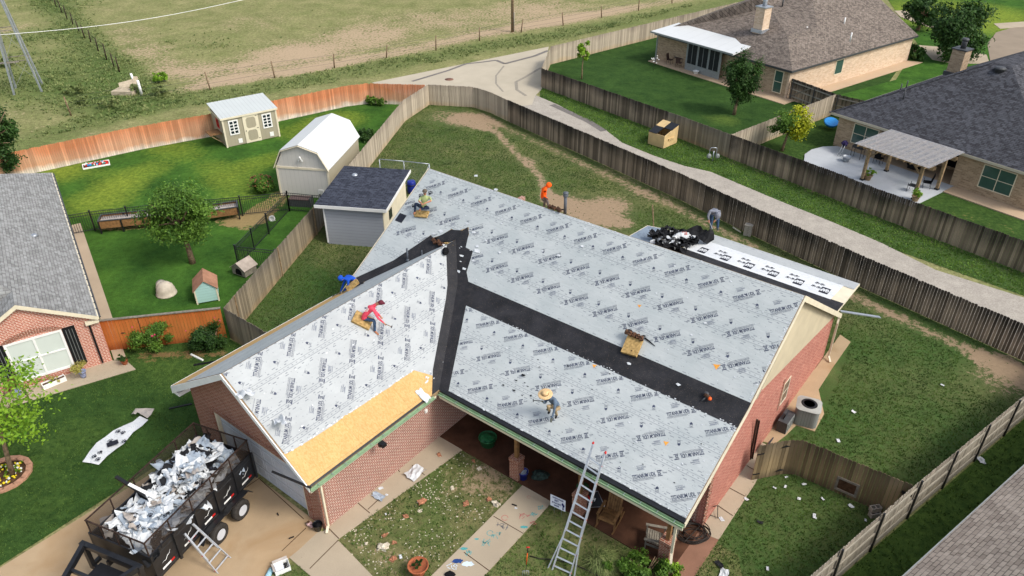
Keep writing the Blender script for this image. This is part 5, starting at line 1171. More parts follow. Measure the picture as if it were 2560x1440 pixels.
# ================= TREES AND PLANTS =================
def PY(px, py, Y):
    "point of the picture ray at world depth Y"
    x = (px - 1280) / FPX; y = (py - 720) / FPX
    d = Vector((x, math.cos(PITCH) - y * math.sin(PITCH), -math.sin(PITCH) - y * math.cos(PITCH)))
    return Vector((0, 0, CH)) + d * (Y / d.y)
def leaves(c, rad, n, size, seedk=0, clump=28, shell=.55, two=None, tmul=1.0, squash=None):
    "leaf faces gathered in clumps through the crown's volume"
    vs, fs, tn, mi = [], [], [], []
    cl = []
    for _ in range(clump):
        while True:
            d = Vector((U(-1, 1), U(-1, 1), U(-1, 1)))
            if .15 < d.length < 1: break
        d = d.normalized() * (shell + (1 - shell) * d.length) * (U(.72, 1.05) if rnd() < .8 else U(1.02, 1.28))
        cl.append((Vector((d.x * rad[0], d.y * rad[1], d.z * rad[2])), U(.22, .4) * min(rad), U(-.25, .25)))
    for i in range(n):
        q, r, tt = cl[int(rnd() * clump)]
        g_ = Vector((random.gauss(0, .5), random.gauss(0, .5), random.gauss(0, .45))) * r * 1.15
        p = c + q + g_
        nrm = (q.normalized() * .7 + Vector((U(-1, 1), U(-1, 1), U(-.4, 1.4)))).normalized()
        a = nrm.orthogonal().normalized(); a = (Matrix.Rotation(U(0, 6.28), 3, nrm) @ a); b = nrm.cross(a); s = size * U(.6, 1.3)
        k = len(vs); vs += [p - a * s, p - b * s * .5 + nrm * s * .1, p + a * s, p + b * s * .5 + nrm * s * .1]
        fs.append((k, k + 1, k + 2, k + 3)); tn.append(max(0, min(1, (.5 + tt + U(-.28, .28)) * tmul))); mi.append(1 if two and two(p, q) else 0)
    return vs, fs, tn, mi
def leafobj(name, data, mats, parent=None, loc=None):
    vs, fs, tn, mi = data; loc = parent.location if parent is not None else Vector(loc)
    me = bpy.data.meshes.new(name); me.from_pydata([tuple(v - loc) for v in vs], [], fs)
    for mt in (mats if isinstance(mats, list) else [mats]): me.materials.append(mt)
    me.polygons.foreach_set('material_index', mi); me.attributes.new('tone', 'FLOAT', 'FACE').data.foreach_set('value', tn)
    o = bpy.data.objects.new(name, me); sc.collection.objects.link(o)
    if parent is not None: o.parent = parent
    else: o.location = loc
    return o
def tree(name, label, base, cpx, rpx, n, size, mt, tr=.16, two=None, clump=34, shell=.5, cat='tree', flat=.85, group=None, basez=0):
    b = G(*base) if not isinstance(base, Vector) else base; b = Vector((b.x, b.y, 0)); c = PY(cpx[0], cpx[1], b.y); dep = (c - Vector((0, 0, CH))).length
    rx, rz = rpx[0] * dep / FPX * .80, rpx[1] * dep / FPX * .78
    root = thing(name, label, cat, b, group)
    m = MB(); top = Vector((c.x * .7 + b.x * .3, b.y, c.z - rz * .35)); mid = b.lerp(top, .55) + Vector((U(-.05, .05), U(-.05, .05), 0))
    m.tube([b, b.lerp(mid, .5) + Vector((U(-.03, .03), 0, 0)), mid, top], [tr * 1.25, tr, tr * .85, tr * .6], 9)
    for k in range(9):
        a = 6.283 * k / 9 + U(-.3, .3); e = c + Vector((math.cos(a) * rx * .7, math.sin(a) * rx * .6, U(-.3, .65) * rz)); s_ = mid.lerp(top, U(.5, 1))
        m.tube([s_, s_.lerp(e, .5) + Vector((0, 0, .12)), e], [tr * .42, tr * .28, tr * .1], 5)
    m.build('trunk', M_bark, root)
    leafobj('crown', leaves(c, (rx, rx * flat, rz), n, size, 0, clump, shell, two), mt, root); return root
tree('shade_tree', 'round bushy green tree on the lawn left of the doghouses', (482, 658), (440, 533), (86, 78), 13500, .085, M_leaf, .15, clump=60, shell=.35)
tree('shade_tree', 'dark green tree on the far lawn in front of the brick house corner', (1835, 287), (1857, 197), (54, 66), 11000, .10, M_leafd, .13, clump=46, shell=.35)
tree('sapling', 'thin young tree on the far lawn beside the pale silver fence', (1454, 198), (1460, 132), (19, 30), 1500, .11, M_leafl, .06, clump=14)
tree('shade_tree', 'small tree with yellow leaves on its right side behind the alley fence', (1955, 378), (1979, 309), (48, 42), 7500, .10, [M_leaf, M_leafy], .1, lambda p, q: q.x > U(-.5, .3), clump=40, shell=.35)
tree('shade_tree', 'smaller dark tree at the top right beside the white path', (2294, 76), (2312, 26), (46, 38), 5000, .17, M_leafd, .2)
tree('shade_tree', 'large dark tree by the street behind the dark roof chimney', (2388, 150), (2402, 74), (66, 72), 10000, .17, M_leafd, .28, clump=46)
tree('shade_tree', 'dark tree leaning in at the left edge above the orange fence', (-40, 445), (-8, 330), (52, 88), 8000, .11, M_leafd, .2)
tree('young_tree', 'light green young tree in the stone ring at the lower left', (33, 1190), (-14, 1000), (136, 112), 3100, .085, M_leafl, .09, clump=60, shell=.6)
def bush(name, label, px, rpx, n, size, mt, h=.8, flowers=None, nf=0, group=None, clump=22, stem=True):
    b = Vector((*G(*px).xy, 0)); dep = (b - Vector((0, 0, CH))).length; rx = rpx * dep / FPX
    root = thing(name, label, 'shrub', b, group); c = b + Vector((0, 0, h * .55))
    if stem:
        m = MB()
        for k in range(6): a = U(0, 6.28); m.tube([b, b + Vector((math.cos(a) * rx * .5, math.sin(a) * rx * .5, h * .7))], [.03, .012], 5)
        m.build('stem', M_bark, root)
    leafobj('foliage', leaves(c, (rx * .9, rx * .8, h * .45), n, size, 0, clump + 8, .3), mt, root)
    if flowers:
        m = MB()
        for _ in range(nf):
            d = Vector((U(-1, 1), U(-1, 1), U(.1, 1))).normalized(); m.ball(c + Vector((d.x * rx, d.y * rx * .9, d.z * h * .55)), U(.03, .055), 6, 0, None, .3)
        m.build('flowers', flowers, root)
    return root
bush('rose_bush', 'rose bush with pink blooms in front of the orange gate', (392, 868), 50, 9500, .055, M_leaf, 1.5, M_petal, 8)
bush('rose_bush', 'darker rose bush at the right end of the orange fence', (528, 868), 50, 9500, .055, M_leafd, 1.4, M_petal, 5)
bush('photinia_shrub', 'round shrub with reddish tips beside the white barn', (658, 482), 31, 3200, .075, [M_leaf], 1.15, M_leafr, 60)
bush('shrub', 'left of two small shrubs at the orange fence beyond the barn', (928, 262), 13, 700, .10, M_leaf, .8)
bush('shrub', 'right of two small shrubs at the orange fence beyond the barn', (952, 264), 12, 600, .10, M_leaf, .7)
bush('shrub', 'dark ivy-like shrub squeezed between the barn and the silver fence', (918, 350), 24, 2000, .10, M_leafd, .9)
bush('shrub', 'rounded dark shrub at the far corner of the tan brick house', (2284, 150), 21, 1800, .13, M_leafd, 1.6)
bush('shrub', 'bright green shrub bed at the bottom beside the wooden chair', (1610, 1445), 82, 7500, .05, M_leaf, .75, clump=40)
bush('shrub', 'small green shrub beside the corner brick pier at the bottom edge', (1672, 1440), 28, 1800, .05, M_leafl, .6)
bush('shrub', 'lone rounded green shrub in the pasture right of the white posts', (403, 205), 20, 900, .13, M_leafl, .9)
for px, r_, lb in (((210, 262), 14, 'tall yellow-green weed clump above the orange fence at left'), ((282, 268), 30, 'low spreading green weeds below the broken concrete slab'), ((345, 232), 18, 'dark green weeds at the foot of the white posts'), ((400, 238), 18, 'green weed clump right of the white posts'), ((185, 235), 24, 'broad weed clump left of the broken concrete slab'), ((20, 165), 20, 'dark weed clump at the windmill legs')):
    bush('weed_clump', lb, px, r_, 700, .14, M_weed, .8, stem=False)
og = Vector((*G(1500, 1418).xy, 0)); r_ = thing('ornamental_grass', 'fountain-like straw-yellow ornamental grass between the ladder and the shrubs', 'grass plant', og)
vs, fs, tn, mi = [], [], [], []
for _ in range(1100):
    a = random.gauss(-.3, 1.1); l_ = U(.25, .72); d = Vector((math.cos(a), math.sin(a), 0)); p = og + Vector((U(-.25, .25), U(-.2, .2), 0)); s_ = Vector((-d.y, d.x, 0)) * .008
    q = p + d * l_ * .3 + Vector((0, 0, l_ * .75)); e = p + d * l_ * 1.0 + Vector((0, 0, l_ * .5)); k = len(vs)
    vs += [p - s_, p + s_, q + s_, q - s_, e]; fs += [(k, k + 1, k + 2, k + 3), (k + 3, k + 2, k + 4)]; t_ = rnd(); tn += [t_, t_]; mi += [0, 0]
leafobj('blades', (vs, fs, tn, mi), M_weed, r_)
# ================= YARD OBJECTS =================
def V0(px, py): return Vector((*G(px, py).xy, 0))
def face_frame(p, px2, py2): q = G(px2, py2); return FM(p, math.atan2(q.y - p.y, q.x - p.x))
# flower ring
c = V0(10, 1190); fb = thing('flower_bed', 'round flower bed edged with pink stone blocks at the lower left tree', 'flower bed', c); R_ = (V0(72, 1182) - c).length
for i in range(15):
    a = 6.283 * i / 15; m = MB(FM(c + Vector((math.cos(a) * R_, math.sin(a) * R_, 0)), a)); m.prism([(-.11, -.17 - .02, 0), (.11, -.21, 0), (.11, .21, 0), (-.11, .19, 0)], (0, 0, .12)); m.build('edging_stone', plain('pink_edging_stone', S(182, 138, 112), .9, .15, var=.15, sc_=9) if i == 0 else bpy.data.materials['pink_edging_stone'], fb)
m = MB(); m.lathe(c, [(R_ - .1, 0), (R_ - .1, .05), (0, .08)], 20); m.build('soil', M_soil, fb)
m = MB()
for _ in range(90): a, q = U(0, 6.28), U(.2, R_ - .2); m.ball(c + Vector((math.cos(a) * q, math.sin(a) * q, .13)), U(.03, .06), 5, 0 if rnd() < .7 else 1, None, .3)
m.build('flowers', [M_yell, M_wpetal], fb)
leafobj('foliage', leaves(c + Vector((0, 0, .1)), (R_ * .75, R_ * .75, .1), 1300, .05, 0, 20, .2), M_leafl, fb)
def pot(name, label, px, r, h, mt, plant=None, ph=.3, n=500, pr=None, cat='plant pot', prof=None):
    p = V0(*px) + Vector((0, 0, .055)); root = thing(name, label, cat, p); m = MB(); m.lathe(p, prof or [(r * .65, 0), (r * .8, h * .4), (r, h), (r * 1.1, h), (r * 1.1, h * .88), (r * .9, h * .86), (r * .85, h * .8), (0, h * .8)], 16); m.build('pot', mt, root)
    if plant: leafobj('plant', leaves(p + Vector((0, 0, h + ph * .5)), (pr or r * 1.4, pr or r * 1.4, ph * .55), n, .045, 0, 12, .3), plant, root)
    return root
M_talav = plain('blue_white_glazed_pot', S(150, 160, 196), .25, .5, var=.4, sc_=14)
pot('plant_pot', 'blue and white glazed pot with a yellowish plant below the shuttered window', (211, 945), .16, .36, M_talav, M_strawg, .55, 900, .3)
pot('plant_pot', 'blue and white glazed pot with reddish plant partly behind the young tree', (48, 992), .18, .34, M_talav, M_leafr, .6, 900, .32)
pot('plant_pot', 'small terracotta pot with a green plant beside the orange gate', (314, 912), .17, .26, M_terra, M_leafd, .25, 500, .26)
pot('plant_pot', 'white-rimmed round planter on the patio in front of the screened room', (1739, 186), .28, .3, M_white, None)
pot('plant_pot', 'terracotta pot with a dark plant among the gravel at the bottom edge', (1047, 1434), .33, .4, M_terra, M_leafd, .14, 500, .2)
pot('steel_tub', 'round steel tub on the pale patio beside the grill', (2114, 406), .3, .42, M_galv, None)
pot('plant_pot', 'square-looking planter with a fern beside the left pergola post', (2167, 452), .28, .4, M_wood, M_leafl, .5, 900, .4)
pot('plant_pot', 'wooden planter with a fern at the right pergola post foot', (2286, 505), .25, .4, M_wood, M_leafl, .5, 700, .35)
p = V0(138, 962) + Vector((0, 0, .055)); PMx = face_frame(p, 172, 948); r_ = thing('window_planter', 'long white planter box with sparse flowers under the shuttered window', 'planter', p)
m = MB(PMx); m.box(-.48, .48, -.14, -.11, 0, .22); m.box(-.48, .48, .11, .14, 0, .22); m.box(-.48, -.45, -.11, .11, 0, .22); m.box(.45, .48, -.11, .11, 0, .22); m.box(-.45, .45, -.11, .11, 0, .02); m.build('box', M_white, r_)
m = MB(PMx); m.box(-.45, .45, -.11, .11, .02, .17); m.build('soil', M_soil, r_); leafobj('plant', leaves(PMx @ Vector((0, 0, .3)), (.4, .12, .16), 260, .04, 0, 9, .2), M_strawg, r_)
# dog houses
p = V0(417, 735); r_ = thing('dog_house', 'round beige plastic igloo doghouse on the lawn', 'doghouse', p)
M_igloo = plain('beige_moulded_plastic', S(186, 176, 158), .6, .3, var=.12, sc_=4)
m = MB(); m.lathe(p, [(.52, 0), (.54, .07), (.5, .09), (.48, .3), (.4, .52), (.25, .68), (.1, .75), (0, .76)], 22); m.build('shell', M_igloo, r_)
m = MB(); q = p + Vector((-.28, .3, .0)); m.tube([q + Vector((0, -.15, .3)), q + Vector((-.16, .25, .3))], .27, 14); m.build('entry_tunnel', M_igloo, r_)
def doghouse(label, fp, fq, depth, hw, hp, wall, roofm, door=True, over=.08, tz=.08):
    a = V0(*fp); b = V0(*fq); Mx = FM(a, math.atan2(b.y - a.y, b.x - a.x)); w = (b - a).length; root = thing('dog_house', label, 'doghouse', Mx @ Vector((w / 2, depth / 2, 0)))
    m = MB(Mx); m.prism([(0, 0, tz), (w, 0, tz), (w, 0, hw), (w / 2, 0, hp), (0, 0, hw)][::-1], (0, depth, 0)); m.build('wall', wall, root)
    s_ = (hp - hw) / (w / 2); m = MB(Mx)
    for sg in (0, 1):
        x0 = -over if sg == 0 else w + over; m.prism([(x0, -over, hw - s_ * over + .005), (w / 2, -over, hp + .005), (w / 2, depth + over, hp + .005), (x0, depth + over, hw - s_ * over + .005)], (0, 0, .03))
    m.build('roof', roofm, root)
    if door:
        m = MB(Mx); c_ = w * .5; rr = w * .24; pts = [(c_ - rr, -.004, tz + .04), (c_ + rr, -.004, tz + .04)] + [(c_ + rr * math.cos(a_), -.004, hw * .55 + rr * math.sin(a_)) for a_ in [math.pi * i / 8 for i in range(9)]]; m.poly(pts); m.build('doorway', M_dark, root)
    return root, Mx, w
doghouse('small weathered doghouse with an arched doorway beside the iron fence', (583, 686), (615, 697), .85, .52, .86, M_woodg, plain('grey_plywood', S(170, 158, 146), .85, .15, var=.15, sc_=3))
r_, Mx, w = doghouse('mint green lap-sided doghouse with a faded brown roof', (494, 762), (549, 752), 1.25, .85, 1.35, M_lapm, plain('faded_brown_roofing', S(164, 122, 98), .9, .12, var=.16, sc_=3), False)
m = MB(Mx); m.box(-.02, .05, -.025, -.002, 0, .86); m.box(w - .05, w + .02, -.025, -.002, 0, .86); m.box(w + .002, w + .025, 0, .06, 0, .84); m.build('corner_trim', M_trim, r_)
# raised planters, toys, storage bench
def planter(label, a, b, dp, h0, h1, g=None, name='raised_planter'):
    A_, B_ = V0(*a), V0(*b); Mx = FM(A_, math.atan2(B_.y - A_.y, B_.x - A_.x)); w = (B_ - A_).length; root = thing(name, label, 'raised planter', Mx @ Vector((w / 2, dp / 2, 0)))
    m = MB(Mx); m.box(0, w, 0, .03, h0, h1); m.box(0, w, dp - .03, dp, h0, h1); m.box(0, .03, .03, dp - .03, h0, h1); m.box(w - .03, w, .03, dp - .03, h0, h1); m.box(.03, w - .03, .03, dp - .03, h0, h0 + .02); m.build('side_board', M_woodb, root)
    m = MB(Mx); m.box(.03, w - .03, .03, dp - .03, h0 + .02, h1 - .1); m.build('soil', M_scrapt, root)
    m = MB(Mx); z = h1
    for a_ in ((-.04, w + .04, -.04, .05), (-.04, w + .04, dp - .05, dp + .04), (-.04, .05, .05, dp - .05), (w - .05, w + .04, .05, dp - .05)): m.box(a_[0], a_[1], a_[2], a_[3], z, z + .04)
    m.build('top_rim', M_dkgrey, root); n = max(2, int(w / 1.2) + 1)
    for i in range(n):
        for y in (0, dp): x = w * i / (n - 1); m = MB(Mx); m.box(x - .04, x + .04, y - .045, y + .045, 0, z - .001); m.build('leg', M_blkmetal, root)
planter('longer raised planter with black rim left of the round tree by the iron fence', (255, 585), (420, 568), .9, .35, .85)
planter('shorter raised planter with black rim right of the round tree by the iron fence', (520, 560), (600, 548), .9, .35, .85)
a_, b_ = V0(208, 425), V0(276, 413); Mx = FM(a_, math.atan2(b_.y - a_.y, b_.x - a_.x)); w = (b_ - a_).length; r_ = thing('toy_bed', 'low white-edged bed filled with small coloured ornaments by the orange fence', 'garden bed', Mx @ Vector((w / 2, .4, 0)))
m = MB(Mx); m.box(0, w, 0, .05, 0, .12); m.box(0, w, .85, .9, 0, .12); m.box(0, .05, .05, .85, 0, .12); m.box(w - .05, w, .05, .85, 0, .12); m.build('border', M_white, r_)
m = MB(Mx); m.box(.05, w - .05, .05, .85, 0, .05); m.build('soil', M_soil, r_); m = MB(Mx)
for _ in range(46): m.ball((U(.15, w - .15), U(.15, .75), U(.07, .16)), U(.04, .1), 6, int(U(0, 4.99)), None, .3)
m.build('ornaments', [M_red, M_skybl, M_white, M_greenpl, M_chalkb], r_)
p = V0(752, 518); Mx = FM(p, -.12); r_ = thing('storage_bench', 'dark brown storage bench against the white barn behind the iron fence', 'bench', p); M_dkbr = plain('dark_brown_resin', S(92, 76, 74), .6, .3, var=.12)
m = MB(Mx); m.box(-.75, .7, 0, .6, 0, .5); m.box(.62, .7, -.02, .62, .5, .62); m.build('box', M_dkgrey, r_); m = MB(Mx); m.box(-.78, .6, -.02, .62, .502, .55); m.build('lid', M_dkbr, r_)
p = V0(681, 552); r_ = thing('cable_reel', 'small white plastic reel lying by the iron dog-run fence', 'reel', p); m = MB(); m.lathe(p + Vector((0, 0, .16)), [(.11, -.05), (.2, -.05), (.2, .05), (.11, .05), (.11, -.05)], 12, R=Matrix.Rotation(1.2, 3, 'X')); m.box(p.x - .2, p.x + .2, p.y - .05, p.y + .05, 0, .05); m.build('rim', M_white, r_)
p = V0(1030, 482); r_ = thing('plastic_barrel', 'dark blue barrel in the chain link kennel behind the grey shed', 'barrel', p + Vector((0, 0, .0))); m = MB(); m.lathe(p, [(.27, 0), (.3, .2), (.3, .65), (.27, .85), (.25, .87), (0, .86)], 16); m.build('drum', M_bluepl, r_); m = MB(); m.lathe(p, [(.312, .6), (.312, .66)], 16); m.build('hoop', M_blkmetal, r_)
# windmill tower, posts, slab
r_ = thing('windmill_tower', 'weathered four-legged steel windmill tower in the weeds at the upper left', 'tower', V0(62, 225)); bc = V0(72, 225); HT = 13.0; hw_ = 1.3
ang = .45; cr = [Vector((math.cos(ang + k * math.pi / 2 + .785), math.sin(ang + k * math.pi / 2 + .785), 0)) * hw_ * 1.2 for k in range(4)]; apex = bc + Vector((-.5, .2, HT))
def tw(k, t): return (bc + cr[k]).lerp(apex + cr[k] * .08, t)
for k in range(4): m = MB(); m.beam(tw(k, 0), tw(k, 1), .13, .13); m.build('leg', M_galv, r_)
for t in (.22, .42, .62): 
    m = MB(); [m.beam(tw(k, t), tw((k + 1) % 4, t), .06, .06) for k in range(4)]; m.build('girt', M_woodg, r_)
m = MB(); [(m.beam(tw(k, 0.02), tw((k + 1) % 4, .22), .02, .02), m.beam(tw(k, .22), tw((k + 1) % 4, .42), .02, .02)) for k in range(4)]; m.build('cross_wire', M_grey, r_)
m = MB(); m.obox(tw(1, .2) .lerp(tw(2, .2), .5), 1.9, .5, .06, Matrix.Rotation(ang, 3, 'Z')); m.build('platform', M_woodg, r_)
for lb, a, b in (('upper of two leaning white wooden posts by the broken concrete slab', (336, 208), (327, 184)), ('lower of two leaning white wooden posts by the broken concrete slab', (355, 238), (344, 201))):
    q = V0(*a); e = PY(b[0], b[1], q.y - .1); m = MB(); m.tube([q, e], [.13, .11], 8); single('white_post', m, M_white, lb, 'post')
p = V0(318, 232); r_ = MB(); M_brk = plain('broken_concrete', S(186, 172, 148), .95, .12, var=.15, sc_=4, bump=.4)
r_.prism([p + Vector(q) for q in ((-1.1, -.7, 0), (.9, -.9, 0), (1.1, .4, 0), (.3, 1.0, 0), (-.9, .7, 0))], (0, 0, .35)); r_.obox(p + Vector((-.2, .7, .5)), 1.3, .9, .18, Matrix.Rotation(.5, 3, 'X') @ Matrix.Rotation(.4, 3, 'Z')); r_.obox(p + Vector((.5, .9, .7)), .35, 1.1, .2, Matrix.Rotation(.7, 3, 'X')); single('concrete_rubble', r_, M_brk, 'broken tan concrete slab lying in the weeds beside the white posts', 'rubble')
# alley: dumpster, gas meters, manhole
a_, b_ = V0(1619, 361), V0(1658, 374); Mx = FM(a_, math.atan2(b_.y - a_.y, b_.x - a_.x)); w = (b_ - a_).length; dpt = (V0(1691, 359) - b_).length
dz = thing('dumpster', 'tan metal dumpster with black lids on the alley verge', 'dumpster', Mx @ Vector((w / 2, dpt / 2, 0)))
zf, zb = 1.05, 1.5
m = MB(Mx); t_ = .04
m.prism([(0, 0, .08), (0, dpt, .08), (0, dpt, zb), (0, 0, zf)], (t_, 0, 0)); m.prism([(w - t_, 0, .08), (w - t_, dpt, .08), (w - t_, dpt, zb), (w - t_, 0, zf)], (t_, 0, 0)); m.box(t_, w - t_, 0, t_, .08, zf); m.box(t_, w - t_, dpt - t_, dpt, .08, zb); m.box(t_, w - t_, t_, dpt - t_, .08, .12)
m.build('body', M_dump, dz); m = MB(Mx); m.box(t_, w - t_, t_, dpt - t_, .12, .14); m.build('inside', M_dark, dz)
sl_ = (zb - zf) / dpt
def lid(x0, x1, y0, y1, mt, lift=.0): m = MB(Mx); m.prism([(x0, y0, zf + sl_ * y0 + .01), (x1, y0, zf + sl_ * y0 + .01), (x1, y1, zf + sl_ * y1 + .01 + lift), (x0, y1, zf + sl_ * y1 + .01 + lift)], (0, 0, .035)); m.build('lid', mt, dz)
lid(-.03, w * .97, -.03 + dpt * .0, dpt * .48, M_blackpl) if False else None
lid(-.02, w * .5, -.03, dpt * .5, M_blackpl); lid(w * .5, w + .02, dpt * .5, dpt + .02, M_blackpl); lid(-.02, w * .48, dpt * .52, dpt + .02, M_dump)
m = MB(Mx); m.box(-.1, -.001, dpt * .3, dpt * .7, .6, .72); m.box(w + .001, w + .1, dpt * .3, dpt * .7, .6, .72); m.build('lift_pocket', M_dump, dz)
p = V0(1781, 403); r_ = thing('gas_meters', 'pair of grey gas meters on pipes beside the alley fence', 'gas meter', p)
m = MB(); m.tube([p + Vector((-.3, 0, .3)), p + Vector((-.3, 0, .95)), p + Vector((-.2, 0, 1.05)), p + Vector((.15, 0, 1.05)), p + Vector((.2, 0, .95)), p + Vector((.2, 0, .3))], .03, 6); m.tube([p, p + Vector((0, 0, .8))], .04, 6); m.build('pipe', M_galv, r_)
for dx in (-.32, .3): m = MB(); m.ball(p + Vector((dx, -.05, .42)), (.17, .13, .2), 10); m.box(p.x + dx - .1, p.x + dx + .1, p.y - .2, p.y - .12, .36, .52); m.build('meter', M_grey, r_)
m = MB(); m.lathe(V0(1123, 199) + Vector((0, 0, .021)), [(.42, 0), (.42, .012), (0, .012)], 20); single('manhole_cover', m, plain('rusty_manhole', S(122, 88, 74), .8, .2, var=.2, sc_=8), 'round rusty manhole cover in the concrete alley', 'manhole cover')
p = V0(1120, 262); r_ = thing('hoop_frame', 'small wooden frame with a ring hung on the pale fence corner', 'hoop', p + Vector((0, 0, .6))); m = MB(); q = p + Vector((0, .15, 1.0))
for a, b in (((-.35, 0, -.3), (.35, 0, -.3)), ((-.35, 0, .3), (.35, 0, .3)), ((-.35, 0, -.3), (-.35, 0, .3)), ((.35, 0, -.3), (.35, 0, .3)), ((0, 0, -.3), (0, 0, .3))): m.beam(q + Vector(a), q + Vector(b), .05, .04)
m.build('frame', M_woodg, r_)
# --- air conditioner and boxes ---
p = V0(2012, 1052); Mx = FM(p, -HA + .25); ac = thing('air_conditioner', 'grey round-cornered air conditioner on a concrete pad beside the brick side wall', 'air conditioner', p)
def rsq(r, cr, z, n=5): return [(sx * (r - cr) + cr * math.cos(a), sy * (r - cr) + cr * math.sin(a), z) for sx, sy, a0 in ((1, 1, 0), (-1, 1, 1), (-1, -1, 2), (1, -1, 3)) for a in [(a0 + i / n) * math.pi / 2 for i in range(n + 1)]]
M_acb = ribbed('ac_louvres', S(140, 142, 138), .11, .7, 0, .62, .5, .18); M_act = plain('ac_top_paint', S(164, 166, 160), .45, .35, var=.06)
m = MB(Mx); m.prism(rsq(.47, .2, .06), (0, 0, .84), 0, .5); m.build('cabinet', M_acb, ac); m = MB(Mx)
o_, i_ = rsq(.5, .22, .905), [(math.cos(a) * .33, math.sin(a) * .33, .955) for a in [(k + 2.5 - 2.5) * 6.283 / 24 for k in range(24)]]
for k in range(24): j = (k + 1) % 24; m.poly([o_[k], o_[j], i_[j], i_[k]]); m.poly([(o_[k][0], o_[k][1], .87), (o_[j][0], o_[j][1], .87), o_[j], o_[k]])
m.build('top_cover', M_act, ac); m = MB(Mx); m.lathe((0, 0, .88), [(.33, .06), (.31, 0), (0, 0)], 20); m.build('fan_well', M_dark, ac); m = MB(Mx)
for r0 in (.08, .15, .22, .29): m.lathe((0, 0, .958), [(r0, 0), (r0 + .008, .004)], 20)
for k in range(4): a = k * math.pi / 2 + .4; m.prism([(0.03 * math.cos(a), .03 * math.sin(a), .90), (.27 * math.cos(a), .27 * math.sin(a), .90), (.27 * math.cos(a + .5), .27 * math.sin(a + .5), .915)], (0, 0, .006))
m.build('fan', M_blkmetal, ac)
p = V0(1960, 1068); Mx = FM(p, -HA); eb = thing('electric_box', 'low grey louvred electrical box against the brick side wall', 'utility box', p)
m = MB(Mx); m.box(-.2, .2, -.45, .45, 0, .6); m.build('cabinet', M_dkgrey, eb); m = MB(Mx); m.box(.201, .22, -.43, .43, .05, .56); lv = m.build('door', M_grey, eb)
m = MB(Mx)
for y in (-.3, -.05, .2): m.box(.221, .226, y, y + .07, .12, .48)
sub('louvre', m, M_dkgrey, lv)
p = L(-.12, 7.6); m = MB(FM(p, -HA)); m.obox((.18, 0, .32), .05, .55, .7, Matrix.Rotation(.35, 3, 'Y')); single('black_board', m, M_blkmetal, 'black panel leaning on the wall beside the electrical box', 'board')
p = L(-.1, 9.4); m = MB(FM(p, -HA)); m.obox((.14, 0, .45), .04, .4, .85, Matrix.Rotation(.2, 3, 'Y')); single('black_board', m, M_blkmetal, 'tall black panel leaning on the wall behind the air conditioner', 'board')
m = MB(); m.beam(V0(1874, 1150) + Vector((0, 0, .05)), HM @ PF(HM, 1893, 1049, 'x', -.1), .07, .05); m.beam(V0(1880, 1148) + Vector((0, 0, .05)), HM @ PF(HM, 1898, 1052, 'x', -.1), .07, .05); single('metal_strips', m, M_rustmetal, 'two dark metal strips leaning upright against the brick side wall', 'metal strip')
# hose coil
random.seed(5); m = MB(); c_ = V0(1730, 1338); pts = []
for i in range(260):
    a = i * .21; r0 = .42 + .18 * noise.noise(Vector((i * .035, 0, 0))) + .12 * math.sin(i * .13); cx = .30 * noise.noise(Vector((0, i * .021, 4))); cy = .30 * noise.noise(Vector((3, 0, i * .021)))
    pts.append(c_ + Vector((cx + r0 * 1.15 * math.cos(a), cy + r0 * .9 * math.sin(a), .07 + .10 * abs(noise.noise(Vector((i * .06, 7, 0)))) + i * .0004)))
qq = [V0(1776, 1290) + Vector((0, 0, .06)), V0(1793, 1300) + Vector((0, 0, .1)), V0(1792, 1275) + Vector((0, 0, .25)), HM @ PF(HM, 1784, 1266, 'x', -.16)]
m.tube(pts + qq, .018, 6); single('garden_hose', m, M_hose, 'tangled coil of dark garden hose at the porch corner', 'hose')
m = MB(); m.tube([V0(x, y) + Vector((0, 0, .07)) for x, y in ((1325, 1393), (1350, 1400), (1385, 1402), (1430, 1412), (1460, 1425), (1500, 1445))], .018, 6); single('garden_hose', m, M_hose, 'dark hose lying straight across the grass under the ladder', 'hose')
random.seed(21)
# cinder blocks and meter box
def cinder(label, p, ang, n=1):
    Mx = FM(p, ang); m = MB(Mx); m.box(-.2, .2, -.1, -.065, 0, .2); m.box(-.2, .2, .065, .1, 0, .2)
    for x in (-.2, -.02, .165): m.box(x, x + .035, -.065, .065, 0, .2)
    single('cinder_block', m, M_cinder, label, 'concrete block')
cinder('hollow concrete block upright at the foot of the rail fence, upper of two', V0(2183, 1286) + Vector((0, 0, .21)), .2); cinder('hollow concrete block at the foot of the rail fence, lower of two', V0(2185, 1290), .25)
p = V0(1868, 588); r_ = thing('utility_box', 'beige utility box on the ground at the foot of the alley fence', 'utility box', p); m = MB(FM(p, -HA + .2)); m.box(-.22, .22, -.16, .16, 0, .68); m.build('cabinet', M_cinder, r_); m = MB(FM(p, -HA + .2)); m.box(-.24, .24, -.18, .18, .68, .73); m.build('lid', M_cinder, r_); m = MB(FM(p, -HA + .2)); m.box(-.005, .005, -.164, -.161, .02, .66); m.build('seam', M_dkgrey, r_)
m = MB(); m.tube([V0(1852, 583) + Vector((0, 0, .06)), V0(1832, 570) + Vector((0, 0, .05))], .045, 8); single('white_pipe', m, M_trim, 'short pale pipe lying left of the beige utility box', 'pipe')
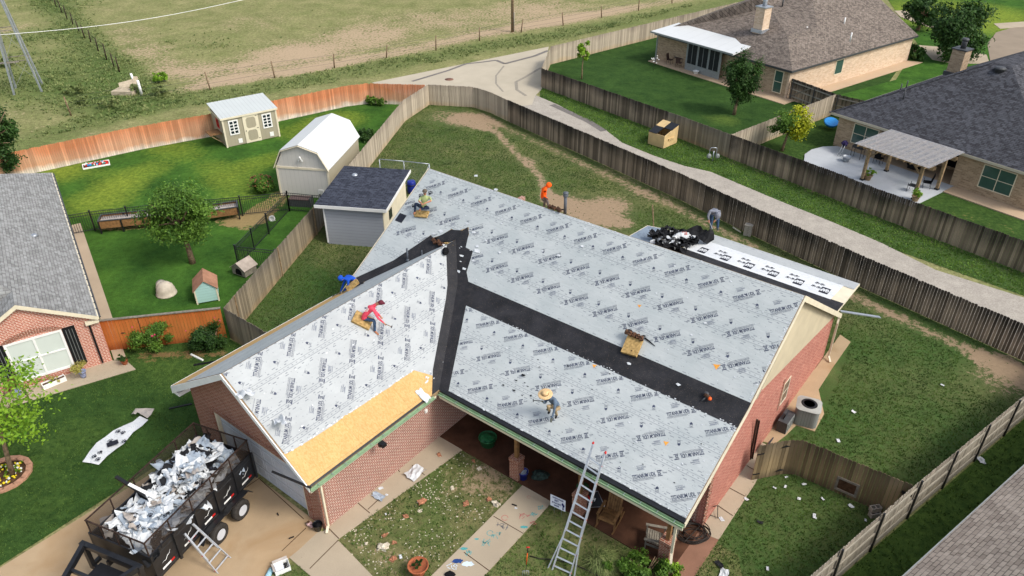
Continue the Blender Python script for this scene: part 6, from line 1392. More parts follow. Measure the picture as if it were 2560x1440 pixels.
# --- porch things ---
def slatchair(name, label, px, ang, mt, rock=False, adir=False):
    p = V0(*px) + Vector((0, 0, .06)); Mx = FM(p, ang); r = thing(name, label, 'chair', p); sh = .40 if not adir else .34
    for i in range(7): y = -.26 + i * .085; m = MB(Mx); m.obox((0, y, sh - (.02 * i if not adir else .028 * i) + .05), .58, .07, .022, Matrix.Rotation(-.22 if not adir else -.3, 3, 'X')); m.build('seat_slat', mt, r)
    tilt = .32 if not adir else .5
    for i in range(6): x = -.235 + i * .094; hh = .72 + (.0 if abs(i - 2.5) > 2 else .06); m = MB(Mx); m.obox((x, .34 + math.sin(tilt) * hh / 2, sh - .12 + math.cos(tilt) * hh / 2), .078, .022, hh, Matrix.Rotation(-tilt, 3, 'X')); m.build('back_slat', mt, r)
    for sx in (-1, 1):
        m = MB(Mx); m.box(sx * .33 - .05, sx * .33 + .05, -.38, .36, .60 if not adir else .52, .625 if not adir else .545); m.build('armrest', mt, r)
        for y in (-.32, .3): m = MB(Mx); m.beam((sx * .33, y, .08), (sx * .33, y, .60 if not adir else .52), .05, .05); m.build('leg', mt, r)
        m = MB(Mx)
        if rock:
            q = [(sx * .33, -.5 + 1.15 * i / 10, .0 + .30 * ((i / 10 - .45) ** 2)) for i in range(11)]
            for a, b in zip(q[:-1], q[1:]): m.beam(a, b, .04, .06)
            m.build('rocker', mt, r)
        else: m.beam((sx * .33, -.34, sh - .02), (sx * .33, .4, .12), .03, .09); m.build('side_rail', mt, r)
    m = MB(Mx); m.box(-.31, .31, -.33, -.3, sh - .06, sh + .04); m.build('front_rail', mt, r)
    return r
slatchair('rocking_chair', 'brown wooden slatted rocking chair on the dark porch slab', (1522, 1308), -HA + .15, M_woodb, True)
slatchair('garden_chair', 'silver-grey slatted wooden chair at the right end of the porch', (1636, 1362), -HA - 1.15, M_woodg, False, True)
p = PF(HM, 1308, 1195, 'z', .06); p = HM @ p; r_ = thing('bucket', 'dark blue bucket of pale debris beside the first brick pier', 'bucket', p); m = MB(); m.lathe(p, [(.15, 0), (.185, .36), (.2, .36), (.2, .33), (.172, .33), (.165, .26), (0, .27)], 18); m.build('pail', M_bluepl, r_)
m = MB(); [m.ball(p + Vector((U(-.11, .11), U(-.11, .11), .29)), .045, 5, 0, None, .4) for _ in range(24)]; m.build('contents', M_scrapg, r_)
m = MB(); m.tube([p + Vector((.2 * math.cos(a), .2 * math.sin(a), .36 + .02)) for a in [3.14 * i / 8 - .5 for i in range(9)]], .006, 5); m.build('handle', M_galv, r_)
p = V0(1350, 1196) + Vector((0, 0, .06)); r_ = thing('tool_bag', 'dark green bag slumped on the porch slab between the piers', 'bag', p); m = MB(); m.ball(p + Vector((0, 0, .1)), (.32, .22, .14), 12, 0, None, .5); m.ball(p + Vector((-.12, .05, .18)), (.18, .12, .1), 10, 0, None, .5); m.build('body', plain('dark_green_canvas', S(52, 66, 60), .85, .15, var=.35, sc_=9), r_); m = MB(); m.tube([p + Vector((-.2, 0, .15)), p + Vector((-.1, 0, .32)), p + Vector((.12, 0, .3)), p + Vector((.2, 0, .14))], .012, 5); m.build('strap', M_blkfab, r_)
p = L(-9.0, 1.0, .06); r_ = thing('green_bin', 'green plastic tub under the eave near the inner corner of the porch', 'tub', p); m = MB(); m.lathe(p, [(.28, 0), (.36, .4), (.38, .4), (.38, .36), (.34, .36), (.3, .04), (0, .04)], 18); m.build('tub', M_greenpl, r_); m = MB(); m.ball(p + Vector((0, 0, .34)), (.3, .3, .12), 10, 0, None, .3); m.build('lining', M_greenpl, r_)
p = V0(1455, 1240) + Vector((0, 0, .06)); r_ = thing('round_stool', 'round green stool beside the second brick pier', 'stool', p); m = MB(); m.lathe(p + Vector((0, 0, .42)), [(0, 0), (.24, 0), (.24, .03), (0, .03)], 18); m.build('seat', M_greenpl, r_)
for k in range(3): m = MB(); a = k * 2.1; m.tube([p + Vector((.2 * math.cos(a), .2 * math.sin(a), 0)), p + Vector((.12 * math.cos(a), .12 * math.sin(a), .42))], .015, 6); m.build('leg', M_blkmetal, r_)
# yard signs with their lettering
def flatlet(m, O_, ax_, up_, s, size, mi=1, sx=.8, dz=.004):
    tm = norm(textmesh(s, size, sx, .004)); n_ = ax_.cross(up_)
    wd = max(v.x for v in tm[0])
    for f in tm[1]: m.poly([O_ + ax_ * (tm[0][i].x - wd / 2) + up_ * tm[0][i].y + n_ * dz for i in f], mi, .5)
a0, b0 = PF(HM, 1388, 1247, 'y', -.2), PF(HM, 1425, 1268, 'y', -.2)
ys = thing('yard_sign', 'white lawn sign with blue lettering standing by the second brick pier', 'sign', L(-4.3, -.1)); O_ = HM @ Vector((-4.75, -.12, .50)); ax_ = (HM.to_3x3() @ Vector((1, .12, 0))).normalized(); up_ = Vector((0, .28, 1)).normalized()
m = MB(); m.prism([O_ + ax_ * x + up_ * z for x, z in ((-.31, -.23), (.31, -.23), (.31, .23), (-.31, .23))], ax_.cross(up_) * -.01)
M_navy = plain('navy_sign_ink', S(36, 44, 104), .6, .2, var=.05); M_signw = plain('white_sign_board', S(226, 230, 238), .5, .3, var=.04)
m.M = Matrix(); nrm_ = ax_.cross(up_)
sgn = m
for s, z, sz in (('WHITE RIDER', .125, .085), ('BEST', .03, .095), ('ROOF NOW', -.065, .075), ('COVERED', -.155, .07)):
    pass
flatlet(sgn, O_ + up_ * .13, ax_, up_, 'WHITE HOUSE', .085); flatlet(sgn, O_ + up_ * .03 - ax_ * .05, ax_, up_, 'BEST', .10); flatlet(sgn, O_ - up_ * .07 - ax_ * .05, ax_, up_, '@OUR NEXT', .08); flatlet(sgn, O_ - up_ * .165 - ax_ * .05, ax_, up_, 'LEADER', .075)
for dx, dz_ in ((.2, .02), (.235, -.02)):
    sgn.poly([O_ + ax_ * (dx + .045 * math.cos(a)) + up_ * (dz_ + .06 * math.sin(a)) + nrm_ * .005 for a in [6.283 * i / 10 for i in range(10)]], 1, .5)
sgn.poly([O_ + ax_ * x + up_ * z + nrm_ * .005 for x, z in ((.19, -.19), (.25, -.19), (.235, -.06), (.2, -.06))], 1, .5)
sgn.build('board', [M_signw, M_navy], ys); m = MB(); [m.tube([O_ + ax_ * x - up_ * .5 - nrm_ * .01, O_ + ax_ * x - nrm_ * .012], .006, 5) for x in (-.15, .15)]; m.build('wire_stake', M_galv, ys)
O_ = L(-3.75, .75, .62); ax_ = (HM.to_3x3() @ Vector((1, -.1, 0))).normalized(); up_ = (HM.to_3x3() @ Vector((0, .75, .66))).normalized(); nrm_ = ax_.cross(up_)
ys2 = thing('porch_sign', 'diamond black and red board behind the top of the big ladder on the porch', 'sign', L(-3.75, .75, .06)); m = MB(); m.prism([O_ + ax_ * x + up_ * z for x, z in ((-.42, 0), (0, -.28), (.42, 0), (0, .28))], nrm_ * -.02)
m.poly([O_ + ax_ * x + up_ * z + nrm_ * .004 for x, z in ((-.34, 0), (0, -.22), (.0, -.15), (-.24, 0))], 1, .5); flatlet(m, O_ - up_ * .06, ax_, up_, 'M', .17, 2, 1.0, .006); m.build('board', [M_blackpl, M_red, M_white], ys2)
m = MB(); q_ = [O_ + ax_ * x * 1.15 + up_ * z * 1.15 for x, z in ((-.42, 0), (0, -.28), (.42, 0), (0, .28))]; [m.tube([q_[i], q_[(i + 1) % 4]], .01, 5) for i in range(4)]; m.build('frame', M_galv, ys2)
# garden fork
p = V0(1313, 1442); top = PY(1320, 1366, p.y + .05); r_ = thing('garden_fork', 'garden fork with orange shaft and red handle stuck in the grass', 'garden fork', p); m = MB(); m.tube([p.lerp(top, .42), p.lerp(top, .8)], .018, 8); m.build('shaft', M_orange, r_); m = MB(); m.tube([p.lerp(top, .2), p.lerp(top, .42)], .012, 6); m.tube([p.lerp(top, .8), p.lerp(top, .93)], .02, 6); m.build('socket', M_blkmetal, r_)
m = MB(); q = p.lerp(top, .97); m.tube([q + Vector((-.06, 0, 0)), q + Vector((.06, 0, 0))], .022, 8); m.build('grip', M_red, r_); m = MB(); q = p.lerp(top, .2); m.tube([q + Vector((-.1, 0, 0)), q + Vector((.1, 0, 0))], .01, 5)
for x in (-.1, -.033, .033, .1): m.tube([q + Vector((x, 0, 0)), Vector((q.x + x, p.y, .0))], .008, 5)
m.build('tines', M_galv, r_)
# white box, roll, bag on the grass triangle; bag and doll at garage corner
p = V0(706, 1424); Mx = FM(p, .5); r_ = thing('cardboard_box', 'open white box holding papers on the grass triangle by the driveway', 'box', p); m = MB(Mx); 
for a in ((-.26, .26, -.2, -.185), (-.26, .26, .185, .2), (-.26, -.245, -.185, .185), (.245, .26, -.185, .185)): m.box(a[0], a[1], a[2], a[3], .03, .22)
m.box(-.245, .245, -.185, .185, .03, .04); m.build('carton', M_white, r_); m = MB(Mx); m.obox((-.27, .0, .25), .1, .36, .008, Matrix.Rotation(.8, 3, 'Y')); m.obox((0, .24, .24), .5, .1, .008, Matrix.Rotation(.6, 3, 'X')); m.build('flap', M_scrapt, r_); m = MB(Mx); m.obox((-.08, .02, .17), .28, .3, .02); m.build('papers', M_signw, r_); m = MB(Mx); [m.ball((.13 + U(-.05, .05), U(-.15, .1), .12), .05, 7) for _ in range(5)]; m.build('cans', M_blackpl, r_)
m = MB(); p = V0(672, 1440); m.tube([p + Vector((0, -.15, .1)), p + Vector((.05, .2, .1))], .09, 14); single('paper_roll', m, plain('pale_blue_roll', S(150, 190, 204), .6, .25, var=.08), 'pale blue roll lying beside the open white box', 'roll')
p = V0(796, 1326); r_ = thing('bucket', 'shiny black bucket at the foot of the garage corner downspout', 'bucket', p + Vector((0, 0, .045))); m = MB(); m.lathe(p + Vector((0, 0, .045)), [(.12, 0), (.17, .3), (.18, .3), (.16, .28), (.13, .05), (0, .05)], 16); m.build('pail', plain('glossy_black_plastic', S(22, 24, 28), .2, .5, var=.1), r_); m = MB(); m.ball(p + Vector((0, 0, .26)), (.13, .13, .08), 8, 0, None, .4); m.build('contents', M_blkfab, r_)
m = MB(); p = V0(776, 1316) + Vector((0, 0, .05)); m.ball(p + Vector((0, 0, .08)), (.13, .1, .08), 9, 0, None, .5); m.ball(p + Vector((.08, -.08, .07)), .07, 8, 0, None, .4); m.ball(p + Vector((-.05, .02, .15)), .06, 8, 1, None, .3); single('cloth_doll', m, [plain('pink_patterned_cloth', S(196, 164, 162), .85, .15, var=.35, sc_=24), M_soil], 'small pink patterned cloth bundle beside the black bucket', 'cloth')
m = MB(); p = V0(1263, 1436) + Vector((0, 0, .06)) if False else V0(1125, 1440) + Vector((0, 0, .05)); m.ball(p + Vector((0, 0, .04)), (.17, .13, .06), 12, 0, None, .3); single('cloth_hat', m, M_blkfab, 'dark cloth hat lying on the chalk-marked walk at the bottom edge', 'hat')
# rocks, chalk, gravel
rk = [((903, 1222), .19, 'a'), ((1058, 1255), .15, 'b'), ((1130, 1222), .10, 'a'), ((1198, 1174), .09, 'a'), ((1184, 1154), .08, 'b'), ((1222, 1250), .12, 'b'), ((1240, 1262), .15, 'a'), ((1165, 1260), .11, 'b'), ((958, 1370), .17, 'a'), ((1015, 1292), .10, 'b'), ((982, 1400), .12, 'b'), ((915, 1360), .07, 'a'), ((1098, 1140), .12, 'b'), ((962, 1340), .09, 'b'), ((1050, 1278), .07, 'a'), ((985, 1358), .08, 'b')]
M_rockw = plain('pale_rock', S(206, 196, 176), .9, .15, var=.2, sc_=9, bump=.4); M_rockr = plain('reddish_rock', S(172, 120, 92), .9, .15, var=.25, sc_=9, bump=.4)
RL = ['largest pale rock, beside the garage-side walk near a white scrap', 'pinkish boulder in the middle of the weedy bed', 'small pale rock near the middle of the bed, above the chalk walk', 'pale rock near the porch edge, lower of two beside the first pier', 'reddish rock nearest the porch edge left of the first pier', 'reddish flat rock at the top left edge of the chalk walk', 'large pale pink rock touching the chalk walk edge', 'reddish rock between the gravel and the chalk walk', 'large white flat rock at the left of the bed near the lower corner', 'reddish rock left of centre in the white gravel', 'reddish flat rock above left of the terracotta pot', 'small pale rock at the left tip of the bed', 'brown rock at the top of the bed by the garage walk', 'small reddish rock at the left side of the gravel', 'small pale rock just below the pinkish boulder', 'small orange rock right of the white flat rock']
for ri, (px, r0, k) in enumerate(rk):
    p = V0(*px); m = MB(); m.ball(p + Vector((0, 0, r0 * .35)), (r0 * U(.9, 1.25), r0 * U(.7, 1), r0 * .55), 11, 0, None, .75, Matrix.Rotation(U(0, 3), 3, 'Z')); single('garden_rock', m, M_rockw if k == 'a' else M_rockr, RL[ri], 'rock', 'rocks in the weedy front bed')
peb = [(1090, 1240, 32), (1045, 1200, 22), (1130, 1260, 28), (960, 1300, 30), (1065, 1230, 14), (1180, 1150, 30), (1120, 1180, 30), (905, 1350, 26), (1010, 1330, 34), (1060, 1380, 30), (890, 1320, 20), (1170, 1280, 30), (1110, 1340, 40), (940, 1395, 26)]
m = MB()
for _ in range(650):
    c_ = peb[int(rnd() * len(peb))]; p = V0(c_[0] + random.gauss(0, c_[2]), c_[1] + random.gauss(0, c_[2] * .7))
    if inpoly(p, side) or inpoly(p, wk) or (HM.inverted() @ p).y > 0 or (HM.inverted() @ p).x < -10.8: continue
    r0 = U(.01, .026); a = U(0, 3); m.obox(p + Vector((0, 0, r0 * .5)), r0 * 2, r0 * 1.5, r0, Matrix.Rotation(a, 3, 'Z') @ Matrix.Rotation(U(-.4, .4), 3, 'X'), 0)
tag(m.build('gravel', M_rockw), kind='stuff')
def mark(px, kind, mt, s, ang=0):
    p = V0(*px) + Vector((0, 0, .053)); m = MB()
    if kind == 'ring':
        for k in range(16):
            a, b = 6.283 * k / 18, 6.283 * (k + .9) / 18; m.poly([p + Vector((math.cos(a) * s, math.sin(a) * s, 0)), p + Vector((math.cos(b) * s, math.sin(b) * s, 0)), p + Vector((math.cos(b) * s * .82, math.sin(b) * s * .8, 0)), p + Vector((math.cos(a) * s * .8, math.sin(a) * s * .82, 0))])
    elif kind == 'blot': m.poly([p + Vector((math.cos(a) * s * (1 + .5 * noise.noise(Vector((a * 2, s * 9, px[0])))) * 1.3, math.sin(a) * s * (1 + .5 * noise.noise(Vector((a * 3, px[1], 0)))) * .6, 0)) for a in [6.283 * i / 22 for i in range(22)]])
    else:
        for k in range(9):
            q = p + Vector((U(-s, s), U(-s, s) * .7, 0)); a = U(0, 3.1); d = Vector((math.cos(a), math.sin(a), 0)) * s * .45; n_ = Vector((-d.y, d.x, 0)).normalized() * .011; m.poly([q - d - n_, q + d - n_, q + d + n_, q - d + n_])
    tag(m.build('chalk_drawing', mt), kind='structure')
random.seed(8)
for a in (((1262, 1297), 'ring', M_chalkr, .13), ((1311, 1292), 'scrib', M_chalkr, .17), ((1335, 1288), 'scrib', M_chalkb, .13), ((1310, 1320), 'blot', M_chalkb, .10), ((1352, 1272), 'scrib', M_chalkb, .12), ((1225, 1335), 'ring', M_chalkb, .12), ((1240, 1340), 'scrib', M_chalkb, .15), ((1192, 1350), 'blot', M_chalkb, .06), ((1160, 1374), 'blot', M_chalkb, .10), ((1170, 1385), 'scrib', M_chalkb, .13), ((1322, 1245), 'ring', M_chalkr, .07), ((1336, 1246), 'scrib', M_conc, .05), ((1255, 1318), 'scrib', M_pvc, .2), ((1333, 1310), 'scrib', M_chalkr, .1), ((1145, 1405), 'blot', M_chalkd, .15), ((1170, 1412), 'blot', M_chalkw, .17), ((1215, 1360), 'scrib', M_chalkb, .2), ((1130, 1418), 'scrib', M_chalkw, .15)): mark(*a)
random.seed(31)
# patio things far away
p = DM @ Vector((3.1, -.55, .09)); r_ = thing('barbecue_grill', 'black grill on thin legs under the window by the pergola', 'grill', p); m = MB(FM(p, -.94)); m.box(-.4, .4, -.25, .25, .78, .95); m.build('firebox', M_blkmetal, r_)
for x in (-.38, .38):
    for y in (-.22, .22): m = MB(FM(p, -.94)); m.beam((x, y, 0), (x, y, .78), .03, .03); m.build('leg', M_blkmetal, r_)
p = DM @ Vector((2.0, -1.0, .09)); r_ = thing('bag_cart', 'slanted dark purple cart or bag beside the steel tub', 'cart', p); m = MB(FM(p, -.5)); m.tube([(-.1, -.4, .05), (.1, .35, .95)], .03, 6); m.tube([(.1, -.4, .05), (.25, .35, .95)], .03, 6); m.build('frame', M_galv, r_); m = MB(FM(p, -.5)); m.ball((.15, .3, .8), (.22, .3, .22), 10, 0, None, .4); m.build('cover', plain('dark_purple_fabric', S(52, 44, 84), .8, .2, var=.3), r_)
def patiochair(label, Mf, x, y, ang, g=None, mt=None):
    p = Mf @ Vector((x, y, .09)); Mx = FM(p, ang); r = thing('patio_chair', label, 'chair', p, g); m = MB(Mx); m.box(-.25, .25, -.24, .24, .4, .44); m.build('seat', mt or M_blkfab, r); m = MB(Mx); m.obox((0, .28, .72), .48, .03, .6, Matrix.Rotation(-.2, 3, 'X')); m.build('backrest', mt or M_blkfab, r)
    for sx in (-.24, .24):
        for sy in (-.22, .24): m = MB(Mx); m.beam((sx, sy, 0), (sx, sy, .6 if sy < 0 else .44), .025, .025); m.build('leg', M_blkmetal, r)
patiochair('black patio chair between the pergola posts by the house wall', DM, 4.6, -.2, 2.2); patiochair('dark striped patio chair beside the front right pergola post', DM, 8.6, -2.7, -2.4, None, M_dkgrey); patiochair('dark patio chair nearest the covered doorway', DM, 8.9, -1.4, -2.0)
p = DM @ Vector((6.8, .9, .09)); r_ = thing('covered_furniture', 'black covered lump in the shaded doorway behind the pergola', 'covered furniture', p); m = MB(); m.ball(p + Vector((0, 0, .45)), (.7, .5, .5), 12, 0, None, .35); m.build('cover', M_blkfab, r_); m = MB(); m.box(p.x - .4, p.x + .4, p.y - .3, p.y + .3, 0, .06); m.build('base', M_blkmetal, r_)
p = V0(2080, 326); r_ = thing('wading_pool', 'bright blue plastic pool leaning at the corner of the dark-roofed house', 'pool', p); m = MB(); m.lathe(p + Vector((-.1, .3, .45)), [(0, 0), (.46, 0), (.54, .2), (.57, .2), (.48, -.03), (0, -.03)], 22, R=Matrix.Rotation(.35, 3, 'X')); m.build('shell', M_skybl, r_); m = MB(); m.lathe(p + Vector((-.1, .3, .45)), [(.52, .19), (.6, .2), (.52, .22)], 22, R=Matrix.Rotation(.35, 3, 'X')); m.build('rim', M_skybl, r_)
p = BM @ Vector((.6, 13.2, .07)); r_ = thing('patio_table', 'round dark metal table under the white patio roof', 'table', p); m = MB(); m.lathe(p + Vector((0, 0, .7)), [(0, 0), (.65, 0), (.65, .03), (0, .03)], 20); m.build('tabletop', M_blkmetal, r_); m = MB(); m.tube([p, p + Vector((0, 0, .7))], .05, 8); m.lathe(p, [(.35, 0), (.3, .04), (0, .05)], 12); m.build('pedestal', M_blkmetal, r_)
for k, (x, y, a) in enumerate(((-.3, 12.6, 2.6), (-.2, 13.9, .9), (1.3, 14.0, -.6))): patiochair(['dark patterned patio chair nearest the screened room', 'dark patterned patio chair nearest the lawn', 'dark patio chair behind the round table'][k], BM, x, y, a, None, plain('brown_mesh_fabric', S(84, 66, 60), .8, .2, var=.3, sc_=10) if k == 0 else bpy.data.materials['brown_mesh_fabric'])
p = V0(1634, 178); r_ = thing('wind_ornament', 'thin metal garden ornament with small white petals on the far lawn', 'ornament', p); m = MB(); m.tube([p, p + Vector((0, 0, 1.5))], .02, 5); m.build('stake', M_blkmetal, r_); m = MB(); [m.ball(p + Vector((U(-.5, .5), U(-.2, .2), U(.7, 1.5))), .06, 6) for _ in range(12)]; m.build('petals', M_white, r_)
# --- strips, scraps ---
def crumple(m, c, sx, sy, ang, amp, mi, n=6, m2=None, tilt=(0, 0)):
    sd = Vector((U(0, 90), U(0, 90), U(0, 90))); R = Matrix.Rotation(ang, 3, 'Z') @ Matrix.Rotation(tilt[0], 3, 'X') @ Matrix.Rotation(tilt[1], 3, 'Y')
    def P(i, j):
        u, v = i / n - .5, j / n - .5; e = 1 + .25 * noise.noise(Vector((u * 3, v * 3, 1)) + sd)
        z = amp * (noise.noise(Vector((u * 2.6, v * 2.6, 0)) + sd) + .5 * abs(noise.noise(Vector((u * 6, v * 6, 5)) + sd)) * 2)
        return Vector(c) + R @ Vector((u * sx * e + amp * .4 * noise.noise(Vector((v * 3, 2, u)) + sd), v * sy * e, z))
    for i in range(n):
        for j in range(n): m.poly([P(i, j), P(i + 1, j), P(i + 1, j + 1), P(i, j + 1)], mi)
def path_strip(m, pts, w0, mi, lift=.03):
    q = [V0(*p) if isinstance(p, tuple) else p for p in pts]; L_ = []
    for i, p in enumerate(q):
        d = (q[min(i + 1, len(q) - 1)] - q[max(i - 1, 0)]).normalized(); n_ = Vector((-d.y, d.x, 0)); w = w0[i] if isinstance(w0, list) else w0; z = lift + .05 * abs(math.sin(i * 2.1))
        L_.append((p - n_ * w + Vector((0, 0, z)), p + Vector((0, 0, z + .03 + .03 * math.sin(i * 1.7))), p + n_ * w + Vector((0, 0, z + .02))))
    for a, b in zip(L_[:-1], L_[1:]): m.poly([a[0], b[0], b[1], a[1]], mi); m.poly([a[1], b[1], b[2], a[2]], mi)
ts = thing('torn_underlayment', 'long torn strip of white underlayment with paw prints lying on the front lawn', 'roofing strip', V0(300, 1110))
m = MB(); sp = [(228, 1162), (248, 1140), (268, 1120), (288, 1104), (305, 1090), (322, 1078), (345, 1063), (362, 1050)]
path_strip(m, sp, [.36, .42, .5, .5, .45, .34, .27, .25], 0, .07)
m.build('sheet', M_feltw, ts); m = MB(); path_strip(m, [(362, 1050), (374, 1042), (380, 1040), (365, 1038), (345, 1038), (338, 1048)], [.25, .25, .2, .2, .16, .1], 0, .22); m.build('folded_end', M_scrapt, ts)
m = MB()
for px, py in ((242, 1150), (256, 1138), (250, 1158), (280, 1112), (310, 1092), (316, 1112), (300, 1088)):
    q = V0(px, py); a0 = U(0, 3)
    for vs_, fs_ in PAW:
        for f in fs_: m.poly([q + Matrix.Rotation(a0, 3, 'Z') @ (vs_[i] * 1.15) + Vector((0, 0, .205)) for i in f], 0, .5)
m.obox(V0(285, 1117) + Vector((0, 0, .2)), .42, .26, .012, Matrix.Rotation(.6, 3, 'Z')); m.build('printed_marks', M_printw, ts)
m = MB(); path_strip(m, [HM @ Vector(q) for q in ((.0, 15.6, 0), (1.0, 15.9, 0), (2.0, 15.85, 0), (2.8, 16.3, 0))], .07, 0, 2.0)
def chunk(name, label, cat, pts, r0, mt, z=.05):
    m = MB(); m.beam(V0(*pts[0]) + Vector((0, 0, z)), V0(*pts[1]) + Vector((0, 0, z)), r0, r0 * .7); single(name, m, mt, label, cat)
m = MB(); a_, b_ = HM @ Vector((-.1, 15.6, 2.52)), PF(HM, 2200, 793, 'z', 1.9); b_ = HM @ b_; m.beam(a_, b_, .16, .04); single('loose_gutter', m, M_galv, 'loose pale metal strip jutting out past the rear roof corner', 'metal strip')
chunk('downspout_piece', 'short white downspout piece lying below the rose bushes', 'pipe', ((478, 888), (508, 903)), .09, M_white); chunk('edging_strip', 'black plastic strip lying beside the white downspout piece', 'plastic strip', ((485, 915), (545, 905)), .09, M_blackpl); chunk('edging_strip', 'black plastic strip on the grass left of the garage gable', 'plastic strip', ((423, 1024), (480, 1012)), .07, M_blackpl)
chunk('dark_stick', 'short dark strip lying on the chalk-marked walk', 'stick', ((1280, 1264), (1292, 1268)), .04, M_blackpl, .08); chunk('dark_stick', 'short dark strip on the driveway joint near the garage corner', 'stick', ((723, 1350), (736, 1345)), .04, M_blackpl, .08); chunk('dark_stick', 'small dark strip on the driveway beside the trailer wheels', 'stick', ((694, 1286), (697, 1292)), .04, M_blackpl, .08)
random.seed(77)
def scrap(px, s, mt, label, g=None, z=.06):
    p = V0(*px) + Vector((0, 0, z)); m = MB(); crumple(m, p, s, s * U(.5, .8), U(0, 3), s * .16, 0, 5); single('underlayment_scrap', m, mt, label, 'roofing scrap', g)
scrap((1038, 1185), .75, M_scrap, 'large white underlayment scrap on the walk beside the brick garage wall', z=.1); scrap((946, 1245), .5, M_scrapg, 'pale blue torn scrap on the grass edge near the garage walk', z=.1)
gl = ['white scrap below the gate hinge on the side lawn', 'white scrap beside the side walk just below the gate', 'white scrap on the side lawn below the bent middle of the gate fence', 'white scrap under the dog-door frame', 'white scrap right of centre on the front side lawn', 'pale strip scrap at the foot of the fence left of the concrete blocks', 'white scrap below the hollow concrete blocks', 'white scrap near the bottom edge in the side lawn middle', 'white crumpled scrap between the air conditioner and the rail fence', 'small white scrap alone on the back part of the side yard', 'tiny white scrap farthest right on the side yard near the bare soil', 'white scrap on the edge of the side walk below the gate', 'white scrap touching the gate bottom, upper of two', 'white scrap touching the gate bottom, lower of two', 'long white scrap in the middle of the front side lawn', 'white scrap on the side walk beside the hose coil']
for gi, q in enumerate(((1963, 1219), (1936, 1222), (1997, 1249), (2056, 1250), (2035, 1292), (2127, 1268), (2163, 1303), (1918, 1424), (2095, 1104), (2133, 1032), (2355, 965), (1865, 1250), (1965, 1195), (2010, 1213), (2036, 1297), (1803, 1300))): scrap(q, U(.12, .22), M_scrap, gl[gi], 'white scraps on the right side yard')
scrap((2452, 1152), .4, M_scrap, 'triangular white scrap on the dark grass beyond the rail fence'); scrap((1810, 1437), .4, M_scrap, 'larger white scrap at the bottom edge right of the red walk'); scrap((1797, 1413), .3, M_scrapb, 'small black felt scrap near the bottom edge on the side lawn'); scrap((1900, 1308), .22, M_scrapb, 'small black felt scrap on the middle of the side lawn')
gl = ['small white scrap beside the largest pale rock', 'small pale scrap at the wall foot on the garage-side walk', 'small white scrap beside the white flat rock at lower left of the bed', 'tiny white scrap in the left of the gravel', 'small pale scrap at the bed edge by the garage walk', 'tiny white scrap on the chalk-marked walk near the porch']
for gi, q in enumerate(((952, 1223), (1015, 1110), (1002, 1395), (965, 1288), (967, 1240), (1290, 1273))): scrap(q, U(.1, .22), M_scrap, gl[gi], 'white scraps near the front walk')
# ================= ROOF THINGS =================
def onA(px, py): q = PF(HM, px, py, 'y', 0); return roofhit(px, py, sA)
def roofhit(px, py, pl):
    inv = HM.inverted(); o = inv @ Vector((0, 0, CH)); d = (inv @ G(px, py, 0)) - o; t = (pl.o - o).dot(pl.n) / d.dot(pl.n); return o + d * t
def plR(pl): return HM.to_3x3() @ Matrix((pl.a, pl.u, pl.n)).transposed()
def on(px, py, pl, h=0.0): return HM @ (roofhit(px, py, pl) + pl.n * h)
# foam pad with tool belt
p = on(1582, 868, sB, .10); RB = plR(sB); r_ = thing('foam_pad', 'thick tan foam pad lying on the roof at the edge of the black strip', 'foam pad', p); m = MB(); m.obox(p, .62, .72, .14, RB @ Matrix.Rotation(.12, 3, 'Z')); m.build('block', M_foam, r_); m = MB(); m.obox(p + RB @ Vector((.1, -.2, .075)), .06, .04, .01, RB); m.build('scuff', M_soil, r_)
def belt(label, p, R, s=1.0, g=None, n=5, mats=None):
    r = thing('tool_belt', label, 'tool belt', p, g); m = MB(); pts = [p + R @ Vector((s * .5 * (i / 9 - .5) * 1.6, s * .1 * math.sin(i * .9), .05)) for i in range(10)]; m.tube(pts, [.03] * 10, 6); m.build('strap', M_blkfab, r)
    for k in range(n):
        x = s * .8 * ((k + .5) / n - .5); q = p + R @ Vector((x, -.08 * s + U(-.05, .05), .07)); m = MB(); m.obox(q, .13 * s, .17 * s, .12 * s, R @ Matrix.Rotation(U(-.5, .5), 3, 'Z')); m.ball(q + R @ Vector((0, .03, .05)), .06 * s, 8, 0, None, .4); m.build('pouch', (mats or [M_leather])[k % len(mats or [1])], r)
    return r
belt('brown leather tool belt resting on top of the tan foam pad', on(1590, 842, sB, .16), RB, 1.0, None, 5)
m = MB(); a_, b_ = on(1612, 845, sB, .04), on(1638, 866, sB, .03); m.tube([a_, a_.lerp(b_, .5), b_], [.03, .025, .012], 6); single('safety_strap', m, M_blkfab, 'black strap trailing right of the foam pad', 'strap')
p = on(1768, 996, sA, .05); RA = plR(sA); r_ = thing('nail_gun', 'small nail gun with an orange cap lying on the black membrane strip', 'nail gun', p); m = MB(); m.tube([p + RA @ Vector((-.12, .05, .06)), p + RA @ Vector((.1, .0, .1))], [.06, .07], 10); m.build('barrel', M_leather, r_); m = MB(); m.ball(p + RA @ Vector((.13, -.04, .1)), (.07, .07, .07), 10); m.build('cap', M_orange, r_); m = MB(); m.tube([p + RA @ Vector((-.02, 0, .04)), p + RA @ Vector((-.1, -.2, .03))], .03, 8); m.lathe(p + RA @ Vector((-.08, .1, .03)), [(0, 0), (.09, 0), (.09, .05), (0, .05)], 12, R=RA); m.build('magazine', M_dkgrey, r_)
p = on(1108, 612, sB, .06); belt('brown tool belt dropped at the top of the valley', on(1100, 606, sB, .06), RB, .95, None, 5)
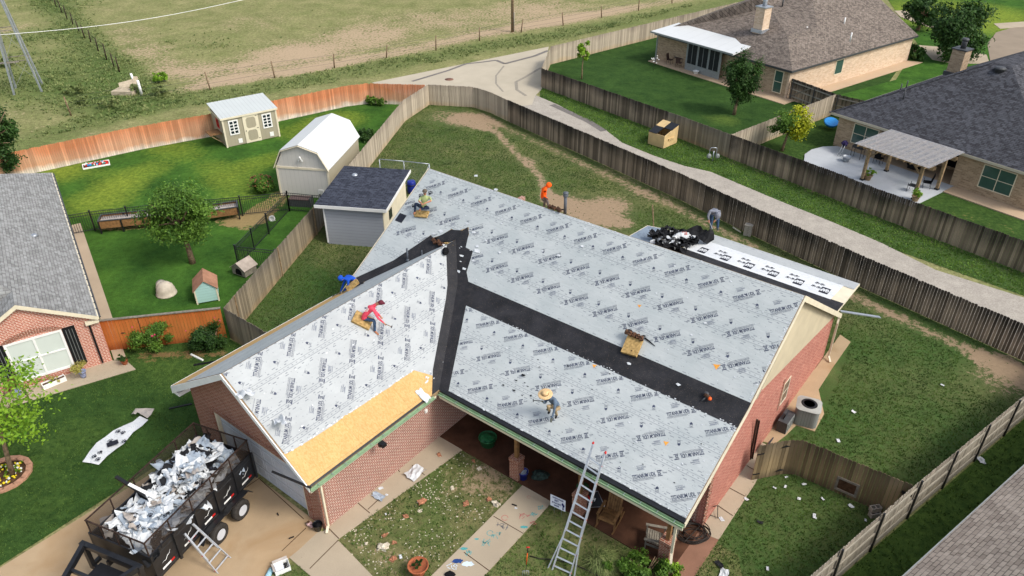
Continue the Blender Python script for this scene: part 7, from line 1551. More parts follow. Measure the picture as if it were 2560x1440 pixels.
r_ = thing('shingle_bundle', 'open orange-brown bag with black cloth at the top of the garage ridge', 'bag', on(1118, 628, sB, .05)); m = MB(); p = on(1125, 614, sB, .1); m.ball(p, (.2, .12, .1), 9, 0, None, .5, Matrix.Rotation(-.6, 3, 'Z')); m.build('bag', M_foam, r_); m = MB(); m.ball(on(1112, 630, sW, .1), (.14, .26, .12), 10, 0, None, .4); m.build('cloth', M_blkfab, r_); m = MB(); crumple(m, on(1119, 622, sB, .16), .2, .4, .4, .08, 0); m.build('wrapper', M_scrap, r_)
p = HM @ Vector((-11.05, 8.3, RZ + .02)); belt('dark tool belt hanging over the main ridge beside the tall flue', p, HM.to_3x3().copy(), .9)
# rear debris pile and bags
rp = MB(); random.seed(4)
for _ in range(52): crumple(rp, HM @ Vector((U(-10.1, -8.2), U(15.7, 17.3), U(2.55, 2.9))), U(.35, .9), U(.3, .6), U(0, 6), U(.15, .3), 0 if rnd() < .95 else 1, 5, None, (U(-.5, .5), U(-.5, .5)))
tag(rp.build('roofing_debris', [M_scrapb, M_scrap]), kind='stuff')
sR2 = Plane((0, 15.3, 2.53), (1, 0, 0), (0, 3.2, -.16))
r_ = thing('shingle_wrapper', 'white plastic bag with faded pink print among the black felt on the rear roof', 'bag', HM @ Vector((-8.75, 17.1, 2.75))); m = MB(); m.ball(HM @ Vector((-8.75, 17.0, 2.9)), (.5, .32, .22), 12, 0, None, .45, Matrix.Rotation(.2, 3, 'Z')); m.build('bag', M_scrap, r_); m = MB(); c_ = HM @ Vector((-8.8, 16.9, 3.1)); [m.obox(c_ + Vector((k * .09, 0, .02)), .05, .22, .02, Matrix.Rotation(.3, 3, 'X')) for k in range(3)]; m.build('print', M_chalkr, r_)
m = MB(); crumple(m, HM @ Vector((-8.2, 17.6, 2.85)), 1.3, .9, .3, .4, 0, 6, None, (.35, 0)); single('black_felt_sheet', m, M_scrapb, 'standing fold of black felt sheet behind the white bag on the rear roof', 'felt')
m = MB(); m.beam(HM @ Vector((-10.9, 18.3, .3)), HM @ Vector((-11.7, 18.9, 3.0)), .05, .05); m.beam(HM @ Vector((-10.8, 18.2, .1)), HM @ Vector((-11.75, 18.95, 3.1)), .04, .04); single('wooden_pole', m, M_bark, 'thin dark wooden pole leaning at the left end of the rear roof', 'pole')
# scraps on the roof
random.seed(19); m = MB()
def flake(pl, x, y, s, mi, h=.02):
    a0 = U(0, 6.28); n = int(U(4, 6)); pts = []
    for i in range(n): a = a0 + 6.283 * i / n; r0 = s * U(.4, 1.1); pts.append(pl.pt(x + r0 * math.cos(a) * 1.3, y + r0 * math.sin(a) * .7, h + U(0, s * .25)))
    m.poly([HM @ p for p in pts], mi)
for _ in range(150):
    r0 = rnd()
    if r0 < .42: flake(sB, U(-16, -.3), U(.4, 4.5), U(.02, .07), 0)
    elif r0 < .68: flake(sA, U(-9.8, -.3), U(.3, 3.9), U(.02, .06), 0)
    elif r0 < .9: flake(sW, U(-6.1, 1.5), U(1.5, 4.8), U(.02, .06), 0)
    else: flake(sA, U(-9, -.3), U(.3, 3.9), U(.02, .06), 1)
for i in range(90): flake(sA, U(-10.2, -.3), U(.17, .24), U(.02, .055), 0, .012)
for i in range(45): flake(sA, U(-10.3, -.1), U(3.8, 3.85), U(.02, .045), 0, .012)
for i in range(40): flake(sB, U(-18, -.1), U(LB - .10, LB - .03), U(.02, .06), 0, .012)
for i in range(60): y_ = U(.2, LB - .1); flake(sB, U(-.14, -.04), y_, U(.02, .05), 0, .012)
for i in range(24): flake(sA, U(-.16, -.04), U(.2, 3.8), U(.02, .05), 0, .012)
for i in range(70): t_ = U(0, 1); flake(sW, WY + .1 + 6.0 * t_, 1.38 - .14 * t_ + U(-.03, .03), U(.03, .06), 0, .012)
for i in range(9): flake(sW, U(-.5, .3), U(.5, 1.2), U(.03, .08), 0, .014)
for x, y, s in ((-13.3, 1.7, .16), (-13.45, 1.9, .14), (-13.25, 2.3, .1), (-14.0, 2.45, .12), (-14.6, 2.75, .14), (-15.6, 1.95, .15), (-15.9, 1.7, .12), (-13.5, .5, .12), (-13.35, .7, .1), (-13.2, 1.2, .1), (-16.4, 1.1, .1)): flake(sB, x, y, s, 0)
for px, py, s, pl in ((880, 692, .1, 0), (1138, 745, .13, 0), (1143, 741, .12, 0), (1147, 722, .08, 0), (1155, 640, .1, 0), (1152, 655, .06, 0), (1140, 672, .08, 0), (1104, 820, .1, 1), (1105, 905, .09, 1), (1100, 930, .08, 1), (1573, 910, .09, 1), (1695, 962, .11, 1), (1398, 640, .12, 0), (1250, 632, .13, 0), (1255, 560, .1, 0), (1457, 617, .12, 0), (1190, 440, .12, 0), (1240, 475, .13, 0)):
    q = roofhit(px, py, sB if pl == 0 else sA); pp = sB if pl == 0 else sA; flake(pp, (q - pp.o).dot(pp.a), (q - pp.o).dot(pp.u), s, 0, .03)
for px, py, s in ((1308, 940, .12), (1285, 977, .08), (1291, 952, .06)): q = roofhit(px, py, sA); flake(sA, (q - sA.o).dot(sA.a), (q - sA.o).dot(sA.u), s, 1, .025)
tag(m.build('torn_scraps', [M_scrap, M_scrapb]), kind='stuff')
M_osbspot = plain('exposed_board_tear', S(232, 160, 70), .85, .15, var=.15, sc_=14); m = MB()
for px, py, pp, s in ((1664, 1108, sA, .1), (1790, 916, sB, .13), (1485, 915, sA, .09), (1598, 765, sB, .08)):
    q = roofhit(px, py, pp); x, y = (q - pp.o).dot(pp.a), (q - pp.o).dot(pp.u); m.poly([HM @ pp.pt(x + s * a, y + s * b, .013) for a, b in ((-1, .3), (.5, -.9), (.9, 1), (.2, .6))])
tag(m.build('board_tear', M_osbspot), kind='structure')
# peeled felt on the garage rake, white crumple in the inner corner
random.seed(2); m = MB(); crumple(m, on(608, 985, sW, .08), .9, .55, 2.2, .14, 0, 9, None, (.1, .4)); single('peeled_underlayment', m, M_scrap, 'upper of two white flaps of underlayment peeled up at the garage gable edge', 'roofing felt')
m = MB(); crumple(m, on(695, 1050, sW, .08), 1.35, .4, 2.0, .12, 0, 9, None, (.1, .4)); single('peeled_underlayment', m, M_scrap, 'lower of two white flaps of underlayment peeled up at the garage gable edge', 'roofing felt')
m = MB(); crumple(m, on(1058, 990, sW, .05), .6, .3, -.6, .05, 0, 9, None, (.0, .5)); tag(m.build('crumpled_sheet', M_scrap), 'white crumpled sheet in the inner corner above the garage gutter', 'roofing felt')
m = MB()
for i, (x, y) in enumerate(((-17.9, 3.2), (-17.9, 2.6), (-17.5, 3.5))):
    for vs_, fs_ in PAW:
        for f in fs_: m.poly([HM @ sB.pt(x + vs_[j].x * 1.4, y + vs_[j].y * 1.4, .014) for j in f], 0, .5)
m.poly([HM @ sB.pt(x, y, .013) for x, y in rect(-18.35, 1.6, -17.9, 2.05)], 0, .5); tag(m.build('printed_marks', M_printw), kind='structure')
# kneeling pads of the workers
def pad(label, px, py, pl, sx, sy, rot=0, sz=.11): p = on(px, py, pl, .07); m = MB(); m.obox(p, sx, sy, sz, plR(pl) @ Matrix.Rotation(rot, 3, 'Z')); single('foam_pad', m, M_foam, label, 'foam pad')
pad('tan foam pad under the worker in the pink shirt', 905, 803, sW, .55, .75, .5); pad('tan foam pad under the worker in the green shirt', 1056, 537, sB, .7, .35, .25, .07)
# ---------------- ladders ----------------
def ladder(name, label, A0, B0, A1, B1, n, flare=0, tips=True, sec=2):
    r = thing(name, label, 'ladder', (A0 + B0) / 2); up = ((A1 - A0).cross(B1 - A0)).normalized()
    for a, b in ((A0, A1), (B0, B1)):
        m = MB(); m.beam(a, b, .03, .075, up=up); m.build('rail', M_alu, r)
    a2, b2 = A0.lerp(A1, .02), B0.lerp(B1, .02); inn = (B0 - A0).normalized() * .035
    for a, b, s in ((A0, A1, 1), (B0, B1, -1)):
        m = MB(); m.beam(a.lerp(b, .33) + inn * s, a.lerp(b, 1.0) + inn * s, .026, .06, up=up); m.build('inner_rail', M_alu, r)
        if flare:
            m = MB(); o_ = (A0 - B0).normalized() * flare * s; m.beam(a + o_ * 1.0, a.lerp(b, .28), .028, .06, up=up); m.build('flared_leg', M_alu, r)
    for i in range(n):
        t = (i + .5) / n * .93; m = MB(); m.beam(A0.lerp(A1, t), B0.lerp(B1, t), .05, .028, up=up); m.build('rung', M_alu, r)
    if tips:
        for p in (A1, B1): m = MB(); m.ball(p, (.045, .045, .06), 8); m.tube([p, p + Vector((.02, .08, -.03))], .04, 8); m.build('rubber_tip', M_red, r)
    m = MB()
    for i in range(0, n, 2): t = (i + .5) / n * .93; [m.obox(q, .045, .045, .03) for q in (A0.lerp(A1, t), B0.lerp(B1, t))]
    m.build('lock_tab', M_red, r); return r
A0, B0 = V0(1381, 1425), V0(1424, 1444); CA = HM @ PF(HM, 1461, 1176, 'y', -.18); CB = HM @ PF(HM, 1496, 1193, 'y', -.18)
ladder('extension_ladder', 'tall aluminium ladder with red tips leaning on the porch gutter', A0, B0, A0 + (CA - A0) * 1.27, B0 + (CB - B0) * 1.24, 13, .16)
# ================= DUMP TRAILER =================
TM = FM((-11.46, 15.687), 1.185); TL, TW, zt, zs, zd = 4.99, 2.5, 2.6, 1.98, .82
tr = thing('dump_trailer', 'black dump trailer with mesh sides heaped with torn roofing', 'trailer', TM @ Vector((2.5, 1.25, 0)))
gM = NT('open_steel_mesh', .7, .3); gM.out((.05, .036, .028, 1)); mx = gM.n('MixShader'); tb = gM.n('BsdfTransparent'); mx.inputs[0].default_value = .52; gM.t.links.new(tb.outputs[0], mx.inputs[1]); gM.t.links.new(gM.b.outputs[0], mx.inputs[2]); gM.t.links.new(mx.outputs[0], gM.t.nodes['Material Output'].inputs[0]); M_mesh = gM.mat
def TB(*a, m=None): m.box(*a)
for nm, b in (('side_panel', (0, TL, -.0, .05, zd, zs)), ('side_panel', (0, TL, TW - .05, TW, zd, zs)), ('end_panel', (0, .05, .051, TW - .051, zd, zs)), ('tailgate', (TL - .05, TL, .051, TW - .051, zd, zs)), ('floor', (.051, TL - .051, .051, TW - .051, zd, zd + .05))):
    m = MB(TM); m.box(*b); m.build(nm, M_blkmetal, tr)
for i in range(6):
    for y in (-.035, TW + .035): x = .04 + i * (TL - .08) / 5; m = MB(TM); m.box(x - .045, x + .045, y - .034, y + .034, zd - .05, zs + .02); m.build('stake', M_blkmetal, tr)
for i in range(6):
    for y in (.03, TW - .03): x = .04 + i * (TL - .08) / 5; m = MB(TM); m.box(x - .018, x + .018, y - .018, y + .018, zs + .021, zt); m.build('mesh_post', M_rustmetal, tr)
for x in (.03, TL - .03):
    for i in (1, 2, 3): y = TW * i / 4; m = MB(TM); m.box(x - .018, x + .018, y - .018, y + .018, zs + .001, zt); m.build('mesh_post', M_rustmetal, tr)
for a, b in (((0, .03, zt), (TL, .03, zt)), ((0, TW - .03, zt), (TL, TW - .03, zt)), ((.03, .05, zt + .001), (.03, TW - .05, zt + .001)), ((TL - .03, .05, zt + .001), (TL - .03, TW - .05, zt + .001))): m = MB(TM); m.beam(a, b, .04, .04); m.build('top_rail', M_rustmetal, tr)
for q in ([(0.02, .03), (TL - .02, .03)], [(0.02, TW - .03), (TL - .02, TW - .03)], [(.03, .03), (.03, TW - .03)], [(TL - .03, .03), (TL - .03, TW - .03)]):
    m = MB(TM); (x0, y0), (x1, y1) = q; m.poly([(x0, y0, zs + .02), (x1, y1, zs + .02), (x1, y1, zt - .02), (x0, y0, zt - .02)]); m.build('mesh_side', M_mesh, tr)
m = MB(TM); m.box(-.05, TL, .3, .42, zd - .22, zd - .02); m.box(-.05, TL, TW - .42, TW - .3, zd - .22, zd - .02); m.build('chassis', M_blkmetal, tr)
for y, s in ((-.22, -1), (TW + .22, 1)):
    for x in (2.52, 3.69):
        R = TM.to_3x3() @ Matrix.Rotation(math.pi / 2 * -s, 3, 'X') if False else TM.to_3x3() @ Matrix.Rotation(-math.pi / 2 * s, 3, 'X')
        c_ = TM @ Vector((x, y - s * .02, .40)); m = MB(); m.lathe(c_, [(.17, -.12), (.36, -.12), (.40, -.08), (.40, .08), (.37, .115), (.30, .125), (.21, .115), (.19, .09), (.17, -.12)], 28, R=R); wh = m.build('wheel', M_tire, tr)
        m = MB(); m.lathe(c_, [(0, .04), (.06, .04), (.07, .07), (.09, .05), (.125, .03), (.155, .07), (.19, .10), (.20, .125), (.21, .122)], 24, R=R); sub('rim', m, M_gdoor, wh)
        m = MB()
        for k in range(8): a = k * .785; m.ball(c_ + R @ Vector((math.cos(a) * .13, math.sin(a) * .13, .045)), .024, 6)
        m.lathe(c_, [(0, .11), (.045, .11), (.055, .05)], 10, R=R); sub('hub', m, M_dkgrey, wh)
    m = MB(TM)
    pr_ = [(1.75, .62), (1.98, .86), (2.9, .90), (3.1, .84), (3.3, .90), (4.15, .88), (4.38, .62)]
    for a, b in zip(pr_[:-1], pr_[1:]): y0, y1 = (y - .06, y + .18) if s < 0 else (y - .18, y + .06); m.prism([(a[0], y0, a[1]), (b[0], y0, b[1]), (b[0], y1, b[1]), (a[0], y1, a[1])], (0, 0, .03))
    m.build('fender', M_blkmetal, tr)
m = MB(TM)
for i in range(5):
    x = .3 + i * (TL - .08) / 5; m.box(x, x + .36, -.006, -.001, 1.02, 1.10)
m.build('reflector', M_white, tr); m = MB(TM)
for i in range(5): x = .66 + i * (TL - .08) / 5; m.box(x, x + .16, -.006, -.001, 1.02, 1.10)
m.build('reflector', M_red, tr); m = MB(TM)
for i in range(5):
    x = .35 + i * (TL - .08) / 5; m.tube([(x + .4 * k / 8, -.008, 1.3 + .22 * (k / 8) ** 2 + .03 * math.sin(k * 1.6)) for k in range(9)], [.004 + .006 * math.sin(math.pi * k / 8) for k in range(9)], 4)
m.build('decal', M_white, tr); m = MB(TM)
for i in range(5): x = .14 + i * (TL - .08) / 5; m.box(x, x + (TL - .08) / 5 - .2, -.008, -.001, 1.78, 1.79); m.box(x, x + (TL - .08) / 5 - .2, -.008, -.001, .93, .94)
m.build('panel_edge', M_dkgrey, tr)
# gooseneck
m = MB(TM); m.beam((-.35, -.02, 1.9), (-.35, TW + .02, 1.9), .16, .16); m.beam((-.35, .08, 1.9), (-.35, .08, .75), .14, .14); m.beam((-.35, TW - .08, 1.9), (-.35, TW - .08, .75), .14, .14); m.beam((-.35, .1, .85), (-.35, TW - .1, .85), .12, .12); m.beam((-.35, .1, 1.9), (-2.9, 1.05, 1.75), .14, .2); m.beam((-.35, TW - .1, 1.9), (-2.9, 1.45, 1.75), .14, .2); m.beam((-1.2, .45, 1.83), (-1.2, 2.05, 1.83), .1, .12); m.beam((-.35, .1, .9), (-.05, .1, .9), .12, .12); m.beam((-.35, TW - .1, .9), (-.05, TW - .1, .9), .12, .12); m.build('gooseneck', M_blkmetal, tr)
m = MB(TM); m.box(-1.1, -.45, .6, 1.75, 1.0, 1.45); m.build('tool_box', M_blackpl, tr); m = MB(TM); m.box(-1.1, -.5, .15, .19, 1.5, 1.62) if False else m.obox((-.9, .30, 1.82), .8, .01, .09, Matrix.Rotation(-.36, 3, 'Z')); m.build('reflector', M_red, tr)
m = MB(TM); m.box(-.62, -.44, .2, .34, .0, 1.0); m.build('jack', M_dkgrey, tr)
# load
random.seed(14); ld = MB()
def heap(x, y): return 1.75 + .65 * math.exp(-((x - 3.5) / 1.4) ** 2 - ((y - 1.3) / 1.0) ** 2) + .35 * math.exp(-((x - 1.1) / .9) ** 2 - ((y - 1.2) / .9) ** 2)
for gx_ in range(14):
    for gy_ in range(8):
        x, y = .15 + gx_ * .345, .12 + gy_ * .29
        ld.M = TM; q = [(x, y), (x + .345, y), (x + .345, y + .29), (x, y + .29)]; ld.poly([(a, b, heap(a, b) - .25 + .08 * noise.noise(Vector((a * 3, b * 3, 0)))) for a, b in q], 2)
ld.M = Matrix()
for _ in range(9):
    x, y = U(.6, TL - .6), U(.5, TW - .5); crumple(ld, TM @ Vector((x, y, heap(x, y) + .02)), U(.8, 1.4), U(.4, .7), U(0, 6.28), U(.14, .24), 0 if rnd() < .7 else 1, 9, None, (U(-.3, .3), U(-.3, .3)))
for _ in range(270):
    x, y = U(.3, TL - .3), U(.3, TW - .3); z = heap(x, y) + U(-.2, .1); r0 = rnd(); mi = 0 if r0 < .42 else 1 if r0 < .68 else 2 if r0 < .82 else 3
    crumple(ld, TM @ Vector((x, y, z)), U(.25, 1.15), U(.2, .7), U(0, 6.28), U(.08, .2), mi, 6, None, (U(-.6, .6), U(-.6, .6)))
tag(ld.build('roofing_debris', [M_scrap, M_scrapg, M_scrapb, M_scrapt]), kind='stuff')
m = MB(); pf = MB(TM)
for _ in range(60):
    x, y = U(.5, TL - .4), U(.3, TW - .3); z = heap(x, y) + .13; a0 = U(0, 6); tl = Matrix.Rotation(U(-.4, .4), 3, 'X')
    for vs_, fs_ in PAW:
        for f in fs_: pf.poly([Vector((x, y, z)) + Matrix.Rotation(a0, 3, 'Z') @ tl @ (vs_[j] * .9) for j in f], 0, .5)
tag(pf.build('printed_scraps', M_printw), kind='stuff')
m = MB(); a_, b_ = TM @ Vector((1.7, 1.5, 2.35)), HM @ PF(HM, 290, 1192, 'z', 2.75); m.beam(a_, b_, .11, .09); single('gutter_piece', m, M_blackpl, 'black gutter length sticking out over the far side of the trailer', 'gutter')
m = MB(); a_, b_ = TM @ Vector((1.75, 1.3, 2.38)), HM @ PF(HM, 322, 1210, 'z', 2.65); m.beam(a_, b_, .11, .03); single('trim_board', m, M_white, 'white trim length lying beside the black gutter over the trailer side', 'board')
# short ladder on the trailer side
A1, B1 = TM @ Vector((.98, -.12, 1.75)), TM @ Vector((1.42, -.12, 1.75)); A0, B0 = V0(546, 1436), V0(578, 1397)
ladder('folding_ladder', 'short aluminium ladder leaning against the side of the black trailer', A0, B0, HM @ PF(HM, 460, 1335, 'z', 1.6), HM @ PF(HM, 482, 1309, 'z', 1.6), 5, .0, False)
# ================= PEOPLE =================
M_skin = plain('skin', S(176, 122, 96), .6, .3, var=.08); M_jean = plain('blue_denim', S(62, 84, 112), .85, .15, var=.25, sc_=9); M_jeand = plain('dark_denim', S(38, 48, 68), .85, .15, var=.25, sc_=9)
M_pink = plain('coral_pink_knit', S(240, 84, 104), .8, .15, var=.08); M_green = plain('pale_green_cotton', S(160, 172, 120), .85, .15, var=.12); M_blueh = plain('royal_blue_fleece', S(34, 84, 190), .85, .15, var=.12); M_orgh = plain('safety_orange_fleece', S(250, 96, 24), .8, .2, var=.06)
M_gsh = plain('grey_shirt', S(128, 132, 142), .85, .15, var=.12); M_bgsh = plain('blue_grey_shirt', S(96, 112, 130), .85, .15, var=.12); M_khaki = plain('khaki_cloth', S(164, 144, 112), .85, .15, var=.15); M_boot = plain('tan_boot_leather', S(160, 106, 76), .7, .25, var=.15); M_bbl = plain('black_boot', S(28, 27, 28), .6, .3, var=.2); M_maroon = plain('maroon_cap', S(96, 36, 50), .7, .2, var=.1); M_straw = plain('straw_weave', S(218, 184, 136), .8, .15, var=.14, sc_=22); M_capg = plain('grey_brown_cap', S(96, 88, 78), .8, .15, var=.1)
M_hair = plain('dark_hair', S(30, 24, 22), .7, .2, var=.2); M_camo = plain('grey_patterned_cloth', S(120, 112, 112), .85, .15, var=.45, sc_=14); M_glove = plain('grey_work_glove', S(110, 112, 100), .85, .15, var=.2)
def person(label, Y0, J, mats, handmat=0, elbow_bare=False, rad=1.0, fingers=True):
    "J: joint name -> (px, py, dy); bones grown into one skinned body surface"
    P = {k: PY(v[0], v[1], Y0 + v[2]) for k, v in J.items()}
    if 'neck' not in P: P['neck'] = P['chest'].lerp(P['head'], .5)
    bones = [('pelvis', 'belly', .135, .13, 1), ('belly', 'chest', .13, .15, 1), ('chest', 'neck', .15, .06, 1), ('neck', 'head', .06, .092, 0)]
    P['belly'] = P['pelvis'].lerp(P['chest'], .5) + Vector((0, 0, .03)); P['crown'] = P['head'] + (P['head'] - P['neck']).normalized() * .075
    bones.append(('head', 'crown', .095, .075, 0))
    for s in 'LR':
        if 'sh' + s in P:
            bones += [('chest', 'sh' + s, .13, .075, 1), ('sh' + s, 'el' + s, .072, .05, 1), ('el' + s, 'wr' + s, .05, .034, 5 if elbow_bare else 1)]
            d = (P['wr' + s] - P['el' + s]).normalized(); P['pm' + s] = P['wr' + s] + d * .085; bones.append(('wr' + s, 'pm' + s, .032, .036, 4))
            if fingers:
                sd_ = d.cross(Vector((0, 0, 1))); sd_ = sd_.normalized() if sd_.length > .1 else Vector((1, 0, 0)); dn = d.cross(sd_).normalized() * -1
                for k in range(4):
                    o_ = sd_ * (-.03 + .02 * k); l_ = (.07, .085, .08, .06)[k]; P['f1' + s + str(k)] = P['pm' + s] + o_ + d * l_ * .5 - Vector((0, 0, .012)); P['f2' + s + str(k)] = P['f1' + s + str(k)] + d * l_ * .35 - Vector((0, 0, .03))
                    bones += [('pm' + s, 'f1' + s + str(k), .02, .0105, 4), ('f1' + s + str(k), 'f2' + s + str(k), .0105, .009, 4)]
                P['th' + s] = P['wr' + s].lerp(P['pm' + s], .45) + sd_ * .055 + d * .03; bones.append(('pm' + s, 'th' + s, .02, .012, 4))
        if 'kn' + s in P:
            h_ = P['pelvis'] + (P['kn' + s] - P['pelvis']).normalized() * .1 + (Vector((.075 if s == 'R' else -.075, 0, 0))); P['hp' + s] = h_
            bones += [('pelvis', 'hp' + s, .13, .1, 2), ('hp' + s, 'kn' + s, .098, .068, 2), ('kn' + s, 'an' + s, .065, .045, 2)]
            if 'to' + s in P: bones.append(('an' + s, 'to' + s, .05, .04, 3))
    names = []; [names.append(n) for b in bones for n in b[:2] if n not in names]; R_ = {}
    for a, b, ra, rb, mm in bones: R_[a] = max(R_.get(a, 0), ra); R_[b] = max(R_.get(b, 0), rb) if b not in ('neck',) else .058
    loc = Vector((P['pelvis'].x, P['pelvis'].y, min(p.z for p in P.values())))
    me = bpy.data.meshes.new('person'); me.from_pydata([tuple(P[n] - loc) for n in names], [(names.index(a), names.index(b)) for a, b, *_ in bones], [])
    ob = bpy.data.objects.new('person', me); sc.collection.objects.link(ob)
    md = ob.modifiers.new('skin', 'SKIN'); md.branch_smoothing = .4
    for i, n in enumerate(names): r0 = R_[n] * rad; me.skin_vertices[0].data[i].radius = (r0, r0)
    me.skin_vertices[0].data[names.index('pelvis')].use_root = True
    sm = ob.modifiers.new('sub', 'SUBSURF'); sm.levels = 2; sm.render_levels = 2
    dg = bpy.context.evaluated_depsgraph_get(); nm = bpy.data.meshes.new_from_object(ob.evaluated_get(dg)); ob.modifiers.clear(); ob.data = nm; nm.name = 'person'
    for mt in mats: nm.materials.append(mt)
    B = [(P[a] - loc, P[b] - loc, mm, ra, rb) for a, b, ra, rb, mm in bones]
    mp = {0: 0, 1: 1, 2: 2, 3: 3, 4: handmat, 5: 0}
    for f in nm.polygons:
        c = f.center; best, bd = 0, 9e9
        for a, b, mm, ra, rb in B:
            ab = b - a; t = max(0, min(1, (c - a).dot(ab) / max(ab.length_squared, 1e-9))); d = (c - a - ab * t).length - (ra + (rb - ra) * t)
            if d < bd: best, bd = mm, d
        f.material_index = mp[best]; f.use_smooth = True
    nm.attributes.new('tone', 'FLOAT', 'FACE')
    ob.location = loc; tag(ob, label, 'person'); return ob, P
def child(o, m, name, mt): x = m.build(name, mt, None, o.location); x.location = (0, 0, 0); x.parent = o; return x
def cap(o, P, mt, brim, r=.115):
    m = MB(); h = P['head'] + (P['crown'] - P['head']) * .55; m.ball(h, (r, r, r * .8), 14, 0); b = Vector(brim).normalized(); s = b.cross(Vector((0, 0, 1))).normalized()
    m.prism([h + b * .07 - s * .08, h + b * .15 - s * .06, h + b * .17, h + b * .15 + s * .06, h + b * .07 + s * .08], (0, 0, .012)); child(o, m, 'cap', mt)
def facebits(o, P, fwd):
    f = Vector(fwd).normalized(); s = f.cross(Vector((0, 0, 1))).normalized(); h = P['head']; m = MB(); m.ball(h + f * .1, (.016, .016, .024), 6); [m.ball(h + s * k * .098, (.014, .022, .03), 6) for k in (-1, 1)]; child(o, m, 'face_features', M_skin)
    m = MB(); [m.ball(h + f * .09 + s * k * .034 + Vector((0, 0, .02)), .011, 6) for k in (-1, 1)]; m.obox(h + f * .094 - Vector((0, 0, .045)), .04, .01, .01, Matrix((s, f, Vector((0, 0, 1)))).transposed()); child(o, m, 'eyes_and_mouth', M_hair)
def hammer(label, a, b, h=M_woodb, hs=.13):
    r = thing('hammer', label, 'hammer', a); m = MB(); m.tube([a, b], .014, 6); m.build('handle', h, r); d = (b - a).normalized(); s = d.cross(Vector((0, 0, 1))).normalized(); m = MB(); m.beam(b - s * hs / 2, b + s * hs / 2, .035, .035); m.build('head', M_dkgrey, r)
# pink shirt, crouching on the garage slope
Yp = on(918, 812, sW).y
o, P = person('person in coral pink shirt, jeans and maroon cap crouching with hammer on garage slope', Yp, dict(pelvis=(905, 797, .05), chest=(929, 771, .0), neck=(941, 760, -.02), head=(950, 757, -.04), shL=(922, 766, .22), elL=(944, 784, .25), wrL=(950, 790, .12), shR=(936, 776, -.18), elR=(945, 795, -.24), wrR=(958, 806, -.22), knR=(936, 801, -.14), anR=(937, 828, -.16), toR=(947, 838, -.22), knL=(930, 807, .15), anL=(905, 812, .12), toL=(899, 818, .08)), [M_skin, M_pink, M_jean, M_boot], 0)
cap(o, P, M_maroon, (1, -.3, -.25)); facebits(o, P, (.9, -.4, -.3)); hammer('hammer in the hand of the worker in the pink shirt', P['pmR'], PY(979, 817, Yp - .25))
m = MB(); c_ = P['chest'].lerp(P['pelvis'], .25) + Vector((-.12, -.12, .12)); [m.obox(c_ + Vector((k * .05, 0, 0)), .02, .012, .16, Matrix.Rotation(.5, 3, 'Y')) for k in range(3)]; child(o, m, 'shirt_print', M_white)
# blue hoodie
Yb = (HM @ Vector((-17.7, 2.2, 0))).y
o, P = person('person in a royal blue hoodie bent low over the far garage eave', Yb, dict(pelvis=(893, 697, .05), chest=(868, 694, 0), neck=(858, 697, -.05), head=(851, 697, -.08), shL=(868, 690, .2), elL=(858, 712, .12), wrL=(852, 728, .0), shR=(870, 702, -.2), elR=(871, 716, -.22), wrR=(861, 726, -.15), knL=(882, 712, .12), anL=(898, 706, .2), toL=(905, 706, .2), knR=(884, 716, -.1), anR=(903, 708, -.05), toR=(910, 707, -.05)), [M_skin, M_blueh, M_jeand, M_bbl], 4, mats if False else False) if False else person('person in a royal blue hoodie bent low over the far garage eave', Yb, dict(pelvis=(893, 697, .05), chest=(868, 694, 0), neck=(858, 697, -.05), head=(851, 697, -.08), shL=(868, 690, .2), elL=(858, 712, .12), wrL=(852, 728, .0), shR=(870, 702, -.2), elR=(871, 716, -.22), wrR=(861, 726, -.15), knL=(882, 712, .12), anL=(898, 706, .2), toL=(905, 706, .2), knR=(884, 716, -.1), anR=(903, 708, -.05), toR=(910, 707, -.05)), [M_skin, M_blueh, M_jeand, M_bbl, M_glove], 4)
m = MB(); m.ball(P['head'] + Vector((.01, .02, .02)), (.135, .13, .13), 14, 0, None, .15); child(o, m, 'hood', M_blueh)
p = PY(881, 713, Yb - .28); m = MB(); m.obox(p, .62, .3, .14, Matrix.Rotation(.45, 3, 'Z') @ Matrix.Rotation(-.55, 3, 'Y')); single('foam_pad', m, M_foam, 'tan foam pad held under the worker in the blue hoodie', 'foam pad')
hammer('hammer at the far garage eave below the blue hoodie', P['pmL'], PY(832, 740, Yb - .1), M_dkgrey, .12)
# green shirt sitting
Yg = on(1062, 530, sB).y
o, P = person('person in pale green shirt and dark jeans sitting at the left of the main roof', Yg, dict(pelvis=(1058, 518, .1), chest=(1062, 496, .1), neck=(1062, 486, .08), head=(1062, 479, .04), shL=(1052, 494, .1), elL=(1047, 503, -.05), wrL=(1053, 508, -.22), shR=(1075, 494, .1), elR=(1078, 502, -.08), wrR=(1065, 507, -.28), knL=(1039, 508, -.25), anL=(1037, 530, -.3), toL=(1034, 537, -.42), knR=(1072, 520, -.28), anR=(1051, 522, -.3), toR=(1048, 528, -.36)), [M_skin, M_green, M_jeand, M_boot], 0, True)
cap(o, P, M_capg, (0, -1, -.35)); facebits(o, P, (0, -1, -.4))
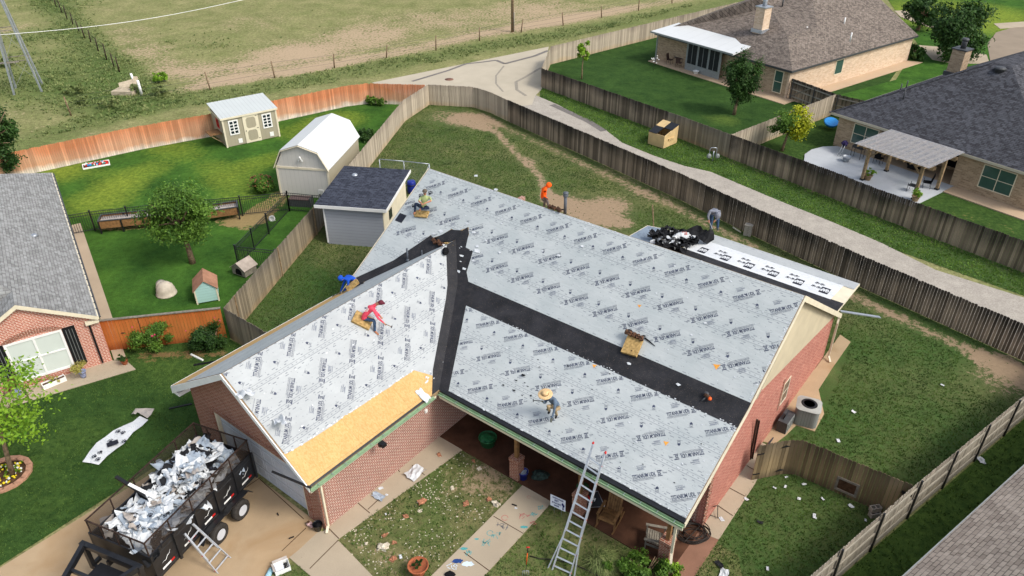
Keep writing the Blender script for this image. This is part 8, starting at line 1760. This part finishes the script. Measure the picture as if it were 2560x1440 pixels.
# orange hoodie behind the ridge, standing on the rear porch roof slope
Yo = (HM @ Vector((-12.9, 9.3, 0))).y
o, P = person('person in a bright orange hoodie stepping down behind the main ridge', Yo, dict(pelvis=(1356, 490, .0), chest=(1361, 473, 0), neck=(1367, 466, -.02), head=(1372, 464, -.03), shL=(1356, 472, .18), elL=(1360, 484, .25), wrL=(1366, 492, .18), shR=(1363, 476, -.18), elR=(1358, 488, -.22), wrR=(1365, 493, -.15), knL=(1362, 502, .0), anL=(1360, 517, .1), toL=(1364, 521, .0), knR=(1368, 503, -.05), anR=(1372, 518, -.02), toR=(1376, 522, -.05)), [M_skin, M_orgh, M_camo, M_boot], 0)
m = MB(); m.ball(P['head'] + Vector((0, .02, .02)), (.13, .13, .13), 14, 0, None, .12); child(o, m, 'hood', M_orgh)
# straw hat
Yh = on(1385, 1045, sA).y
o, P = person('person in a wide straw hat and blue-grey shirt crouching on the porch roof slope', Yh, dict(pelvis=(1395, 1018, .1), chest=(1381, 998, .1), neck=(1371, 992, .02), head=(1363, 992, -.08), shL=(1368, 996, .22), elL=(1362, 1008, .1), wrL=(1357, 1004, -.1), shR=(1388, 1004, -.15), elR=(1386, 1025, -.25), wrR=(1380, 1044, -.38), knL=(1369, 1015, -.2), anL=(1374, 1028, -.05), toL=(1370, 1035, -.15), knR=(1388, 1025, -.22), anR=(1392, 1037, -.05), toR=(1388, 1047, -.2)), [M_skin, M_bgsh, M_khaki, M_bbl, M_glove], 4)
m = MB(); h = P['head'] + Vector((.0, .02, .12)); Rh = Matrix.Rotation(.18, 3, 'X') @ Matrix.Rotation(-.12, 3, 'Y'); m.lathe(h, [(.265, -.015), (.25, .0), (.2, .0), (.13, .01), (.115, .07), (.095, .11), (.04, .125), (0, .118)], 28, R=Rh); m.lathe(h, [(.265, -.018), (.12, -.008), (.1, -.0)], 28, R=Rh); child(o, m, 'straw_hat', M_straw)
m = MB(); m.lathe(h, [(.134, .012), (.124, .045)], 24, R=Rh); child(o, m, 'hat_band', M_woodb); facebits(o, P, (-.4, -1, -.5))
hammer('black hammer held out by the worker in the straw hat', P['pmL'], PY(1333, 1001, Yh - .15), M_blackpl, .13)
# grey shirt, bent over on the rear eave
Yr = (HM @ Vector((-7.4, 18.6, 0))).y
o, P = person('person in grey bent over with a flat bar at the rear eave', Yr, dict(pelvis=(1784, 530, .25), chest=(1786, 526, -.05), neck=(1791, 532, -.2), head=(1794, 539, -.28), shL=(1776, 528, -.05), elL=(1770, 540, -.12), wrL=(1772, 549, -.2), shR=(1798, 528, -.05), elR=(1799, 541, -.2), wrR=(1789, 550, -.3), knL=(1779, 549, .15), anL=(1777, 570, .2), toL=(1776, 575, .0), knR=(1795, 549, .15), anR=(1794, 570, .2), toR=(1795, 576, .0)), [M_skin, M_gsh, M_jean, M_dkgrey], 0, rad=1.35)
m = MB(); m.ball(P['head'] + Vector((0, 0, .02)), (.15, .15, .19), 14, 0, None, .1); child(o, m, 'hood', M_gsh)
m = MB(); m.beam(P['pmL'], PY(1781, 572, Yr - .2), .035, .035); single('flat_bar', m, M_galv, 'long flat pry bar in the hands of the worker in grey', 'pry bar')
bpy.context.view_layer.update()
